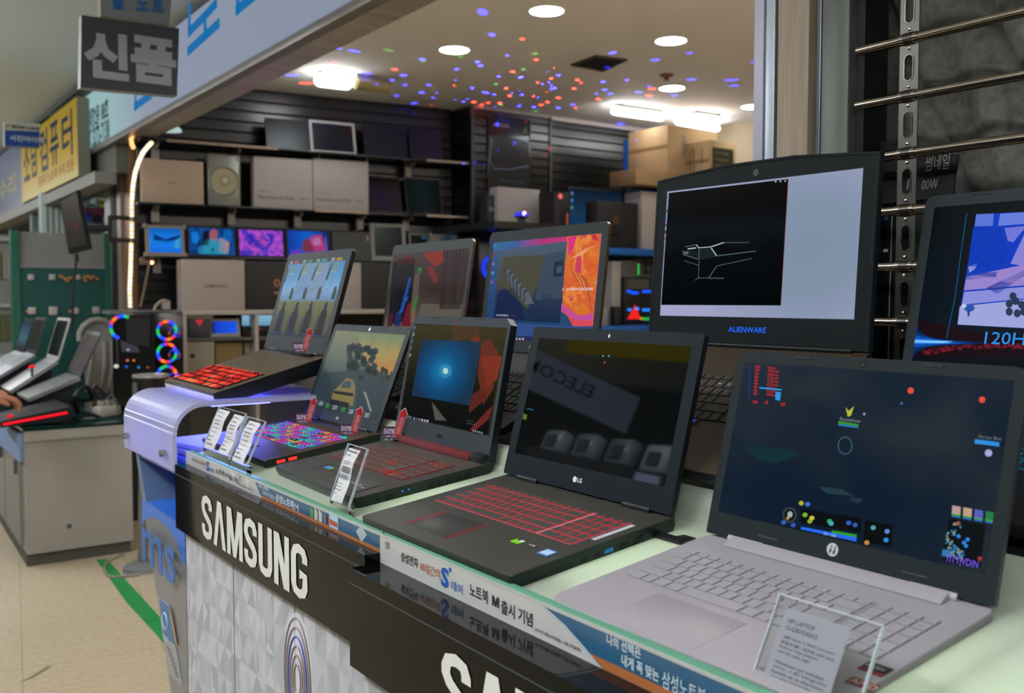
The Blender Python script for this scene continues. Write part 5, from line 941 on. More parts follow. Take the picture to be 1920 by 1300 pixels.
lamp('left white tube lamp over the cardboard boxes', ((1148, 211), (1243, 224))); lamp('right white tube lamp over the cardboard boxes', ((1268, 230), (1347, 244))); lamp('rear white tube lamp over the cardboard boxes', ((1298, 224), (1350, 231)), .03)
P = [atZ(x, y, CEIL) for x, y in ((1072, 120), (1130, 131), (1175, 110), (1118, 103))]; c = sum(P, V()) / 4; t = thing('ceiling_vent', 'dark square vent hole in the shop ceiling', 'vent', c); b = MB(world(t).inverted()); b.prism(P, (0, 0, -.006), mat('#14110d', .8)); b.build('opening', t, 0); b = MB(world(t).inverted()); b.tube([p + V((0, 0, -.006)) for p in P], .009, mat('#4a4438', .6), 4, True); b.build('frame', t)
p = atZ(1250, 140, CEIL); t = thing('sprinkler', 'small dark sprinkler head on the shop ceiling', 'sprinkler', p); b = MB(); b.lathe([(.05, 0), (.045, -.012), (.02, -.018), (.012, -.032), (.026, -.036), (.001, -.04)], mat('#7a5040', .5), 18); b.build('body', t)
p = atZ(318, 246, EYE + 1.12); t = thing('dome_lamp', 'small white dome lamp at the top left of the black slatted wall', 'lamp', p); b = MB(); b.lathe([(.001, .05), (.04, .045), (.075, .015), (.08, 0), (.001, -.01)], em('#b8d0d0', .9), 22); b.build('shade', t); b = MB(); b.cyl((0, 0, .05), (0, 0, CEIL - p.z), .008, mat('#3c3e3c'), 8); b.build('stem', t)
for k, (x, y) in enumerate(((2.5, 2.0), (3.5, 1.5), (4.7, .7), (5.6, 1.6))):  # unseen lamps added below the shop ceiling to brighten it
    t = thing('fill_lamp', 'unseen hanging fill lamp added in the shop to brighten its ceiling', 'ceiling light', (x, y, CEIL), .3, 'added fill lamps in the shop'); b = MB(); b.box((0, 0, -.28), (1.1, .10, .06), em('#fff4ec', 30), None, .02); b.build('tube', t); b = MB(); b.cyl((0, 0, -.25), (0, 0, 0), .008, STEEL, 8); b.build('stem', t)
# LED strip on the jamb
t = thing('light_strip', 'glowing white string of small lamps running up the jamb by the shelves', 'light strip', atX(244, 578, XS - .05)); T = world(t).inverted(); cols = [em(c, 1.7) for c in ('#ffe8b0', '#fff8e8', '#ffd890', '#e8f0ff')]
path = [(284, 268), (277, 275), (268, 286), (260, 303), (253, 325), (249, 350), (247, 380), (247, 408)]; p2 = [(247, 416), (247, 448)]; p3 = [(246, 456), (245, 500), (243, 545), (244, 578)]
i = 0
for ch in (path, p2, p3):
    b = MB(T)
    for a, c in zip(ch, ch[1:]):
        n = max(1, int(math.hypot(c[0] - a[0], c[1] - a[1]) / 4))
        for k in range(n):
            q0 = atX(a[0] + (c[0] - a[0]) * k / n, a[1] + (c[1] - a[1]) * k / n, XS - .05); q1 = atX(a[0] + (c[0] - a[0]) * (k + .62) / n, a[1] + (c[1] - a[1]) * (k + .62) / n, XS - .05)
            b.cyl(q0, q1, .0135, cols[i % 4], 6); i += 1
    b.build('lamps', t)
b = MB(T); allp = [atX(x, y, XS - .04) for x, y in path + p2 + p3]; b.tube(allp, .012, mat('#8a7a60', .5), 6); b.build('cord', t)
t = thing('light_string_end', 'short end of the lamp string hooked under the sign beam', 'light strip', atX(248, 262, XS - .06)); b = MB(world(t).inverted()); b.tube([atX(x, y, XS - .06) for x, y in ((256, 238), (250, 248), (246, 260), (247, 270), (250, 277))], .014, em('#f0b070', 2), 6); b.build('lamps', t)

# ------------------------------------------------------------------ shelves on the slatted wall
SH = mat('#15201e', .12, 0, .6); SHE = mat('#8a7a68', .35, .4); BRK = mat('#8a8478', .45)
def shelf(label, z, s0, s1, d=.31, edges=(), brk=()):
    t = thing('wall_shelf', label, 'shelf', wp(0, 0, z), -TH, 'shelves on the slatted wall'); b = MB(); b.bx(s0, s1, -d, -.016, -.012, 0, SH, .001); b.build('board', t)
    for (a, c) in edges: b = MB(); b.bx(a, c, -d - .003, -d + .004, -.014, .004, SHE); b.build('price_rail', t, 0)
    for s in brk: b = MB(); b.prism([(s, -.016, -.012), (s, -.016, -.10), (s, -.03, -.11), (s, -.06, -.05), (s, -d * .7, -.03), (s, -d * .7, -.012)], (.012, 0, 0), BRK); b.bx(s - .02, s + .03, -.1, -.09, -.11, -.035, mat('#9a948a', .5)); b.build('bracket', t, 0)
    return t
zA = sum(atW(x, y, .31).z for x, y in ((310, 262), (600, 283), (870, 305))) / 3
zB = sum(atW(x, y, .31).z for x, y in ((270, 385), (500, 388), (870, 402))) / 3
zC = sum(atW(x, y, .25).z for x, y in ((280, 478), (530, 486))) / 2
sx = lambda px, py=300, off=.31: ws(atW(px, py, off))
shelf('topmost dark glass shelf holding the pale open laptop', zA, sx(262), LW - .01, .31, ((sx(313), sx(410)), (sx(412), sx(520)), (sx(800), sx(878))), [sx(p) for p in (300, 455, 605, 695, 785)])
shelf('middle dark glass shelf holding the white boxes and the square fan', zB, sx(258), LW - .01, .31, ((sx(590), sx(690)), (sx(800), sx(878))), [sx(p) for p in (298, 445, 572, 692, 780)])
shelf('lowest dark shelf holding the row of small lit screens', zC, sx(270, 480, .25), LW - .01, .25, (), [sx(p, 480, .25) for p in (300, 445)])
def wbox(name, label, cat, x0, y0, x1, y1, off, d, m, deco=None, group=None, zbase=None, bev=.004):
    """A box whose front, in the wall's direction, fills the given window of the view; stands at off from the wall."""
    a, c = atW(x0, y1, off), atW(x1, y0, off); bl = atW(x0, (y0 + y1) / 2, off); br = atW(x1, (y0 + y1) / 2, off); w = ws(br) - ws(bl); z0 = zbase if zbase is not None else (atW((x0 + x1) / 2, y1, off)).z; z1 = atW((x0 + x1) / 2, y0, off).z
    t = thing(name, label, cat, wp((ws(bl) + ws(br)) / 2, off, z0), -TH, group); h = z1 - z0
    b = MB(); b.box((0, d / 2, h / 2), (w, d, h), m, None, bev); o = b.build('body', t)
    if deco: b = MB(M.Rotation(R(90), 4, 'X')); deco(b, w, h, t); b.T = M.Identity(4); b.build('lettering', o, 0)
    return t, w, h
CARD = mat('#a8968a', .6); CARDW = mat('#a39a94', .6); DG = mat('#26221f', .6)
pr = lambda txt, fx, fy, hh, wf, c='#4a4442', bold=.02: (lambda b, w, h, t: b.text(txt, M.Translation((w * fx, h * fy, .0012)), h * hh, mat(c, .6), bold, width=w * wf))
wbox('carton', 'plain white carton at the left end of the middle shelf', 'box', 266, 300, 382, 379, .26, .09, mat('#a8927e', .6), pr('ASUS', -.08, .46, .045, .12), 'white laptop cartons', zB + .001)
def d_pen(b, w, h, t):
    b.text('SAMSUNG', M.Translation((-w * .44, h * .31, .0012)), h * .035, mat('#6a6462', .6), .02, width=w * .2); b.text('Notebook Pen', M.Translation((-w * .44, h * .18, .0012)), h * .075, mat('#55504e', .6), .03, width=w * .62); b.text('SENS', M.Translation((w * .27, h * .19, .0012)), h * .045, mat('#6a6462', .6), .02, width=w * .14)
wbox('carton', 'white printed carton on the middle shelf next to the square fan', 'box', 476, 296, 586, 379, .26, .09, CARDW, d_pen, 'white laptop cartons', zB + .001); wbox('carton', 'white printed carton on the middle shelf, farther right of the two twins', 'box', 587, 300, 691, 383, .26, .09, CARDW, d_pen, 'white laptop cartons', zB + .001)
# square fan
pa, pb = atW(388, 285, .24), atW(452, 380, .24); w = ws(pb) - ws(pa); h = pa.z - zB - .003; t = thing('box_fan', 'square silver fan with a gold disc on the middle shelf', 'fan', wp(ws(pa) + w / 2, .24, zB + .001), -TH)
b = MB(); b.box((0, .03, h / 2), (w, .07, h), mat('#8f9088', .3, .5), None, .02); hs = b.build('housing', t)
b = MB(); b.lathe([(w * .45, -.008), (w * .43, -.016), (w * .39, -.012), (w * .38, 0)], mat('#8a8468', .4, .3), 32, (0, 0, h * .48), 'y'); b.build('rim', t); b = MB(); b.lathe([(.001, -.004), (w * .12, -.010), (w * .38, -.002)], mat('#7c6c4a', .35, .5), 32, (0, 0, h * .48), 'y'); b.build('disc', t); b = MB(); b.lathe([(.001, -.022), (w * .09, -.02), (w * .11, -.008)], mat('#a8a898', .3), 24, (0, 0, h * .48), 'y'); b.build('hub', t)
b = MB()
for x, z in ((-w * .4, h * .9), (w * .4, h * .9), (w * .4, h * .06)): b.cyl((x, -.006, z), (x, -.002, z), .012, mat('#8a7458', .5), 10)
b.build('screw', t)
# notebooks and tablets standing on the shelves
def tablet(name, label, x0, y0, x1, y1, off, rim, frm, scr, zb, lean=10, th=.018, group=None, cat='laptop', deco=None, base=0):
    pa, pb = atW(x0, (y0 + y1) / 2, off), atW(x1, (y0 + y1) / 2, off); w = ws(pb) - ws(pa); h = (atW((x0 + x1) / 2, y0, off).z - zb) / math.cos(R(lean))
    t = thing(name, label, cat, wp((ws(pa) + ws(pb)) / 2, off, zb + .001), -TH, group); LM = M.Rotation(R(90 - lean), 4, 'X')
    b = MB(LM); b.prism([(x, y, 0) for x, y in rr(w, h, .008, 3, 0, h / 2)], (0, 0, -th), frm); b.build('lid' if base else 'body', t)
    if scr: b = MB(LM); b.poly([(-w / 2 + rim, rim * 1.2, .001), (w / 2 - rim, rim * 1.2, .001), (w / 2 - rim, h - rim, .001), (-w / 2 + rim, h - rim, .001)], scr, [(0, 0), (1, 0), (1, 1), (0, 1)]); s = b.build('screen', t, 0)
    if deco and scr: b = MB(LM); deco(b, w, h); b.build('picture', s, 0)
    if base: b = MB(); b.box((0, -base / 2 - .002, .009), (w, base, .016), frm, None, .003); b.build('base', t)
    return t
OFF = mat('#0d1110', .2)
tablet('closed_laptop', 'grey closed laptop leaning at the top shelf left of the pale framed one', 500, 222, 582, 282, .20, 0, mat('#23282a', .35, .5), None, zA, 12)
tablet('open_laptop', 'pale framed laptop with a dead black screen on the topmost shelf', 583, 226, 669, 287, .22, .02, mat('#a9aca8', .4), mat('#141a16', .25), zA, 12)
tablet('closed_laptop', 'black laptop leaning on the topmost shelf right of the pale framed one', 684, 235, 765, 292, .22, 0, mat('#0e1012', .4), None, zA, 10); tablet('closed_laptop', 'black laptop at the right end of the topmost shelf', 770, 240, 830, 298, .22, 0, mat('#0c0e0f', .4), None, zA, 10)
tablet('open_laptop', 'dark open laptop on the middle shelf right of the white cartons', 694, 330, 755, 384, .16, .012, mat('#181b1c', .4), mat('#1a1814', .2), zB, 14, base=.12); tablet('open_laptop', 'dark open laptop at the right end of the middle shelf', 764, 334, 832, 390, .16, .012, mat('#161a1b', .4), picture([(0, '#141c18'), (.5, '#18242a'), (1, '#101412')], 'u', .6, .2), zB, 14, base=.12)
# the row of lit screens
def d_rug(b, w, h):
    for q, c in (([(-.3, .35), (.05, .30), (.35, .42), (.4, .55), (.0, .40), (-.3, .55)], '#062c6c'), ([(-.36, .2), (.1, .25), (.3, .4), (.1, .35), (-.36, .38)], '#1878e0'), ([(.2, .12), (.36, .12), (.36, .5), (.28, .4)], '#40a0c8')): b.poly([(x * w, y * h + h * .15, .0016) for x, y in q], em(c, .9))
t = tablet('rugged_tablet', 'pale rugged tablet with a bright blue screen at the left end of the lit row', 274, 422, 347, 476, .17, .022, mat('#8c8070', .6), picture([(0, '#1068d8'), (.5, '#1880e8'), (1, '#0c58b0')], 'v', 1, .3), zC, 8, .03, None, 'tablet', d_rug)
b = MB(M.Rotation(R(82), 4, 'X')); pa, pb = atW(274, 450, .17), atW(347, 450, .17); w = ws(pb) - ws(pa); h = atW(310, 422, .17).z - zC
for x in (-w / 2, w / 2):
    for y in (.012, h - .006): b.box((x, y, -.012), (.03, .03, .04), mat('#8f8372', .6), None, .008)
b.build('corner_guard', t)
def d_man(b, w, h):
    for q, c in (([(-.2, .1), (-.15, .5), (-.05, .62), (.12, .6), (.25, .5), (.3, .1)], '#2a90b0'), ([(.12, .2), (.15, .62), (.25, .6), (.36, .48), (.32, .12), (.24, .12)], '#a08898'), ([(-.06, .55), (-.03, .85), (.05, .92), (.12, .85), (.10, .55)], '#a05868'), ([(-.2, .4), (-.18, .8), (-.08, .88), (-.04, .6), (-.1, .35)], '#101828'), ([(-.4, .45), (-.3, .42), (-.25, .6), (-.3, .8), (-.42, .78)], '#1478d0'), ([(.2, .55), (.4, .5), (.42, .85), (.25, .88)], '#0e60b0'), ([(-.02, .16), (.03, .16), (.03, .3), (-.02, .3)], '#103848'), ([(-.3, .12), (-.2, .1), (-.16, .4), (-.28, .3)], '#2a78a8'), ([(.02, .5), (.08, .48), (.06, .6)], '#c82840')): b.poly([(x * w, y * h, .0016) for x, y in q], em(c, .9))
tablet('portable_screen', 'dark monitor with a person in pale clothes on it, second in the lit row', 352, 424, 444, 482, .18, .014, DARK, picture([(.3, '#0a1830'), (.5, '#0c4890'), (.7, '#1050a0')], 'n', .9, .3, 3, .5), zC, 8, .02, 'dark monitors in the lit row', 'monitor', d_man)
tablet('portable_screen', 'dark monitor with a purple cloudy picture, third in the lit row', 446, 428, 535, 483, .18, .014, DARK, picture([(.3, '#1420a0'), (.45, '#5a38c0'), (.52, '#c050c8'), (.6, '#7038b0'), (.72, '#1430b8')], 'n', .95, .3, 2.2, .4), zC, 8, .02, 'dark monitors in the lit row', 'monitor', lambda b, w, h: (b.text('NEVER SAY', M.Translation((-w * .17, h * .55, .0016)), h * .06, em('#201838', .8), .04, width=w * .36), b.text('NEVER', M.Translation((-w * .22, h * .43, .0016)), h * .06, em('#201838', .8), .04, width=w * .45)))
def d_fist(b, w, h):
    for q, c in (([(-.16, .3), (-.12, .62), (-.02, .72), (.05, .55), (.12, .3), (.0, .2)], '#783048'), ([(.02, .5), (.06, .78), (.3, .84), (.36, .3), (.14, .25)], '#b03878'), ([(.08, .55), (.12, .72), (.26, .74), (.28, .5), (.14, .45)], '#b88ab8'), ([(-.4, .12), (-.1, .14), (-.2, .3), (-.4, .26)], '#6838c0'), ([(.34, .2), (.42, .2), (.4, .8), (.36, .7)], '#6050b0')): b.poly([(x * w, y * h, .0016) for x, y in q], em(c, .9))
tablet('portable_screen', 'dark monitor with a pink fist picture, fourth in the lit row', 537, 430, 622, 486, .18, .014, DARK, picture([(0, '#1038a0'), (.5, '#0c60c8'), (1, '#101c50')], 'u', .9, .3), zC, 8, .02, 'dark monitors in the lit row', 'monitor', d_fist)
tablet('portable_screen', 'unlit dark monitor right of the pink fist picture', 624, 434, 697, 490, .18, .010, mat('#232524', .5), mat('#262726', .3), zC, 8, .02, 'dark monitors in the lit row', 'monitor', lambda b, w, h: b.box((w * .42, h * .78, .0012), (w * .05, h * .18, .001), mat('#b08898', .5)))
tablet('rugged_tablet', 'white framed small screen with a dark display right of the lit row', 697, 419, 763, 484, .14, .03, mat('#9a9a94', .5), mat('#101a22', .2), zC, 8, .03, None, 'tablet')
tablet('small_tablet', 'small white tablet with a blue corner left of the coloured package', 771, 438, 806, 486, .16, .012, mat('#8c8a84', .5), mat('#15181a', .2), zC, 12, .015, None, 'tablet', lambda b, w, h: b.poly([(x * w, y * h, .0016) for x, y in ((.15, .8), (.4, .82), (.4, .95), (.15, .93))], mat('#2f80b8', .4)))
def d_pack(b, w, h, t):
    for x, y, ww, hh, c in ((-.35, .55, .25, .2, '#2878b0'), (-.1, .7, .12, .3, '#2060a0'), (.1, .75, .3, .35, '#2070a8'), (.05, .4, .35, .3, '#9060d0'), (-.3, .3, .2, .25, '#b0b0c0'), (.3, .5, .2, .5, '#a8a098')): b.poly([(w * (x - ww / 2), h * (y - hh / 2), .0012), (w * (x + ww / 2), h * (y - hh / 2), .0012), (w * (x + ww / 2 - .02), h * (y + hh / 2), .0012), (w * (x - ww / 2 + .05), h * (y + hh / 2 - .05), .0012)], mat(c, .5))
wbox('goods_package', 'white package printed with blue and violet shapes by the pillar', 'box', 806, 437, 860, 500, .12, .06, mat('#a09a96', .5), d_pack, None, zC + .001)
wbox('carton', 'tall white carton behind the printed package by the pillar', 'box', 830, 430, 893, 560, .05, .04, mat('#9a948e', .6), None, 'white laptop cartons')

# ------------------------------------------------------------------ bench with compartments
BT = EYE - .083; WB = mat('#a89e94', .5); WBI = mat('#6a655c', .6)
s0, s1 = sx(343, 585, .55), sx(868, 585, .55); o0 = .56
t = thing('work_bench', 'white bench with open compartments under the slatted wall', 'bench', wp(0, 0, 0), -TH)
b = MB(); b.bx(s0 - .0, s1, -o0, -.02, BT - .03, BT, WB, .002); b.build('top', t)
b = MB()
for s in (s0, sx(478, 600, .55), sx(600, 600, .55), s1 - .02): b.bx(s, s + .022, -o0 + .004, -.03, 0, BT - .03, WB)
b.bx(s0, s1, -.05, -.03, 0, BT - .03, WBI); b.build('carcass', t, 0)
zS = atW(400, 633, .5).z
b = MB(); b.bx(s0 + .02, s1, -o0 + .03, -.05, zS - .02, zS, mat('#57544c', .6)); b.build('inner_shelf', t, 0)
t2 = thing('low_shelf', 'grey shelf edge running left over the computer towers', 'shelf', wp(0, 0, BT), -TH); b = MB(); b.bx(sx(206, 580, .5), s0 - .002, -.52, -.05, -.022, 0, mat('#6f7174', .4)); b.build('board', t2)
wbox('device_screen', 'small dark device with a red mark in the bench compartment', 'device', 353, 594, 395, 634, .5, .1, mat('#3a3a3c', .5), lambda b, w, h, t: b.poly([(-w * .2, h * .85, .0012), (0, h * .55, .0012), (w * .2, h * .85, .0012)], em('#c83038', .9)), None, zS + .001); wbox('white_box', 'thin white box lying on the small dark device', 'box', 352, 590, 400, 597, .51, .12, WB, None, None, None, .001)
tablet('rugged_tablet', 'beige framed tablet with a blue screen in the bench compartment', 392, 598, 451, 634, .48, .02, mat('#8f8a7c', .5), picture([(0, '#0a1020'), (.2, '#1040c8'), (1, '#1458e8')], 'u', 1, .3), zS + .001, 14, .03, None, 'tablet')
tablet('device_screen', 'bright pale screen in the bench compartment at the red striped device', 452, 590, 512, 612, .40, .006, DARK, picture([(0, '#6a98b8'), (1, '#88b4d0')], 'v', .95, .3), atW(480, 613, .4).z, 0, .02, None, 'monitor', lambda b, w, h: b.poly([(-w * .05, h, .0016), (w * .05, h, .0016), (0, h * .5, .0016)], em('#182028', 1)))
wbox('black_device', 'black device with a red stripe under the bright pale screen', 'device', 455, 613, 512, 636, .45, .2, DARK, lambda b, w, h, t: (b.box((0, h * .8, .001), (w * .25, h * .1, .001), em('#b02020', .9)), b.box((-w * .15, h * .3, .001), (w * .5, h * .12, .001), em('#601818', .8))), None, zS + .001)
wbox('cabinet_box', 'white cabinet box with a round black hole under the bench', 'box', 349, 640, 402, 700, .5, .3, mat('#9a9384', .6), lambda b, w, h, t: (b.prism([(-w * .28 + .016 * math.cos(a * .4), h * .55 + .016 * math.sin(a * .4), .0014) for a in range(16)], (0, 0, -.001), BLK), b.box((0, h * .93, .002), (w, h * .12, .004), WB)), None, atW(375, 700, .5).z)
wbox('cardboard_box', 'small brown cardboard box under the bench beside the round holed box', 'box', 404, 641, 455, 690, .45, .25, mat('#8a7448', .7), lambda b, w, h, t: b.poly([(-w * .4, 0, .0012), (w * .42, 0, .0012), (w * .3, h * .3, .0012), (-w * .35, h * .35, .0012)], mat('#a09a84', .6)), None, atW(430, 700, .45).z)
wbox('white_box', 'small white box under the bench at the dark device', 'box', 458, 640, 480, 665, .42, .15, mat('#9a9484', .6), None, None, None)
b_, w, h = wbox('carton', 'large white carton with small dark lettering standing on the bench', 'box', 342, 487, 459, 579, .42, .20, mat('#a3948a', .6), pr('SAMSUNG', -.15, .44, .07, .36, '#4a403a', .035), None, BT + .001)
b = MB(); b.box((-w / 2 - .0008, .06, h * .78), (.001, .05, h * .22), mat('#8a7a78', .5)); b.build('label', b_, 0)
def d_badge(c, fx, fy):
    def f(b, w, h, t): b.prism([(w * fx + w * .07 * math.cos(a * .45), h * fy + w * .085 * math.sin(a * .45), .0014) for a in range(14)], (0, 0, -.001), mat(c, .4, .3)); b.box((w * fx, h * (fy - .2), .001), (w * .14, h * .05, .001), mat(c, .4, .3)); b.prism([(w * fx + w * .03 * math.cos(a * .45), h * fy + w * .045 * math.sin(a * .45), .0022) for a in range(14)], (0, 0, -.001), mat('#3a2a1c', .5))
    return f
wbox('carton', 'black carton with a copper badge beside the large white carton', 'box', 460, 490, 552, 580, .40, .18, DG, d_badge('#8a6040', .14, .55), 'dark cartons on the bench', BT + .001)
wbox('carton', 'white carton on the bench half behind the tall lit screen', 'box', 590, 492, 678, 580, .40, .18, mat('#a09890', .6), None, 'white laptop cartons', BT + .001); wbox('carton', 'black carton with a red mark behind the dim red screen', 'box', 680, 492, 760, 580, .42, .18, DG, lambda b, w, h, t: b.poly([(w * .35, h * .4, .0012), (w * .48, h * .42, .0012), (w * .46, h * .6, .0012), (w * .36, h * .58, .0012)], mat('#8a2018', .5)), 'dark cartons on the bench', BT + .001)
t = thing('power_adapter', 'pale plug adapter on a hoop of cord at the left end of the bench', 'adapter', atW(312, 578, .4)); T = world(t).inverted(); b = MB(T); b.box(atW(311, 572, .4), (.05, .04, .06), mat('#a49a8c', .5), None, .008); b.build('plug', t); b = MB(T); b.tube([atW(x, y, .42) for x, y in ((289, 582), (292, 574), (300, 566), (308, 563), (314, 566))], .010, mat('#988c78', .5), 8); b.build('cord', t)
cable('hanging_cable', 'thin beige cord hanging from the lit row to the bench', [atW(x, y, .3) for x, y in ((281, 490), (276, 515), (270, 545), (263, 576))], .007, mat('#7c6c54', .6)); t = thing('wall_socket', 'small box with a glowing lamp under the rugged blue tablet', 'socket', atW(283, 490, .14), -TH); b = MB(); b.box((-.02, 0, 0), (.10, .06, .05), mat('#7a5c4a', .5), None, .008); b.build('body', t); b = MB(); b.lathe([(.001, -.012), (.012, 0)], em('#ffc890', 4), 12, (0, -.032, -.01), 'y'); b.build('lamp', t)

# ------------------------------------------------------------------ computer towers and tower fan
def rgb_ring(t, c, rad, axis='y', a0=0, a1=360, n=28, r=.009, seed=0):
    pal = [em(x, 1.25) for x in ('#28c050', '#2890ff', '#2850ff', '#2850ff', '#f02878', '#ff8a10', '#ff7a10', '#e83058', '#2848ff', '#2860f0', '#18b060')]
    b = MB(); b.ring(c, rad, r, None, n, 6, axis, a0, a1, [pal[((i + seed) * 11 // 14) % 11] for i in range(n)]); return b.build('fan_ring', t, 40)
pa, pb, pc, pd = atY(211, 584, 5.55), atY(290, 584, 5.55), atY(343, 584, 5.7), atY(211, 720, 5.55)
TB = mat('#0b0d0e', .35); t = thing('computer_tower', 'black glass sided computer tower with glowing rainbow fan rings', 'computer', (pa.x, 5.55, EYE - .60)); T = world(t).inverted()
x0, x1, x2 = pa.x, pb.x, pc.x; zt_, zb_ = EYE - .095, EYE - .60
b = MB(T); b.prism([(x0, 5.57, zb_), (x1, 5.57, zb_), (x1 + .09, 5.95, zb_), (x0 + .09, 5.95, zb_)], (0, 0, zt_ - zb_), TB); b.build('body', t)
b = MB(T); b.prism([(x0 + .012, 5.566, zb_ + .05), (x1 - .012, 5.566, zb_ + .05), (x1 - .012, 5.566, zt_ - .015), (x0 + .012, 5.566, zt_ - .015)], (0, -.004, 0), mat('#1b1d1f', .15)); gl = b.build('side_window', t, 0)
b = MB(T); q = lambda x, y: atY(x, y, 5.558)
for pts, c in (([(235, 595), (282, 597), (280, 650), (238, 645)], '#2c2c2d'), ([(226, 638), (258, 650), (262, 662), (228, 660)], '#4a4a54')): b.poly([q(*p) for p in pts], mat(c, .3))
for x, y, r_, c in ((240, 656, 3, '#a8b0d8'), (218, 687, 5, '#c8c8b8'), (239, 676, 3, '#d06868'), (251, 676, 2.5, '#d08820'), (237, 688, 3, '#2858d0'), (260, 689, 3, '#2878c0'), (277, 689, 2.5, '#a85020'), (262, 623, 2, '#1858c0')): b.poly([q(x + r_ * math.cos(k), y + r_ * .8 * math.sin(k)) for k in [i * .8 for i in range(8)]], em(c, 1.1))
b.poly([q(*p) for p in ((267, 624), (278, 620), (279, 640), (275, 640), (270, 630))], em('#b02028', .9)); b.bx(*(lambda a, c: (a.x, c.x, 5.559, 5.562, c.z, a.z))(q(217, 630), q(223, 690)), mat('#3c3e40', .3)); b.build('parts_inside', gl, 0)
rgb_ring(t, V(atY(230, 614, 5.553)) - V((pa.x, 5.55, EYE - .60)), .062, 'y', 60, 250, 20)
b = MB(T); b.bx(x1 + .004, x2, 5.70, 6.05, zb_ - .02, zt_ + .01, mat('#07080a', .2), .004); fr = b.build('front_panel', t)
for k, py in enumerate((620, 662, 704)):
    c = atY(313, py, 5.69); rgb_ring(t, V(c) - V((pa.x, 5.55, EYE - .60)), .052, 'y', 0, 360, 28, .0085, k * 3); c = atY(327, py + 4, 5.695); b = MB(T); b.ring(c, .030, .006, None, 14, 5, 'y', -60, 200, [em(x, .7) for x in ('#2848e0', '#2040c0', '#c03060', '#b05818', '#2848e0')]); b.build('fan_ring', t)
b = MB(T)
b.bx(x0 + .06, x2, 5.60, 6.05, 0, zb_ - .021, mat('#1a1d1e', .6)); b.build('plinth', t, 0)
t = thing('tower_fan', 'dark tower fan with a grey round top on a pole and disc foot', 'fan', (1.17, 4.56, 0)); FB = mat('#4a4e52', .4); zt_ = EYE - .365
b = MB(); b.lathe([(.055, .62), (.06, .64), (.075, zt_ - .02), (.078, zt_)], mat('#101416', .35), 28, (.03, 0, 0)); b.build('body', t)
b = MB(); b.lathe([(.078, zt_), (.082, zt_ + .004), (.080, zt_ + .014), (.066, zt_ + .016), (.062, zt_ + .008), (.001, zt_ + .008)], mat('#8f8a88', .35, .3), 30, (.03, 0, 0)); b.box((.03, 0, zt_ + .011), (.02, .11, .006), mat('#77716e', .4), M.Rotation(.5, 3, 'Z')); b.build('top', t)
b = MB()
for k in range(22): b.box((-.045, -.02, .64 + k * .0105), (.012, .05, .004), mat('#8c8c86', .4, .5))
b.build('grille', t, 0); b = MB(); b.cyl((-.02, 0, .04), (-.005, 0, .63), .022, mat('#7d7f7c', .35, .5), 16); b.build('pole', t); b = MB(); b.lathe([(.001, .04), (.05, .038), (.085, .02), (.09, 0)], mat('#7c7e80', .4, .3), 30, (-.02, 0, 0)); b.build('foot', t)

# ------------------------------------------------------------------ pillar and right hand side
def fbox(name, label, cat, x0, y0, x1, y1, Y, d, m, deco=None, group=None, z0=None, bev=.003, rz=0):
    a, c = atY(x0, (y0 + y1) / 2, Y), atY(x1, (y0 + y1) / 2, Y); zt = atY((x0 + x1) / 2, y0, Y).z; zb = z0 if z0 is not None else atY((x0 + x1) / 2, y1, Y).z; w, h = c.x - a.x, zt - zb
    t = thing(name, label, cat, ((a.x + c.x) / 2, Y, zb), rz, group); b = MB(); b.box((0, d / 2, h / 2), (w, d, h), m, None, bev); o = b.build('body', t)
    if deco: b = MB(M.Rotation(R(90), 4, 'X')); deco(b, w, h, t); b.T = M.Identity(4); b.build('lettering', o, 0)
    return t, w, h
def d_post(b, w, h, t):
    g = mat('#2c2f30', .2); b.poly([(-w * .46, h * .06, .001), (w * .46, h * .06, .001), (w * .46, h * .78, .001), (-w * .46, h * .72, .001)], g)
    b.text('HANSUNG', M.Translation((-w * .38, h * .86, .0014)), h * .045, mat('#9aa09a', .5), .03, width=w * .38)
    b.tube([(-w * .42, h * .7, .002), (-w * .46, h * .4, .002), (-w * .38, h * .30, .002), (0, h * .31, .002), (w * .44, h * .38, .002)], .006, mat('#6a8098', .3), 5); b.tube([(-w * .3, h * .74, .002), (w * .05, h * .72, .002), (w * .4, h * .68, .002)], .005, mat('#50687c', .3), 5); b.poly([(w * .28, h * .82, .0014), (w * .42, h * .80, .0014), (w * .4, h * .92, .0014)], mat('#1a4030', .5)); b.text('GAMING NOTEBOOK', M.Translation((-w * .25, h * .14, .0014)), h * .03, mat('#4a5252', .5), .02, width=w * .6)
fbox('poster', 'tall grey poster on the slatted pillar', 'poster', 914, 220, 995, 362, PY - .012, .006, mat('#26282a', .25), d_post)
t, w, h = fbox('white_carton', 'white carton on the ledge before the slatted pillar', 'box', 934, 353, 1012, 428, PY - .35, .12, mat('#a8a09a', .7), lambda b, w, h, t: (b.text('SAMSUNG', M.Translation((-w * .42, h * .44, .0012)), h * .035, mat('#8a8280', .6), .02, width=w * .15), b.ring((w * .3, h * .2, .001), .03, .002, mat('#8a8c9a', .5), 12, 4, 'z', 20, 160)))
zl = t.location.z
fbox('dark_carton', 'dark carton with white lettering left of the white carton on the ledge', 'box', 914, 366, 935, 428, PY - .3, .12, mat('#2a2c2c', .5), pr('Dell', -.3, .5, .12, .7, '#b0b0a8'), None, zl)
t = thing('pillar_ledge', 'dark ledge at the foot of the pillar poster', 'shelf', (4.3, PY - .25, zl)); b = MB(); b.bx(-.55, .62, -.6, .236, -.05, -.001, mat('#141718', .4)); b.build('board', t)
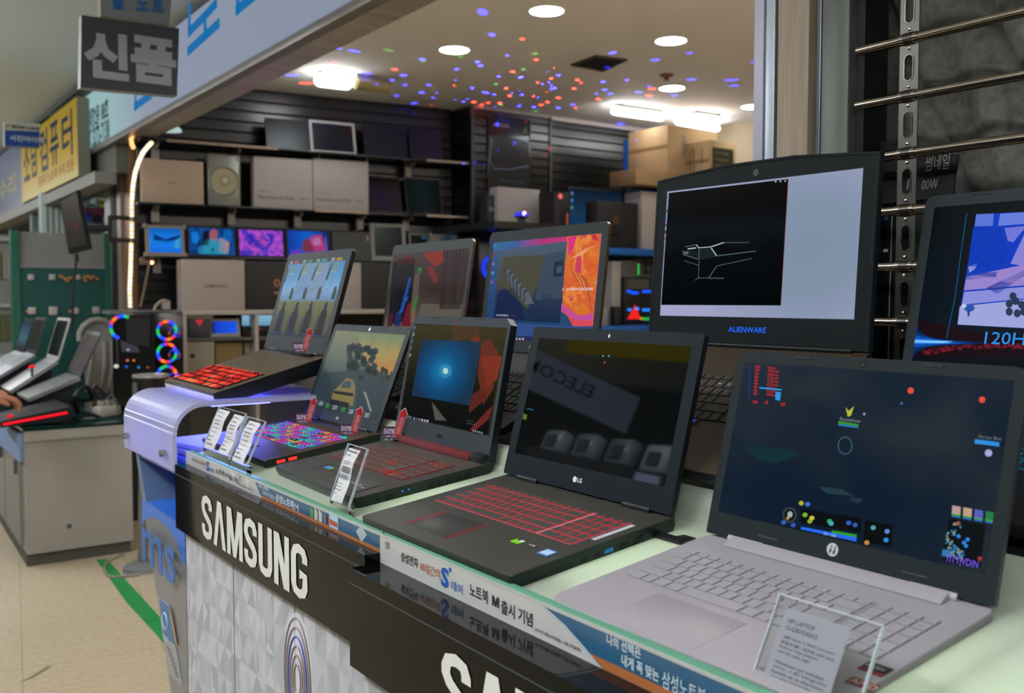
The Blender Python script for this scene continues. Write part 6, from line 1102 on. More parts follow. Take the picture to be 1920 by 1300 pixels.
p = atY(978, 428, PY - .75); t = thing('party_bulb', 'black party bulb with a glowing blue dome throwing coloured spots', 'lamp', (p.x, p.y, zl)); hb = atY(978, 398, PY - .75).z - zl
b = MB(); b.lathe([(.035, 0), (.03, .02), (.02, .05), (.045, hb * .5), (.05, hb * .62)], mat('#1a2430', .4), 20); b.build('socket', t); b = MB(); b.lathe([(.05, hb * .62), (.053, hb * .75), (.045, hb * .92), (.025, hb * 1.02), (.001, hb * 1.05)], em('#3a40f0', 1.0), 20); b.lathe([(.001, .001), (.016, 0)], em('#ffd0f0', 2.5), 10, (-.012, -.05, hb * .84), 'y'); b.build('dome', t)
BULB = V((p.x, p.y, zl + hb * 1.1))
def d_blue_case(b, w, h, t):
    b.ring((-w * .05, h * .55, .004), .085, .014, em('#1438ff', 1.3), 26, 8, 'z', 100, 300); b.ring((w * .05, h * .85, .004), .05, .01, em('#1428e0', 1), 20, 6, 'z', 90, 250); b.box((w * .1, h * .55, .002), (w * .2, h * .1, .002), em('#1878e0', .9))
fbox('computer_case', 'dark computer case with a glowing blue ring between two back row laptops', 'computer', 898, 432, 955, 560, PY - .42, .3, mat('#0a0c10', .3), d_blue_case, None, .0 + EYE - .12)
t = thing('display_ledge', 'black ledge under the blue ringed computer case', 'shelf', (4.3, PY - .27, EYE - .12)); b = MB(); b.bx(-.42, .7, -.2, .25, -.06, -.001, mat('#15191a', .4)); b.build('board', t)
# blue metal rack with monitors, cartons and open computers
BLU = mat('#1c62b4', .4, .2); YR = 5.5; t = thing('blue_rack', 'blue metal storage rack at the back right of the shop', 'rack', (5.0, YR, 0)); T = world(t).inverted()
zr = atY(1180, 466, YR).z; zr2 = atY(1180, 610, YR).z; xa, xb = atY(1030, 500, YR).x, 6.38
for x in (atY(1176, 300, YR + .5).x, xb - .05):
    b = MB(T); b.bx(x, x + .045, YR + .5, YR + .545, 0, 2.55, BLU); b.build('upright', t, 0)
for x in (xa, xb - .05): b = MB(T); b.bx(x, x + .045, YR, YR + .045, 0, zr2 + .02, BLU); b.build('upright', t, 0)
zr3 = atY(1200, 345, YR).z
for z, y0 in ((zr, YR), (zr2, YR - .12), (zr3, YR - .25)): b = MB(T); b.bx(xa if z < zr3 else atY(1176, 300, YR + .5).x, xb, y0, YR + .56, z - .05, z, BLU, .004); b.build('beam', t)
def monitor(label, x0, y0, x1, y1, Y, scr, deco=None, zb=None):
    a, c = atY(x0, (y0 + y1) / 2, Y), atY(x1, (y0 + y1) / 2, Y); zt = atY((x0 + x1) / 2, y0, Y).z; z0 = atY((x0 + x1) / 2, y1, Y).z if zb is None else zb + .06; w, h = c.x - a.x, zt - z0; t = thing('monitor', label, 'monitor', ((a.x + c.x) / 2, Y, zb if zb is not None else z0 - .06), 0, 'monitors on the blue rack'); o = .06
    b = MB(); b.box((0, .02, o + h / 2), (w, .035, h), DARK, None, .004); hs = b.build('housing', t); b = MB(); b.poly([(-w / 2 + .012, .0015, o + .015), (w / 2 - .012, .0015, o + .015), (w / 2 - .012, .0015, o + h - .012), (-w / 2 + .012, .0015, o + h - .012)], scr, [(0, 0), (1, 0), (1, 1), (0, 1)]); s = b.build('screen', t, 0)
    if deco: b = MB(M.Translation((0, .0005, o)) @ M.Rotation(R(90), 4, 'X')); deco(b, w, h); b.build('picture', s, 0)
    b = MB(); b.box((0, .06, o / 2 + .02), (.06, .03, o + .08), DARK); b.box((0, .05, .006), (.22, .16, .012), DARK, None, .004); b.build('stand', t); return t
def d_win(b, w, h):
    for k in range(3): b.box((-w * .44, h * (.88 - k * .13), .001), (w * .035, h * .06, .0006), em(('#5a88a8', '#3888c0', '#5a8888')[k], .9))
    b.poly([(-w * .1, h * .25, .001), (w * .45, h * .3, .001), (w * .45, h * .62, .001), (w * .2, h * .72, .001)], em('#1470d8', .9)); b.poly([(-w * .25, h * .12, .001), (w * .2, h * .15, .001), (w * .3, h * .45, .001), (w * .0, h * .35, .001)], em('#1058b0', .9))
monitor('left dark monitor with a blue lit desktop on the blue rack', 1066, 354, 1168, 440, YR + .32, picture([(0, '#10386a'), (.5, '#1c3c58'), (1, '#101c2c')], 'v', .8, .3), d_win, zr); monitor('right dark monitor half hidden behind the light paged laptop', 1171, 346, 1300, 450, YR + .36, picture([(0, '#0c1826'), (1, '#141e2c')], 'v', .7, .3), lambda b, w, h: [b.box((-w * .44, h * (.9 - k * .1), .001), (w * .03, h * .05, .0006), em('#3a5a78', .9)) for k in range(3)], zr)
fbox('carton', 'black carton with a small copper badge on the blue rack', 'box', 1120, 379, 1196, 463, YR + .06, .14, mat('#1d1b1b', .6), d_badge('#6a4830', -.05, .62), 'cartons on the blue rack', zr + .001); fbox('carton', 'pale carton beside the black badged one on the blue rack', 'box', 1203, 361, 1262, 461, YR + .08, .2, mat('#a89e96', .6), None, 'cartons on the blue rack', zr + .001)
fbox('red_device', 'dark box with red lamps left of the blue lit monitor', 'device', 1040, 360, 1066, 430, YR + .2, .2, mat('#1a1414', .5), lambda b, w, h, t: (b.prism([(-w * .1 + .02 * math.cos(a * .4), h * .92 + .02 * math.sin(a * .4), .0016) for a in range(16)], (0, 0, -.001), em('#e86060', 1.2)), b.box((-w * .25, h * .25, .001), (w * .35, h * .2, .001), em('#b01818', .9)), b.box((w * .4, h * .5, .001), (w * .12, h * .25, .001), em('#b05040', .8)), b.box((-w * .42, h * .3, .001), (w * .12, h * .2, .001), em('#187838', .8))), None, zr + .001)
# opened computers under the rack
fbox('computer_case', 'white open computer case under the blue rack', 'computer', 1148, 490, 1164, 600, YR + .04, .4, mat('#9a9490', .5), None, None, zr2 + .001); fbox('leaning_sheet', 'grey leaning side panel right of the white open case', 'panel', 1164, 488, 1196, 600, YR + .18, .03, mat('#6a6c66', .5), None, None, zr2 + .001)
def d_mb(b, w, h, t):
    for x0, x1, y in ((-.42, -.3, .70), (-.3, -.1, .67), (.02, .28, .70), (.34, .48, .70), (-.4, -.3, .32), (-.2, -.08, .34), (.02, .26, .31), (.36, .48, .31)): b.box((w * (x0 + x1) / 2, h * y, .002), (w * (x1 - x0), h * .055, .004), em('#1450ff' if y > .5 else '#1c78f0', 1.4))
    b.poly([(-w * .42, h * .12, .004), (-w * .04, h * .12, .004), (-w * .12, h * .3, .004), (-w * .2, h * .42, .004), (-w * .28, h * .3, .004)], em('#d82020', 1.3)); b.box((0, h * .13, .003), (w * .1, h * .05, .002), em('#b0a020', 1)); b.box((w * .15, h * .12, .003), (w * .18, h * .06, .002), em('#20b050', 1)); b.box((-w * .1, h * .86, .001), (w * .6, h * .2, .001), mat('#4c4c46', .5))
fbox('computer_case', 'open dark computer with blue light bars and a red triangle under the rack', 'computer', 1170, 520, 1235, 601, YR + .02, .14, mat('#15181a', .4), d_mb, None, zr2 + .001)
fbox('drive_rack', 'pale rack of square black bays with a green lamp under the blue shelf', 'device', 1186, 485, 1240, 519, YR + .26, .2, mat('#5c5a4c', .6), lambda b, w, h, t: [b.box((w * x, h * y, .001), (w * .16, h * .32, .001), BLK) for x in (-.05, .17, .39) for y in (.28, .68)] + [b.box((-w * .32, h * .4, .001), (w * .09, h * .6, .001), em('#18c048', 1.1))], None, atY(1210, 519, YR + .26).z); fbox('small_carton', 'small pale printed box standing by the white open case', 'box', 1128, 577, 1140, 601, YR + .0, .06, mat('#8c8c86', .6), None, None, zr2 + .001)
fbox('black_speaker', 'small black block in front of the white open case', 'speaker', 1154, 575, 1166, 601, YR - .05, .06, BLK, None, None, zr2 + .001)
# big cardboard boxes on the rack
CB = noisy('#9a7850', '#a5835a', 3, .75); CBL = noisy('#ab8a62', '#b5946c', 3, .75); TP = mat('#8a6840', .4)
def carton(label, xl, xc, xr, yt, yb, Y, z0, deco=None):
    """A carton seen at its near corner: xl..xc is the side running away, xc..xr the front."""
    pc = atY(xc, (yt + yb) / 2, Y); zt = atY(xc, yt, Y).z; t = thing('cardboard_box', label, 'box', (pc.x, Y, z0), 0, 'cardboard boxes on the blue rack'); h = zt - z0
    L1 = min(atX(xl, (yt + yb) / 2, pc.x).y - Y, .52); k = atY(xr, (yt + yb) / 2, Y).x - pc.x
    b = MB(); bm_ = [CB, CBL]
    b.box((k / 2, L1 / 2, h / 2), (k, L1, h), CBL, None, .004); o = b.build('body', t)
    b = MB(); b.box((-.001, L1 / 2, h * .56), (.002, L1 * .98, h * .08), TP); b.build('tape', o, 0)
    if deco: b = MB(); deco(b, L1, k, h); b.build('lettering', o, 0)
def d_ak(b, L1, k, h):
    bl = mat('#5a6890', .6)
    for s, f0 in (('AKOOK 4', .36), ('21', .62)): b.text(s, frame((k * f0, -.003, h * .35), (0, 0, 1), (-1, 0, 0)), .05, bl, .02, width=h * (.45 if len(s) > 2 else .2))
carton('large brown taped cardboard box on top of the blue rack', 1178, 1252, 1345, 234, 322, YR + .03, atY(1246, 322, YR + .02).z + .001, d_ak)
def d_pk(b, L1, k, h):
    b.box((k * .5, -.001, h * .5), (k * .78, .002, h * .7), mat('#2c2820', .6)); kk = mat('#4a3a24', .6)
    for i in range(4): b.text(('ATX TOWER', 'POWER 600W', 'USB 3.0', 'GLASS SIDE')[i], frame((k * .16, -.003, h * (.7 - i * .14)), (1, 0, 0), (0, 0, 1)), .022, mat('#8a7048', .6), .02, width=k * .55)
    g = lambda s, z: (-.003, L1 * s, h * z); b.tube([g(.8, .25), g(.8, .8), g(.65, .85), g(.65, .3)], .004, kk, 4); b.tube([g(.3, .85), g(.3, .5)], .004, kk, 4); b.text('PALACE', frame(g(.85, .12), (0, -1, 0), (0, 0, 1)), .03, kk, .02, width=L1 * .7)
carton('small cardboard computer box with a black printed side on the blue rack', 1286, 1330, 1380, 262, 325, YR - .22, zr3 + .001, d_pk)
fbox('cardboard_box', 'flat cardboard box under the large taped one on the blue rack', 'box', 1192, 322, 1300, 343, YR + .02, .3, CB, None, 'cardboard boxes on the blue rack', zr3 + .001)
# ------------------------------------------------------------------ aisle at the left
CG = noisy('#908b83', '#9b968d', 2.5, .5); YC = 4.9; cx0, cx1 = atY(48, 900, YC).x, atY(248, 900, YC).x; zc = EYE - .602
t = thing('display_cabinet', 'grey display cabinet with glass top across the aisle end, doors on its left side', 'cabinet', ((cx0 + cx1) / 2, YC, 0)); T = world(t).inverted(); P = [(cx0, YC), (cx1, YC), (cx1 + .05, YC + 1.9), (cx0 + .05, YC + 1.9)]
b = MB(T); b.prism([(x, y, .06) for x, y in P], (0, 0, zc - .09), CG); b.prism([(x * .98 + .015, y + .02, 0) for x, y in P], (0, 0, .06), mat('#4c4a44', .6)); b.bx(cx0 - .004, cx1 + .006, YC - .012, YC, zc - .06, zc - .012, mat('#98948a', .5)); body = b.build('body', t, 0)
b = MB(T); c = atY(130, 987, YC - .002); b.cyl((c.x, YC - .003, c.z), (c.x, YC, c.z), .012, mat('#4a4c4e', .4), 12); b.build('keyhole', body)
for k in range(3):
    y0 = YC + .12 + k * .58; b = MB(T); xo = cx0 + .003 + k * .015; b.prism([(xo, y0, .08), (xo + .014, y0 + .54, .08), (xo + .014, y0 + .54, zc - .1), (xo, y0, zc - .1)], (-.014, 0, 0), mat('#8b887e', .5)); d = b.build('door', t, 0); b = MB(T); b.box((xo - .02, y0 + .06, zc - .2), (.014, .02, .07), mat('#55585a', .4), None, .004); b.build('handle', d)
b = MB(T); b.bx(cx0 - .016, cx0, YC + .03, YC + .7, zc - .16, zc - .03, mat('#7a93b8', .5)); b.build('trim', t, 0, label='pale blue band on the side')
b = MB(T); b.bx(cx0 - .01, cx1 + .06, YC - .014, YC + 1.92, zc - .012, zc, mat('#0d2a26', .04, 0, .6)); b.build('glass_top', t, 0)
# open laptops on the cabinet, seen from the side
def side_laptop(label, hp, fp, tp, Y, W, deck, lid, scr, stand=True, seed=0):
    h, f, tt = atY(*hp, Y), atY(*fp, Y), atY(*tp, Y); D = math.hypot(h.x - f.x, h.z - f.z); sl = math.degrees(math.atan2(h.z - f.z, h.x - f.x)); H = math.hypot(tt.x - h.x, tt.z - h.z); ln = math.degrees(math.atan2(tt.x - h.x, tt.z - h.z))
    t = thing('open_laptop', label, 'laptop', (h.x, Y + W / 2, h.z), R(-90), 'open laptops on the grey cabinet'); DB = M.Rotation(R(sl), 4, 'X'); LB = M.Rotation(R(90 - ln), 4, 'X')
    b = MB(DB); b.prism([(x, y, 0) for x, y in rr(W, D, .012, 3, 0, -D / 2)], (0, 0, -.018), deck); b.build('base', t); b = MB(DB); k_ = mat('#6a6c6e', .5) if seed else mat('#2a2c2e', .5); keyboard(b, -W * .43, -.03, W * .86, .1, k_, None, .14, .001, None, numpad=False); b.build('keyboard', t, 0)
    b = MB(LB); b.prism([(x, y, 0) for x, y in rr(W, H, .010, 3, 0, H / 2)], (0, 0, -.008), lid); l = b.build('lid', t); b = MB(LB); m_ = .016; b.poly([(-W / 2 + m_, .022, .0006), (W / 2 - m_, .022, .0006), (W / 2 - m_, H - m_, .0006), (-W / 2 + m_, H - m_, .0006)], scr, [(0, 0), (1, 0), (1, 1), (0, 1)]); b.build('screen', l, 0)
    if stand:
        zb = zc - h.z + .001; g = mat('#202426', .5)
        for x in (-W * .3, W * .3):
            b = MB(); b.prism([(x, -.02, -.028), (x, -D * .8 * math.cos(R(sl)), -.022 - D * .8 * math.sin(R(sl))), (x, -D * .8 * math.cos(R(sl)), zb), (x, -.02, zb)], (.008, 0, 0), g); b.build('stand_leg', t, 0)
    return t
side_laptop('silver laptop nearest on the grey cabinet, a dim pale picture on its screen', (150, 707), (52, 748), (189, 624), 5.33, .36, mat('#8c8c8a', .35, .5), mat('#2a2e2e', .4), picture([(.3, '#3a4a44'), (.5, '#686058'), (.6, '#4a3a58'), (.7, '#55605a')], 'n', .7, .3, 4), True, 1)
side_laptop('white laptop with white screen frame second on the grey cabinet', (108, 676), (18, 733), (131, 597), 5.71, .34, mat('#94948f', .4, .3), mat('#a9a8a2', .4), mat('#15201e', .2), True, 1); side_laptop('dark grey laptop third on the grey cabinet', (66, 665), (-20, 716), (86, 596), 6.07, .34, mat('#75767a', .4, .4), mat('#3a3e40', .4), mat('#202828', .2), True, 1)
side_laptop('dark laptop with a blue picture farthest along the grey cabinet', (44, 662), (-40, 708), (63, 599), 6.43, .34, mat('#8c8a84', .4, .4), mat('#1a2224', .4), picture([(0, '#303a3a'), (.4, '#4a6a80'), (1, '#20384a')], 'v', .8, .3), True, 1)
p0, p1 = atY(8, 792, YC + .12), atY(124, 772, YC + .12); t = thing('closed_laptop', 'thick closed black laptop with a red glowing front line on the cabinet edge', 'laptop', (atY(70, 780, YC + .12).x, YC + .1, zc + .001)); T = world(t).inverted()
b = MB(T); b.loft([[(p0.x - .02, YC + .09, zc + .001), (p1.x + .02, YC + .09, zc + .012), (p1.x, YC + .40, zc + .02), (p0.x, YC + .40, zc + .001)], [(p0.x - .02, YC + .09, zc + .030), (p1.x + .02, YC + .09, zc + .080), (p1.x, YC + .40, zc + .090), (p0.x, YC + .40, zc + .035)]], mat('#1c2022', .4)); b.build('body', t, 0)
b = MB(T); b.tube([V((p0.x - .01, YC + .088, zc + .016)), V((p1.x, YC + .088, zc + .052))], .006, em('#e81828', 1.3), 6); b.build('light_bar', t); b = MB(T); b.ring(V((p0.x + .03, YC + .16, zc + .046)), .010, .006, em('#e82828', 1.1), 12, 5, 'z'); b.build('logo_light', t)
t = thing('red_lamp', 'small glowing red lamp under the second laptop on the cabinet', 'lamp', (atY(61, 686, 5.7).x, 5.72, zc + .001)); b = MB(); b.cyl((0, 0, 0), (0, 0, atY(61, 690, 5.7).z - zc), .006, BLK, 8); b.build('stem', t); b = MB(); b.lathe([(.001, .014), (.015, .01), (.017, 0), (.001, -.004)], em('#e01828', 1.2), 12, (0, 0, atY(61, 690, 5.7).z - zc)); b.build('cap', t)
# power strip and leads
t = thing('power_strip', 'white power strip with plugs at the right end of the cabinet top', 'power strip', (atY(200, 770, 5.15).x, 5.15, zc), .5); b = MB(); b.box((0, 0, .03), (.13, .07, .055), mat('#96948a', .5), None, .014); b.build('body', t); b = MB()
for x in (-.035, .0, .035): b.cyl((x, 0, .055), (x, 0, .085), .016, mat('#8c8a80', .5), 12)
b.build('plug', t); b = MB(); b.tube([(-.03, 0, .085), (-.06, .02, .15), (-.02, .06, .16), (.02, .02, .11), (.035, 0, .085)], .008, BLK, 6); b.tube([(.0, 0, .085), (.01, -.03, .12), (.04, -.03, .06), (.045, -.04, .012)], .006, mat('#5a5c50', .5), 6); b.build('cord', t)
cable('black_leads', 'tangle of black leads beside the white power strip', [(1.03, 5.3, zc + .01), (1.0, 5.22, zc + .10), (1.06, 5.25, zc + .15), (1.1, 5.32, zc + .08), (1.02, 5.4, zc + .06), (1.04, 5.2, zc + .03), (1.1, 5.1, zc + .01)], .012, BLK)
t = thing('clear_tray', 'clear plastic box round the white power strip', 'box', (atY(197, 770, 5.1).x, 5.1, zc)); b = MB(); b.tube([(-.13, -.06, .004), (.13, -.06, .004), (.13, .16, .004), (-.13, .16, .004)], .004, mat('#1a3a34', .2), 5, True); b.tube([(.13, -.06, 0), (.13, -.06, .12)], .004, mat('#1a3a34', .2), 5); b.build('frame', t)
# white perforated cover
t = thing('chair', 'white rounded perforated chair standing behind the silver laptop', 'chair', (atY(185, 700, 7).x, 7.0, 0)); T = world(t).inverted(); WP = mat('#918e86', .55)
rings = []
for k in range(9):
    f = k / 8; a = R(180 - 180 * f); px = 183 + 36 * math.cos(a) ; py = 640 - 40 * math.sin(a); rings.append((px, py))
out = [(160, 735), (158, 690), (150, 640)] + rings[1:-1] + [(217, 640), (216, 690), (214, 735)]
P = [atY(x, y, 7.0) for x, y in out]; b = MB(T); b.prism(P, (.03, .07, 0), noisy('#87847c', '#9b988f', 60, .6, 0, (1, 1, 1), .3)); b.tube(P[2:-2], .022, WP, 8); b.build('back', t); b = MB(T)
for x in (165, 190, 205): q = atY(x, 725, 6.99); q2 = atY(x + 6, 640, 6.99); b.tube([q, (q + q2) / 2 + V((.01, -.01, 0)), q2], .014, WP, 6)
b.build('fold', t); b = MB(T); c = atY(187, 735, 7.0); b.cyl((c.x, 7.03, 0), (c.x, 7.03, c.z + .02), .03, mat('#3c3e3e'), 12); b.build('post', t)
# green partition with grey upper part
YG = 7.35; t = thing('partition_screen', 'teal green partition with a grey upper half behind the laptops', 'partition', (1.3, YG, 0)); T = world(t).inverted(); GR = mat('#0d4a44', .6)
ga, gb = atY(27, 500, YG), atY(202, 500, YG); zt_ = atY(110, 437, YG).z; zm = atY(110, 500, YG).z
b = MB(T); b.bx(ga.x, gb.x, YG, YG + .05, .05, zm, GR); pn = b.build('lower_panel', t, 0); b = MB(T); b.bx(ga.x + .03, gb.x - .02, YG + .01, YG + .04, zm, zt_, mat('#7c7c78', .5)); b.bx(ga.x + .02, gb.x - .02, YG - .004, YG + .01, zm - .01, zm + .006, mat('#8a8088', .5)); b.build('upper_panel', t, 0); b = MB(T); b.bx(ga.x - .02, ga.x + .03, YG - .01, YG + .06, 0, zt_ + .01, mat('#1c5a48', .5)); b.bx(gb.x - .02, gb.x + .02, YG - .01, YG + .06, 0, zt_ + .01, mat('#1c5a48', .5)); b.build('frame', t, 0)
b = MB(T); 
for px, py, c, s in ((58, 520, '#a8a09c', .02), (98, 520, '#a8a09c', .02), (60, 583, '#b0a8a0', .024), (100, 583, '#b0a8a0', .028), (141, 583, '#a8a49c', .022), (180, 582, '#a8a098', .024), (146, 520, '#a89c94', .016)): p = atY(px, py, YG - .01); b.box(p, (s * 2, .015, s * 2), mat(c, .5), None, .004)
for px, py in ((114, 518), (121, 522), (126, 526), (131, 521), (158, 520), (165, 518), (170, 522), (160, 526), (174, 519), (182, 523), (52, 584), (132, 584)): p = atY(px, py, YG - .008); b.box(p, (.022, .012, .016), mat('#b87c40', .5))
b.build('hook', pn)
# tilted screen on a wall arm
XM = 1.45; t = thing('arm_monitor', 'dark tilted monitor on a black wall arm beside the jamb', 'monitor', atY(140, 420, 6.7)); T = world(t).inverted(); YM = 6.7
P = [atY(x, y, YM) for x, y in ((111, 377), (145, 356), (167, 466), (129, 476))]; b = MB(T); b.prism(P, (.03, .05, 0), DARK); hs = b.build('housing', t, 0); P2 = [atY(x, y, YM - .003) for x, y in ((113, 378), (143, 360), (161, 458), (127, 468))]; b = MB(T); b.poly(P2, mat('#33322f', .2)); s = b.build('screen', t, 0); b = MB(T); b.tube([atY(140, 416, YM - .006), atY(143, 430, YM - .006)], .006, em('#80303c', .8), 5); b.build('picture', s, 0)
b = MB(T); A_ = mat('#15140f', .5); b.tube([atY(158, 428, YM + .06), atY(205, 428, YM + .1)], .022, A_, 6); b.tube([atY(206, 405, YM + .1), atY(206, 452, YM + .1)], .014, A_, 6); b.tube([atY(205, 407, YM + .1), atY(252, 410, YM + .12)], .014, A_, 6); b.tube([atY(205, 450, YM + .1), atY(252, 452, YM + .12)], .014, A_, 6); b.build('arm', t)
b = MB(T); b.tube([atY(x, y, 6.72) for x, y in ((145, 476), (143, 490), (140, 520), (137, 560), (136, 620))], .008, BLK, 6); b.build('cord', t); b = MB(T); b.box(atY(144, 484, 6.71), (.022, .022, .05), BLK, None, .005); b.build('plug', t, 0)
# green tape and loose cord on the floor
g = [atZ(x, y, 0) for x, y in ((181, 1050), (201, 1049), (245, 1098), (300, 1158), (345, 1212), (330, 1235), (298, 1196), (237, 1130), (205, 1085))]; b = MB(); b.prism([p + V((0, 0, .0012)) for p in g], (0, 0, -.001), noisy('#0f7a38', '#158a44', 8, .5)); tag(b.build('floor_tape', None, 0), 'green tape stripe stuck on the tiled floor', 'tape')
cable('loose_cable', 'thin pale cord looping on the floor by the green tape', [atZ(x, y, .006) for x, y in ((232, 1040), (200, 1055), (196, 1070), (208, 1082), (240, 1080), (262, 1078))], .006, mat('#8a8474', .5))
# dark scuff lines
b = MB(); sc_ = [atZ(x, y, .0008) for x, y in ((30, 1283), (60, 1268), (88, 1250), (100, 1248), (88, 1256), (62, 1272))]; b.poly(sc_, mat('#7a6c56', .6)); tag(b.build('floor_scuff', None, 0), 'long dark scuff on the tiled floor at lower left', 'mark')
# a customer's hand reaching to the cabinet
def person():
    t = thing('person', 'customer in a dark sleeve reaching a hand to the grey cabinet at the left edge', 'person', (.30, 4.62, 0)); sk = mat('#a06a50', .5)
    me = bpy.data.meshes.new('body'); w = atY(-14, 752, 4.75); k = V((w.x, w.y, w.z))
    J = [(k + V((-.62, -.10, .42)), .055), (k + V((-.32, -.06, .02)), .045), (k + V((-.04, 0, .03)), .032), (k + V((.0, 0, .02)), .036), (k + V((.045, 0, .008)), .040)]
    vs = [j for j, r in J]; rs = [r for j, r in J]; es = [(0, 1), (1, 2), (2, 3), (3, 4)]
    for i, (dy, ln, dz) in enumerate(((-.034, .036, -.004), (-.012, .042, 0), (.012, .040, 0), (.033, .032, -.004))):
        a = J[4][0] + V((.012, dy, .004)); q = [a, a + V((ln * .8, dy * .15, -.010 + dz)), a + V((ln * 1.2, dy * .15, -.034 + dz)), a + V((ln * 1.15, dy * .1, -.056 + dz))]; n = len(vs); vs += q; rs += [.0125, .0105, .0095, .008]; es += [(4, n), (n, n + 1), (n + 1, n + 2), (n + 2, n + 3)]
    a = J[3][0] + V((.0, -.03, -.006)); q = [a, a + V((.035, -.022, -.018)), a + V((.062, -.016, -.034))]; n = len(vs); vs += q; rs += [.015, .012, .0095]; es += [(3, n), (n, n + 1), (n + 1, n + 2)]
    me.from_pydata([v - V((.30, 4.62, 0)) for v in vs], es, []); o = bpy.data.objects.new('body', me); col.objects.link(o); o.parent = t
    m = o.modifiers.new('s', 'SKIN'); 
    for v, r in zip(me.skin_vertices[0].data, rs): v.radius = (r, r)
    me.skin_vertices[0].data[0].use_root = True; o.modifiers.new('d', 'SUBSURF').levels = 2; o.modifiers['d'].render_levels = 2; me.materials.append(sk)
    b = MB(M.Translation((-.30, -4.62, 0))); b.tube([J[0][0], J[1][0], J[1][0] + (J[2][0] - J[1][0]) * .55], [.075, .062, .05], mat('#22262c', .8), 14); b.build('sleeve', t)
    sh = J[0][0]; cx, cy = sh.x - .10, sh.y + .17; cl = mat('#22262c', .8); E4 = lambda x, y, z, rx, ry: [(cx + x + rx * math.cos(a), cy + y + ry * math.sin(a), z) for a in [2 * math.pi * i / 20 for i in range(20)]]
    b = MB(M.Translation((-.30, -4.62, 0))); b.loft([E4(0, 0, .84, .12, .17), E4(0, 0, 1.0, .115, .165), E4(.02, 0, 1.2, .12, .18), E4(.02, 0, 1.36, .115, .20), E4(.01, 0, 1.44, .08, .13), E4(.01, 0, 1.48, .05, .06)], cl); b.tube([(cx, cy + .19, 1.38), (cx - .02, cy + .25, 1.12), (cx + .06, cy + .24, .86)], [.065, .05, .04], cl, 14); b.build('jacket', t, 60)
    for s in (-.085, .085): b = MB(M.Translation((-.30, -4.62, 0))); b.tube([(cx, cy + s, .90), (cx + .02, cy + s * 1.1, .48), (cx - .01, cy + s * 1.2, .07)], [.10, .066, .05], mat('#2c3038', .8), 14); b.build('trouser_leg', t, 60); b = MB(M.Translation((-.30, -4.62, 0))); b.box((cx + .05, cy + s * 1.2, .045), (.26, .095, .09), mat('#1a1a1a', .6), None, .03, 3); b.build('shoe', t)
    b = MB(M.Translation((-.30, -4.62, 0))); hd = lambda z, rx, ry, x=0: E4(.03 + x, 0, z, rx, ry)
    b.loft([hd(1.46, .05, .052, -.02), hd(1.53, .05, .05, -.015), hd(1.56, .075, .06, .01), hd(1.61, .092, .072), hd(1.66, .10, .078), hd(1.72, .098, .076, -.005), hd(1.77, .07, .055, -.01), hd(1.785, .02, .02, -.01)], sk)
    b.loft([[(cx + .125, cy + .012, 1.625), (cx + .125, cy - .012, 1.625), (cx + .12, cy, 1.61)], [(cx + .152, cy + .010, 1.632), (cx + .152, cy - .010, 1.632), (cx + .145, cy, 1.622)], [(cx + .128, cy + .005, 1.68), (cx + .128, cy - .005, 1.68), (cx + .122, cy, 1.68)]], sk)
    for s in (-1, 1): b.lathe([(.001, -.01), (.03, -.006), (.032, .006), (.001, .01)], sk, 12, (cx + .02, cy + s * .08, 1.655), 'y'); b.lathe([(.001, .006), (.009, .003), (.011, 0)], mat('#20160f', .3), 10, (cx + .122, cy + s * .03, 1.672), 'x')
    b.box((cx + .124, cy, 1.588), (.012, .04, .008), mat('#7a3c34', .5), None, .003); b.build('head', t, 60)
    b = MB(M.Translation((-.30, -4.62, 0))); b.loft([hd(1.66, .085, .082, -.03), hd(1.72, .104, .083, -.008), hd(1.77, .085, .068, -.01), hd(1.80, .03, .03, -.01)], mat('#15110e', .7)); b.build('hair', t, 60)
person()
# ------------------------------------------------------------------ goods far down the aisle
fbox('shop_rack', 'white rack of small goods at the far left edge of the aisle', 'rack', -40, 440, 24, 800, 8.6, .5, mat('#8d8d84', .6), lambda b, w, h, t: [b.box((w * .2, h * z, .02), (w * .7, .03, .05), mat('#a8aaaa', .5)) for z in (.98, .68, .45)] + [b.box((w * (-.1 + .1 * k), h * z, .01), (w * .07, h * .12, .02), mat(random.choice(['#a8a49a', '#5a5c50', '#8a8478', '#c0bcb0', '#6a6a48']), .6)) for k in range(6) for z in (.86, .58, .34, .2)], None, 0)
def d_col(b, w, h, t):
    for k in range(4): b.tube([(w * (-.36 + .24 * k), .02, .03), (w * (-.36 + .24 * k), h - .02, .03)], .05, mat('#aab8b0', .4), 8)
fbox('curtain_panel', 'pale ribbed curtain panel in the shop beyond the green partition', 'curtain', 78, 360, 122, 500, 9.0, .04, mat('#8e9c94', .6), d_col, None, .3)
def d_str(b, w, h, t):
    rnd = random.Random(12)
    for q in ((-.3, .85, .3, .14, '#a078c0'), (-.05, .72, .18, .3, '#b8d0d8'), (.3, .9, .3, .06, '#b89c28'), (.3, .78, .3, .06, '#b89c28'), (.3, .66, .3, .06, '#b89c28'), (.3, .54, .3, .06, '#b89c28'), (.1, .42, .7, .16, '#6a2848'), (-.25, .3, .25, .16, '#3848c0'), (.1, .28, .3, .14, '#301830'), (.36, .3, .12, .2, '#98b8c8'), (0, .12, .9, .1, '#90b0c8'), (0, .97, .8, .05, '#c8d0d0')): b.box((w * q[0], h * q[1], .012), (w * q[2], h * q[3], .02), mat(q[4], .5))
fbox('goods_display', 'colourful display of packaged goods in the lit shop beyond the jamb', 'display', 148, 343, 204, 436, 9.4, .2, mat('#7c8c98', .5), d_str, None, None)
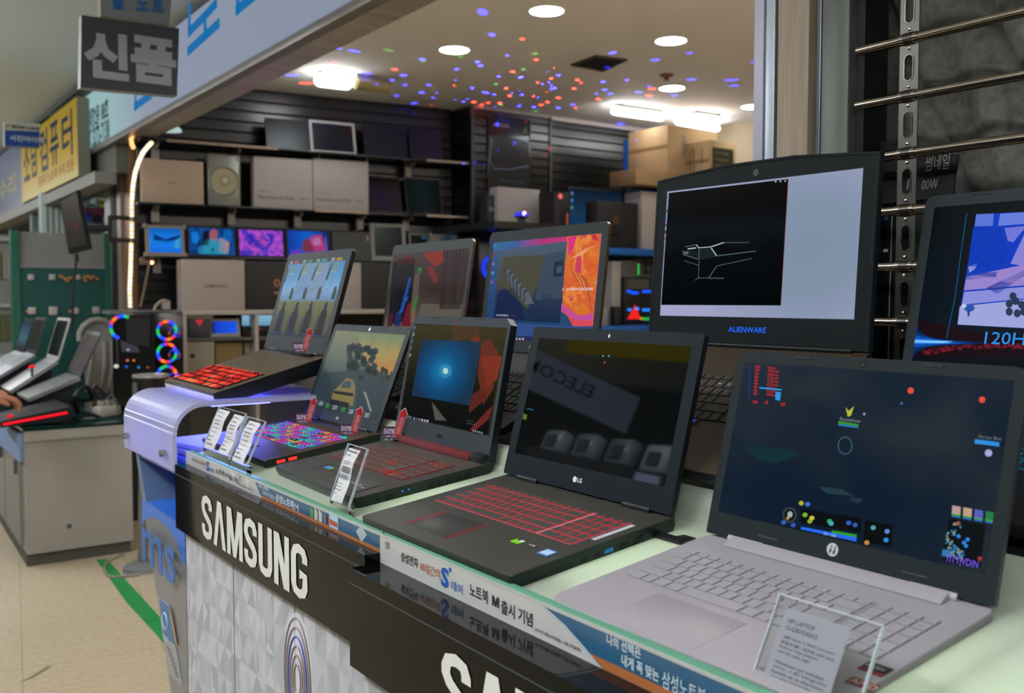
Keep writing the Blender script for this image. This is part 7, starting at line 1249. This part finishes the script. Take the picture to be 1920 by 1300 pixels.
fbox('shop_wall_unit', 'pale wall unit under the colourful goods display', 'cabinet', 60, 437, 204, 640, 9.35, .3, mat('#7c8480', .6), None, None, 0)
b = MB(); b.bx(1.55, 3.0, 9.8, 9.9, 0, CEIL, mat('#7a8486', .7)); struct(b.build('wall_shop'), 'pale wall of the next shop')
p = atY(198, 318, 8.0); t = thing('spot_lamp', 'small lit spotlight under the next shop sign', 'lamp', p); b = MB(); b.cyl((0, 0, .0), (0, 0, .10), .025, BLK, 12); b.build('housing', t); b = MB(); b.lathe([(.001, -.045), (.03, -.03), (.03, 0)], em('#d0f0f0', 3), 14); b.build('bulb', t)
t = thing('next_shop_light', 'long lamp over the colourful goods display', 'ceiling light', (2.2, 8.6, CEIL - .06)); b = MB(); b.box((0, 0, 0), (1.2, .15, .04), em('#f0fff8', 6)); b.build('tube', t); b = MB(); b.box((0, 0, .035), (1.2, .06, .03), mat('#8a8c88')); b.build('base', t)

# ------------------------------------------------------------------ the other side of the aisle (seen in the dark mirrored screens)
t = thing('shop_sign', 'white sign board across the aisle mirrored in the dark screen', 'sign', (-2.0, 4.75, 2.10)); b = MB(); X = frame((0, 0, 0), (.85, .53, 0), (0, 0, 1)); b.prism([X @ V(q) for q in ((-.3, -.02, 0), (.62, -.02, 0), (.62, .23, 0), (-.3, .23, 0))], tuple(X.to_3x3() @ V((0, 0, -.04))), em('#8088a0', .9)); o = b.build('board', t, 0); b = MB(); b.text('ELECOM', X @ M.Translation((0, .085, .003)), .085, em('#141c50', .3), .03, width=.47); b.build('lettering', o, 0)
t = thing('goods_shelf', 'shelf of clear packed goods across the aisle', 'shelf', (-2.05, 4.45, 0)); b = MB(); b.bx(-.45, .02, -.9, .75, 0, 1.80, mat('#1c1e22', .6)); b.build('carcass', t)
rnd = random.Random(21)
for k in range(5):
    b = MB(); y = -.72 + k * .32; hh = rnd.uniform(.15, .2); b.box((-.05, y, 1.80 + hh / 2), (.1, .26, hh), mat(('#8c94a4', '#a0a8b4', '#7a8494')[k % 3], .12), M.Rotation(.2, 3, 'Z'), .03); b.box((.008, y, 1.80 + hh * .45), (.01, .12, hh * .45), mat('#20242c', .4), M.Rotation(.2, 3, 'Z')); b.build('goods', t)
b = MB(); b.bx(.022, .026, -.53, -.33, 1.5, 1.78, mat('#a4a8d0', .5)); b.build('paper_notice', t, 0)
t = thing('shop_sign', 'yellow sign board high across the aisle', 'sign', (-2.3, 5.0, CEIL - .10)); b = MB(); b.bx(-.05, 0, -1.0, .6, 0, .13, em('#b8a81c', .6)); b.build('board', t, 0)
# unseen aisle lamps, added and hung low to brighten the ceiling
for k, (x, y) in enumerate(((-.9, -1.2), (-.9, 1.2), (-.9, 3.8), (-.6, 6.4), (-.4, 9.5), (.2, 13))):
    t = thing('aisle_fill_lamp', 'unseen long lamp added over the aisle as fill light', 'ceiling light', (x, y, CEIL + .04), 0, 'added fill lamps over the aisle'); b = MB(); b.box((0, 0, -.32), (.30, 1.5, .08), em('#f6f8ff', 25.0), None, .02); b.build('diffuser', t)
    for s in (-.6, .6): b = MB(); b.cyl((0, s, -.28), (0, s, 0), .006, STEEL, 8); b.build('rod', t)

# ------------------------------------------------------------------ light, camera
ld = bpy.data.lights.new('party_light', 'POINT'); ld.energy = 1500; ld.shadow_soft_size = 0; ld.use_nodes = True; lo = bpy.data.objects.new('party_light', ld); lo.location = BULB + V((0, 0, .02)); col.objects.link(lo)
nt = ld.node_tree; N, L = nt.nodes, nt.links; E_ = N['Emission']; tc = N.new('ShaderNodeTexCoord'); vo = N.new('ShaderNodeTexVoronoi'); vo.inputs['Scale'].default_value = 11.5; L.new(tc.outputs['Normal'], vo.inputs[0])
lt = N.new('ShaderNodeMath'); lt.operation = 'LESS_THAN'; lt.inputs[1].default_value = .17; L.new(vo.outputs['Distance'], lt.inputs[0])
sp = N.new('ShaderNodeSeparateColor'); L.new(vo.outputs['Color'], sp.inputs[0]); cr = ramp(N, [(0, '#2a2aff'), (.40, '#ff3020'), (.62, '#2a30e0'), (.75, '#0c3a14'), (.80, '#000000')], 'CONSTANT'); L.new(sp.outputs[0], cr.inputs[0]); L.new(cr.outputs[0], E_.inputs['Color']); sz = N.new('ShaderNodeSeparateXYZ'); L.new(tc.outputs['Normal'], sz.inputs[0]); up = N.new('ShaderNodeMath'); up.operation = 'GREATER_THAN'; up.inputs[1].default_value = .42; L.new(sz.outputs[2], up.inputs[0]); ml = N.new('ShaderNodeMath'); ml.operation = 'MULTIPLY'; L.new(lt.outputs[0], ml.inputs[0]); L.new(up.outputs[0], ml.inputs[1]); L.new(ml.outputs[0], E_.inputs['Strength'])
w = bpy.data.worlds.new('World'); sc.world = w; w.use_nodes = True; w.node_tree.nodes['Background'].inputs[0].default_value = (.8, .9, .92, 1); w.node_tree.nodes['Background'].inputs[1].default_value = .05
cd = bpy.data.cameras.new('camera'); cd.sensor_width = 36; cd.lens = FPX * 36 / 1920; cd.clip_start = .02; cam = bpy.data.objects.new('camera', cd); col.objects.link(cam); cam.location = CAM; cam.rotation_euler = (R(90) - PITCH, 0, -YAW); sc.camera = cam
cd.dof.use_dof = True; cd.dof.focus_distance = 1.5; cd.dof.aperture_fstop = 6.3
vs = sc.view_settings; vs.view_transform = 'Standard'; vs.look = 'None'; vs.exposure = 0; vs.gamma = 1; vs.use_curve_mapping = False
